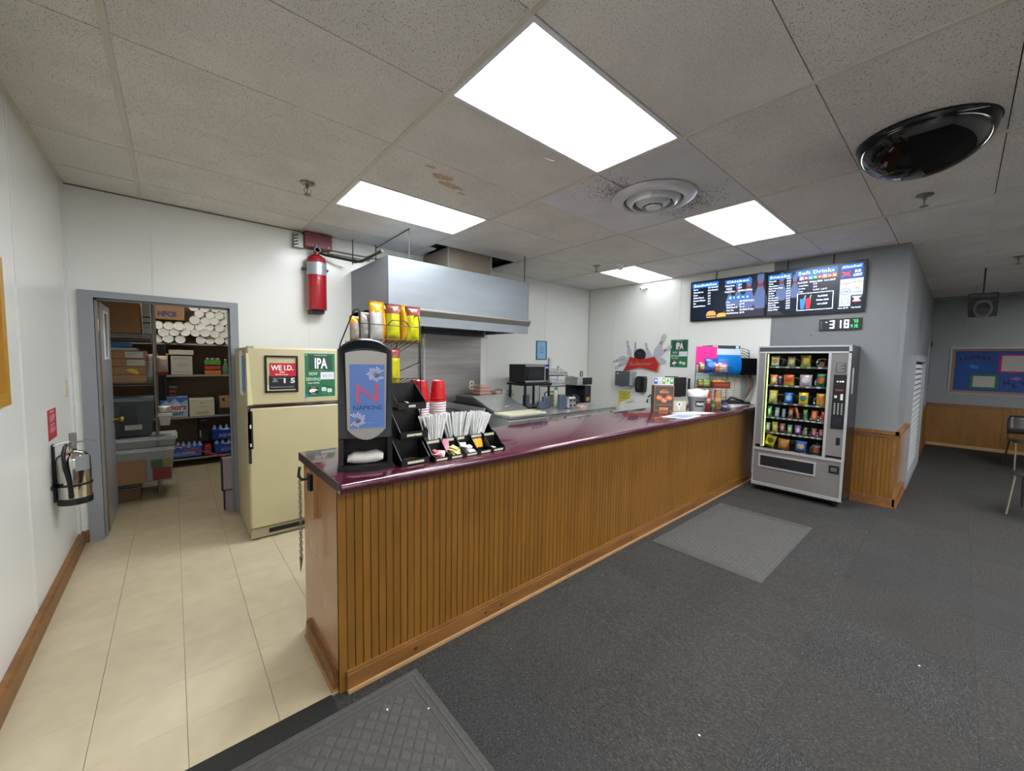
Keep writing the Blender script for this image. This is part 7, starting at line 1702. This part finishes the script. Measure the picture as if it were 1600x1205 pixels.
# chrome wire shelving on the left
cw = thing('chrome_rack', 'chrome wire shelving unit along the left side of the storeroom', 'shelving', (-.6, 5.9, 0))
RX0, RX1, RY0, RY1 = -1.10, -.15, 5.63, 6.10
RS = M('rack_chrome', '9A9A96', .3, .9)
for x, y in ((RX0, RY0), (RX1, RY0), (RX0, RY1), (RX1, RY1)):
    MB().tube([(x, y, .005), (x, y, 2.15)], .013, 10).build('post', RS, cw)
    mb = MB()
    for k in range(30): mb.lathe([(.0135, 0), (.0142, .002), (.0135, .004)], x, y, .10+.066*k, 10, cap=False)
    mb.build('post_groove', RS, cw)
for z in (.15, .66, 1.235, 1.74):
    mb = MB()
    for zz in (z-.025, z): mb.tube([(RX0, RY0, zz), (RX1, RY0, zz), (RX1, RY1, zz), (RX0, RY1, zz), (RX0, RY0, zz)], .004, 6)
    for k in range(24):
        x = RX0+(RX1-RX0)*(k+.5)/24; mb.tube([(x, RY0, z+.004), (x, RY1, z+.004)], .0022, 4)
    n_ = 16
    mb.tube([(RX0+(RX1-RX0)*k/(2*n_), RY0, z-.025*(k % 2)) for k in range(2*n_+1)], .0022, 4)
    mb.tube([(RX1, RY0+(RY1-RY0)*k/14, z-.025*(k % 2)) for k in range(15)], .0022, 4)
    mb.build('wire_shelf', RS, cw)
cbox('tall_carton', -.57, -.245, 5.66, 6.0, 1.75, 2.10, CARD, 'tall cardboard box on the top shelf of the chrome rack')
bl_ = MB().box(-.62, 5.66, 1.75, -.575, 5.98, 2.06, .004).build('blue_binder', M('binder_blue', '1E5A88', .5), smooth=0); tag(bl_, 'blue folder standing at the left on the top shelf of the chrome rack', 'folder')
bl_ = MB().box(-.23, 5.66, 1.75, -.165, 5.9, 2.08, .004).build('white_bin', M('white_bin', 'A8B0AC', .5), smooth=0); tag(bl_, 'white drawer unit beside the tall carton on the chrome rack', 'drawer unit')
for z in (1.86, 1.92): 
    o_ = MB().box(-.228, 5.655, z, -.168, 5.66, z+.012).build('dark_slot', BLKM, bl_, smooth=0)
bk_ = MB().box(-.55, 5.64, 1.665, -.17, 6.0, 1.70, .006).build('black_tray', BLACK, smooth=0); tag(bk_, 'flat black tray hanging under the top shelf of the chrome rack', 'tray')
bu = MB().box(-.60, 5.66, 1.60, -.33, 6.0, 1.655, .01).build('blue_bag', M('binder_blue'), smooth=0); tag(bu, 'blue folded item lying on the stacked cartons of the chrome rack', 'cloth')
wt = MB().box(-.60, 5.645, 1.572, -.28, 6.0, 1.60, .012).build('white_tray', M('milk_plastic', 'B8B8AE', .4), smooth=0); tag(wt, 'white shallow tray on top of the brown cartons', 'tray')
for i, z in enumerate((1.24, 1.323, 1.406, 1.489)):
    cc2 = cbox('flat_brown_carton', -.60, -.215, 5.64, 6.0, z, z+.081, CARD, ('lowest', 'second', 'third', 'topmost')[i]+' flat brown carton in the stack on the chrome rack')
    if i >= 2:
        Fz = FB(0, 5.64); MB().fbox(Fz, -.37 if i == 3 else -.36, -.235 if i == 3 else -.225, z+.01, z+.07, 0, .001).build('shipping_label', M('label_paper', 'B8B6AC', .6), cc2, smooth=0)
        text(cc2, Fz, 'FOOD SERVICE\nLOT 2204', -.362, z+.045, .010, M('print_grey'), w=.08, c=.002)
    if i == 1: MB().plate(FB(0, 5.64), [(-.37, z+.05), (-.33, z+.066), (-.29, z+.05), (-.27, z+.005), (-.285, z-.002), (-.33, z+.02)], 0, .004).build('yellow_sticker', M('yellow_tag', 'C8B818', .5), cc2, smooth=0)
# bags at the right end of the rack
bag('plastic_bag', 'crumpled clear and green bag at the end of the brown cartons', 'bag', None, (-.185, 5.70, 1.24), R(20), .09, .30, .10, ('8A8078', 'A8A8A0', '7A9A70'), None, 71, r=.5)
bag('paper_bag', 'beige crumpled bag with red spot hanging by the rack post', 'bag', None, (-.095, 5.95, 1.30), R(30), .12, .22, .08, ('A8988A', 'B0A498', 'A83A40'), None, 72, r=.7)
jk = MB().hexa([(-.14, 6.12, 1.0), (-.08, 6.12, 1.0), (-.07, 6.2, 1.0), (-.14, 6.2, 1.0), (-.13, 6.12, 1.62), (-.07, 6.12, 1.66), (-.06, 6.2, 1.66), (-.13, 6.2, 1.62)]).build('dark_jacket', M('jacket_navy', '14181E', .9), smooth=0); tag(jk, 'dark garment hanging behind the chrome rack post', 'jacket')
# totes
TG = M('tote_grey', '3E464A', .45)
def tote(name, x0, x1, y0, y1, z0, z1, mat, lidm, lb, lidc=True, flare=.03):
    t = thing(name, lb, 'storage tote', ((x0+x1)/2, (y0+y1)/2, z0)); f = flare
    MB().hexa([(x0+f, y0+f, z0), (x1-f, y0+f, z0), (x1-f, y1-f, z0), (x0+f, y1-f, z0), (x0, y0, z1-.03), (x1, y0, z1-.03), (x1, y1, z1-.03), (x0, y1, z1-.03)]).build('tub', mat, t, smooth=0)
    MB().box(x0-.012, y0-.012, z1-.035, x1+.012, y1+.012, z1-.018, .004).box(x0-.004, y0-.004, z1-.018, x1+.004, y1+.004, z1, .006).build('lid', lidm, t, smooth=0)
    return t
t = tote('grey_tote', -.64, -.17, 5.66, 6.0, .67, 1.075, TG, M('tote_lid_grey', '7A8286', .4), 'large dark grey storage tote with a pale lid on the chrome rack')
MB().fbox(FB(0, 5.675), -.40, -.27, .74, .79, -.01, .003).build('name_label', M('label_paper'), t, smooth=0); text(t, FB(0, 5.671), 'HALLOWEEN\nDECOR', -.335, .77, .012, M('print_grey'), w=.09, align='CENTER', c=.002)
MB().hexa([(-.45, 5.684, .69), (-.29, 5.684, .69), (-.29, 5.69, .69), (-.45, 5.69, .69), (-.43, 5.658, 1.0), (-.31, 5.658, 1.0), (-.31, 5.67, 1.0), (-.43, 5.67, 1.0)]).build('rib_panel', M('tote_rib', '2E3438', .4), t, smooth=0)
CLT = M('clear_tote', 'AEB4B4', .2, trans=.35)
t = tote('clear_tote', -.62, -.02, 5.60, 6.05, .165, .54, CLT, M('clear_lid', 'C4CACC', .3), 'clear storage tote with a white lid on the bottom of the chrome rack')
t2_ = cbox('inner_carton', -.55, -.25, 5.60-.004, 5.62, .18, .43, CARD, 'brown carton seen through the front of the clear storage tote')
MB().box(-.20, 5.594, .19, -.05, 5.60, .31).box(-.20, 5.594, .31, -.05, 5.60, .315).build('red_contents', M('tote_red', '7A2A2A', .5), t, smooth=0)
MB().box(-.21, 5.594, .32, -.12, 5.60, .41).build('green_contents', M('tote_green', '3E5A3A', .5), t, smooth=0); MB().disc(FB(0, 5.60), -.08, .37, .04, 0, .006, 14).build('yellow_contents', M('tote_yellow', '8A8A3A', .5), t, smooth=0)
t = tote('shallow_clear_tote', -.60, -.0, 5.62, 6.0, .545, .655, CLT, M('clear_lid'), 'shallow clear lidded tote on top of the larger clear tote', flare=.015)
t = tote('small_white_tub', -.135, -.035, 5.62, 5.8, .77, .90, M('milk_plastic'), M('milk_plastic'), 'small white plastic tub clipped at the right side of the rack', flare=.012)
mb = MB()
rnd = random.Random(4)
bag('white_liner_bag', 'crumpled white plastic bag on the small white tub', 'bag', None, (-.085, 5.70, .895), R(10), .11, .08, .06, ('D0D2D2', 'D8DADA', 'C8CACA'), None, 73, r=.5)
p5 = MB().box(-.60, 5.60, .0, -.30, 6.0, .12, .004).build('floor_carton', M('dark_brown_carton', '6A4E3C', .7), smooth=0); tag(p5, 'brown carton on the storeroom floor under the chrome rack', 'box')
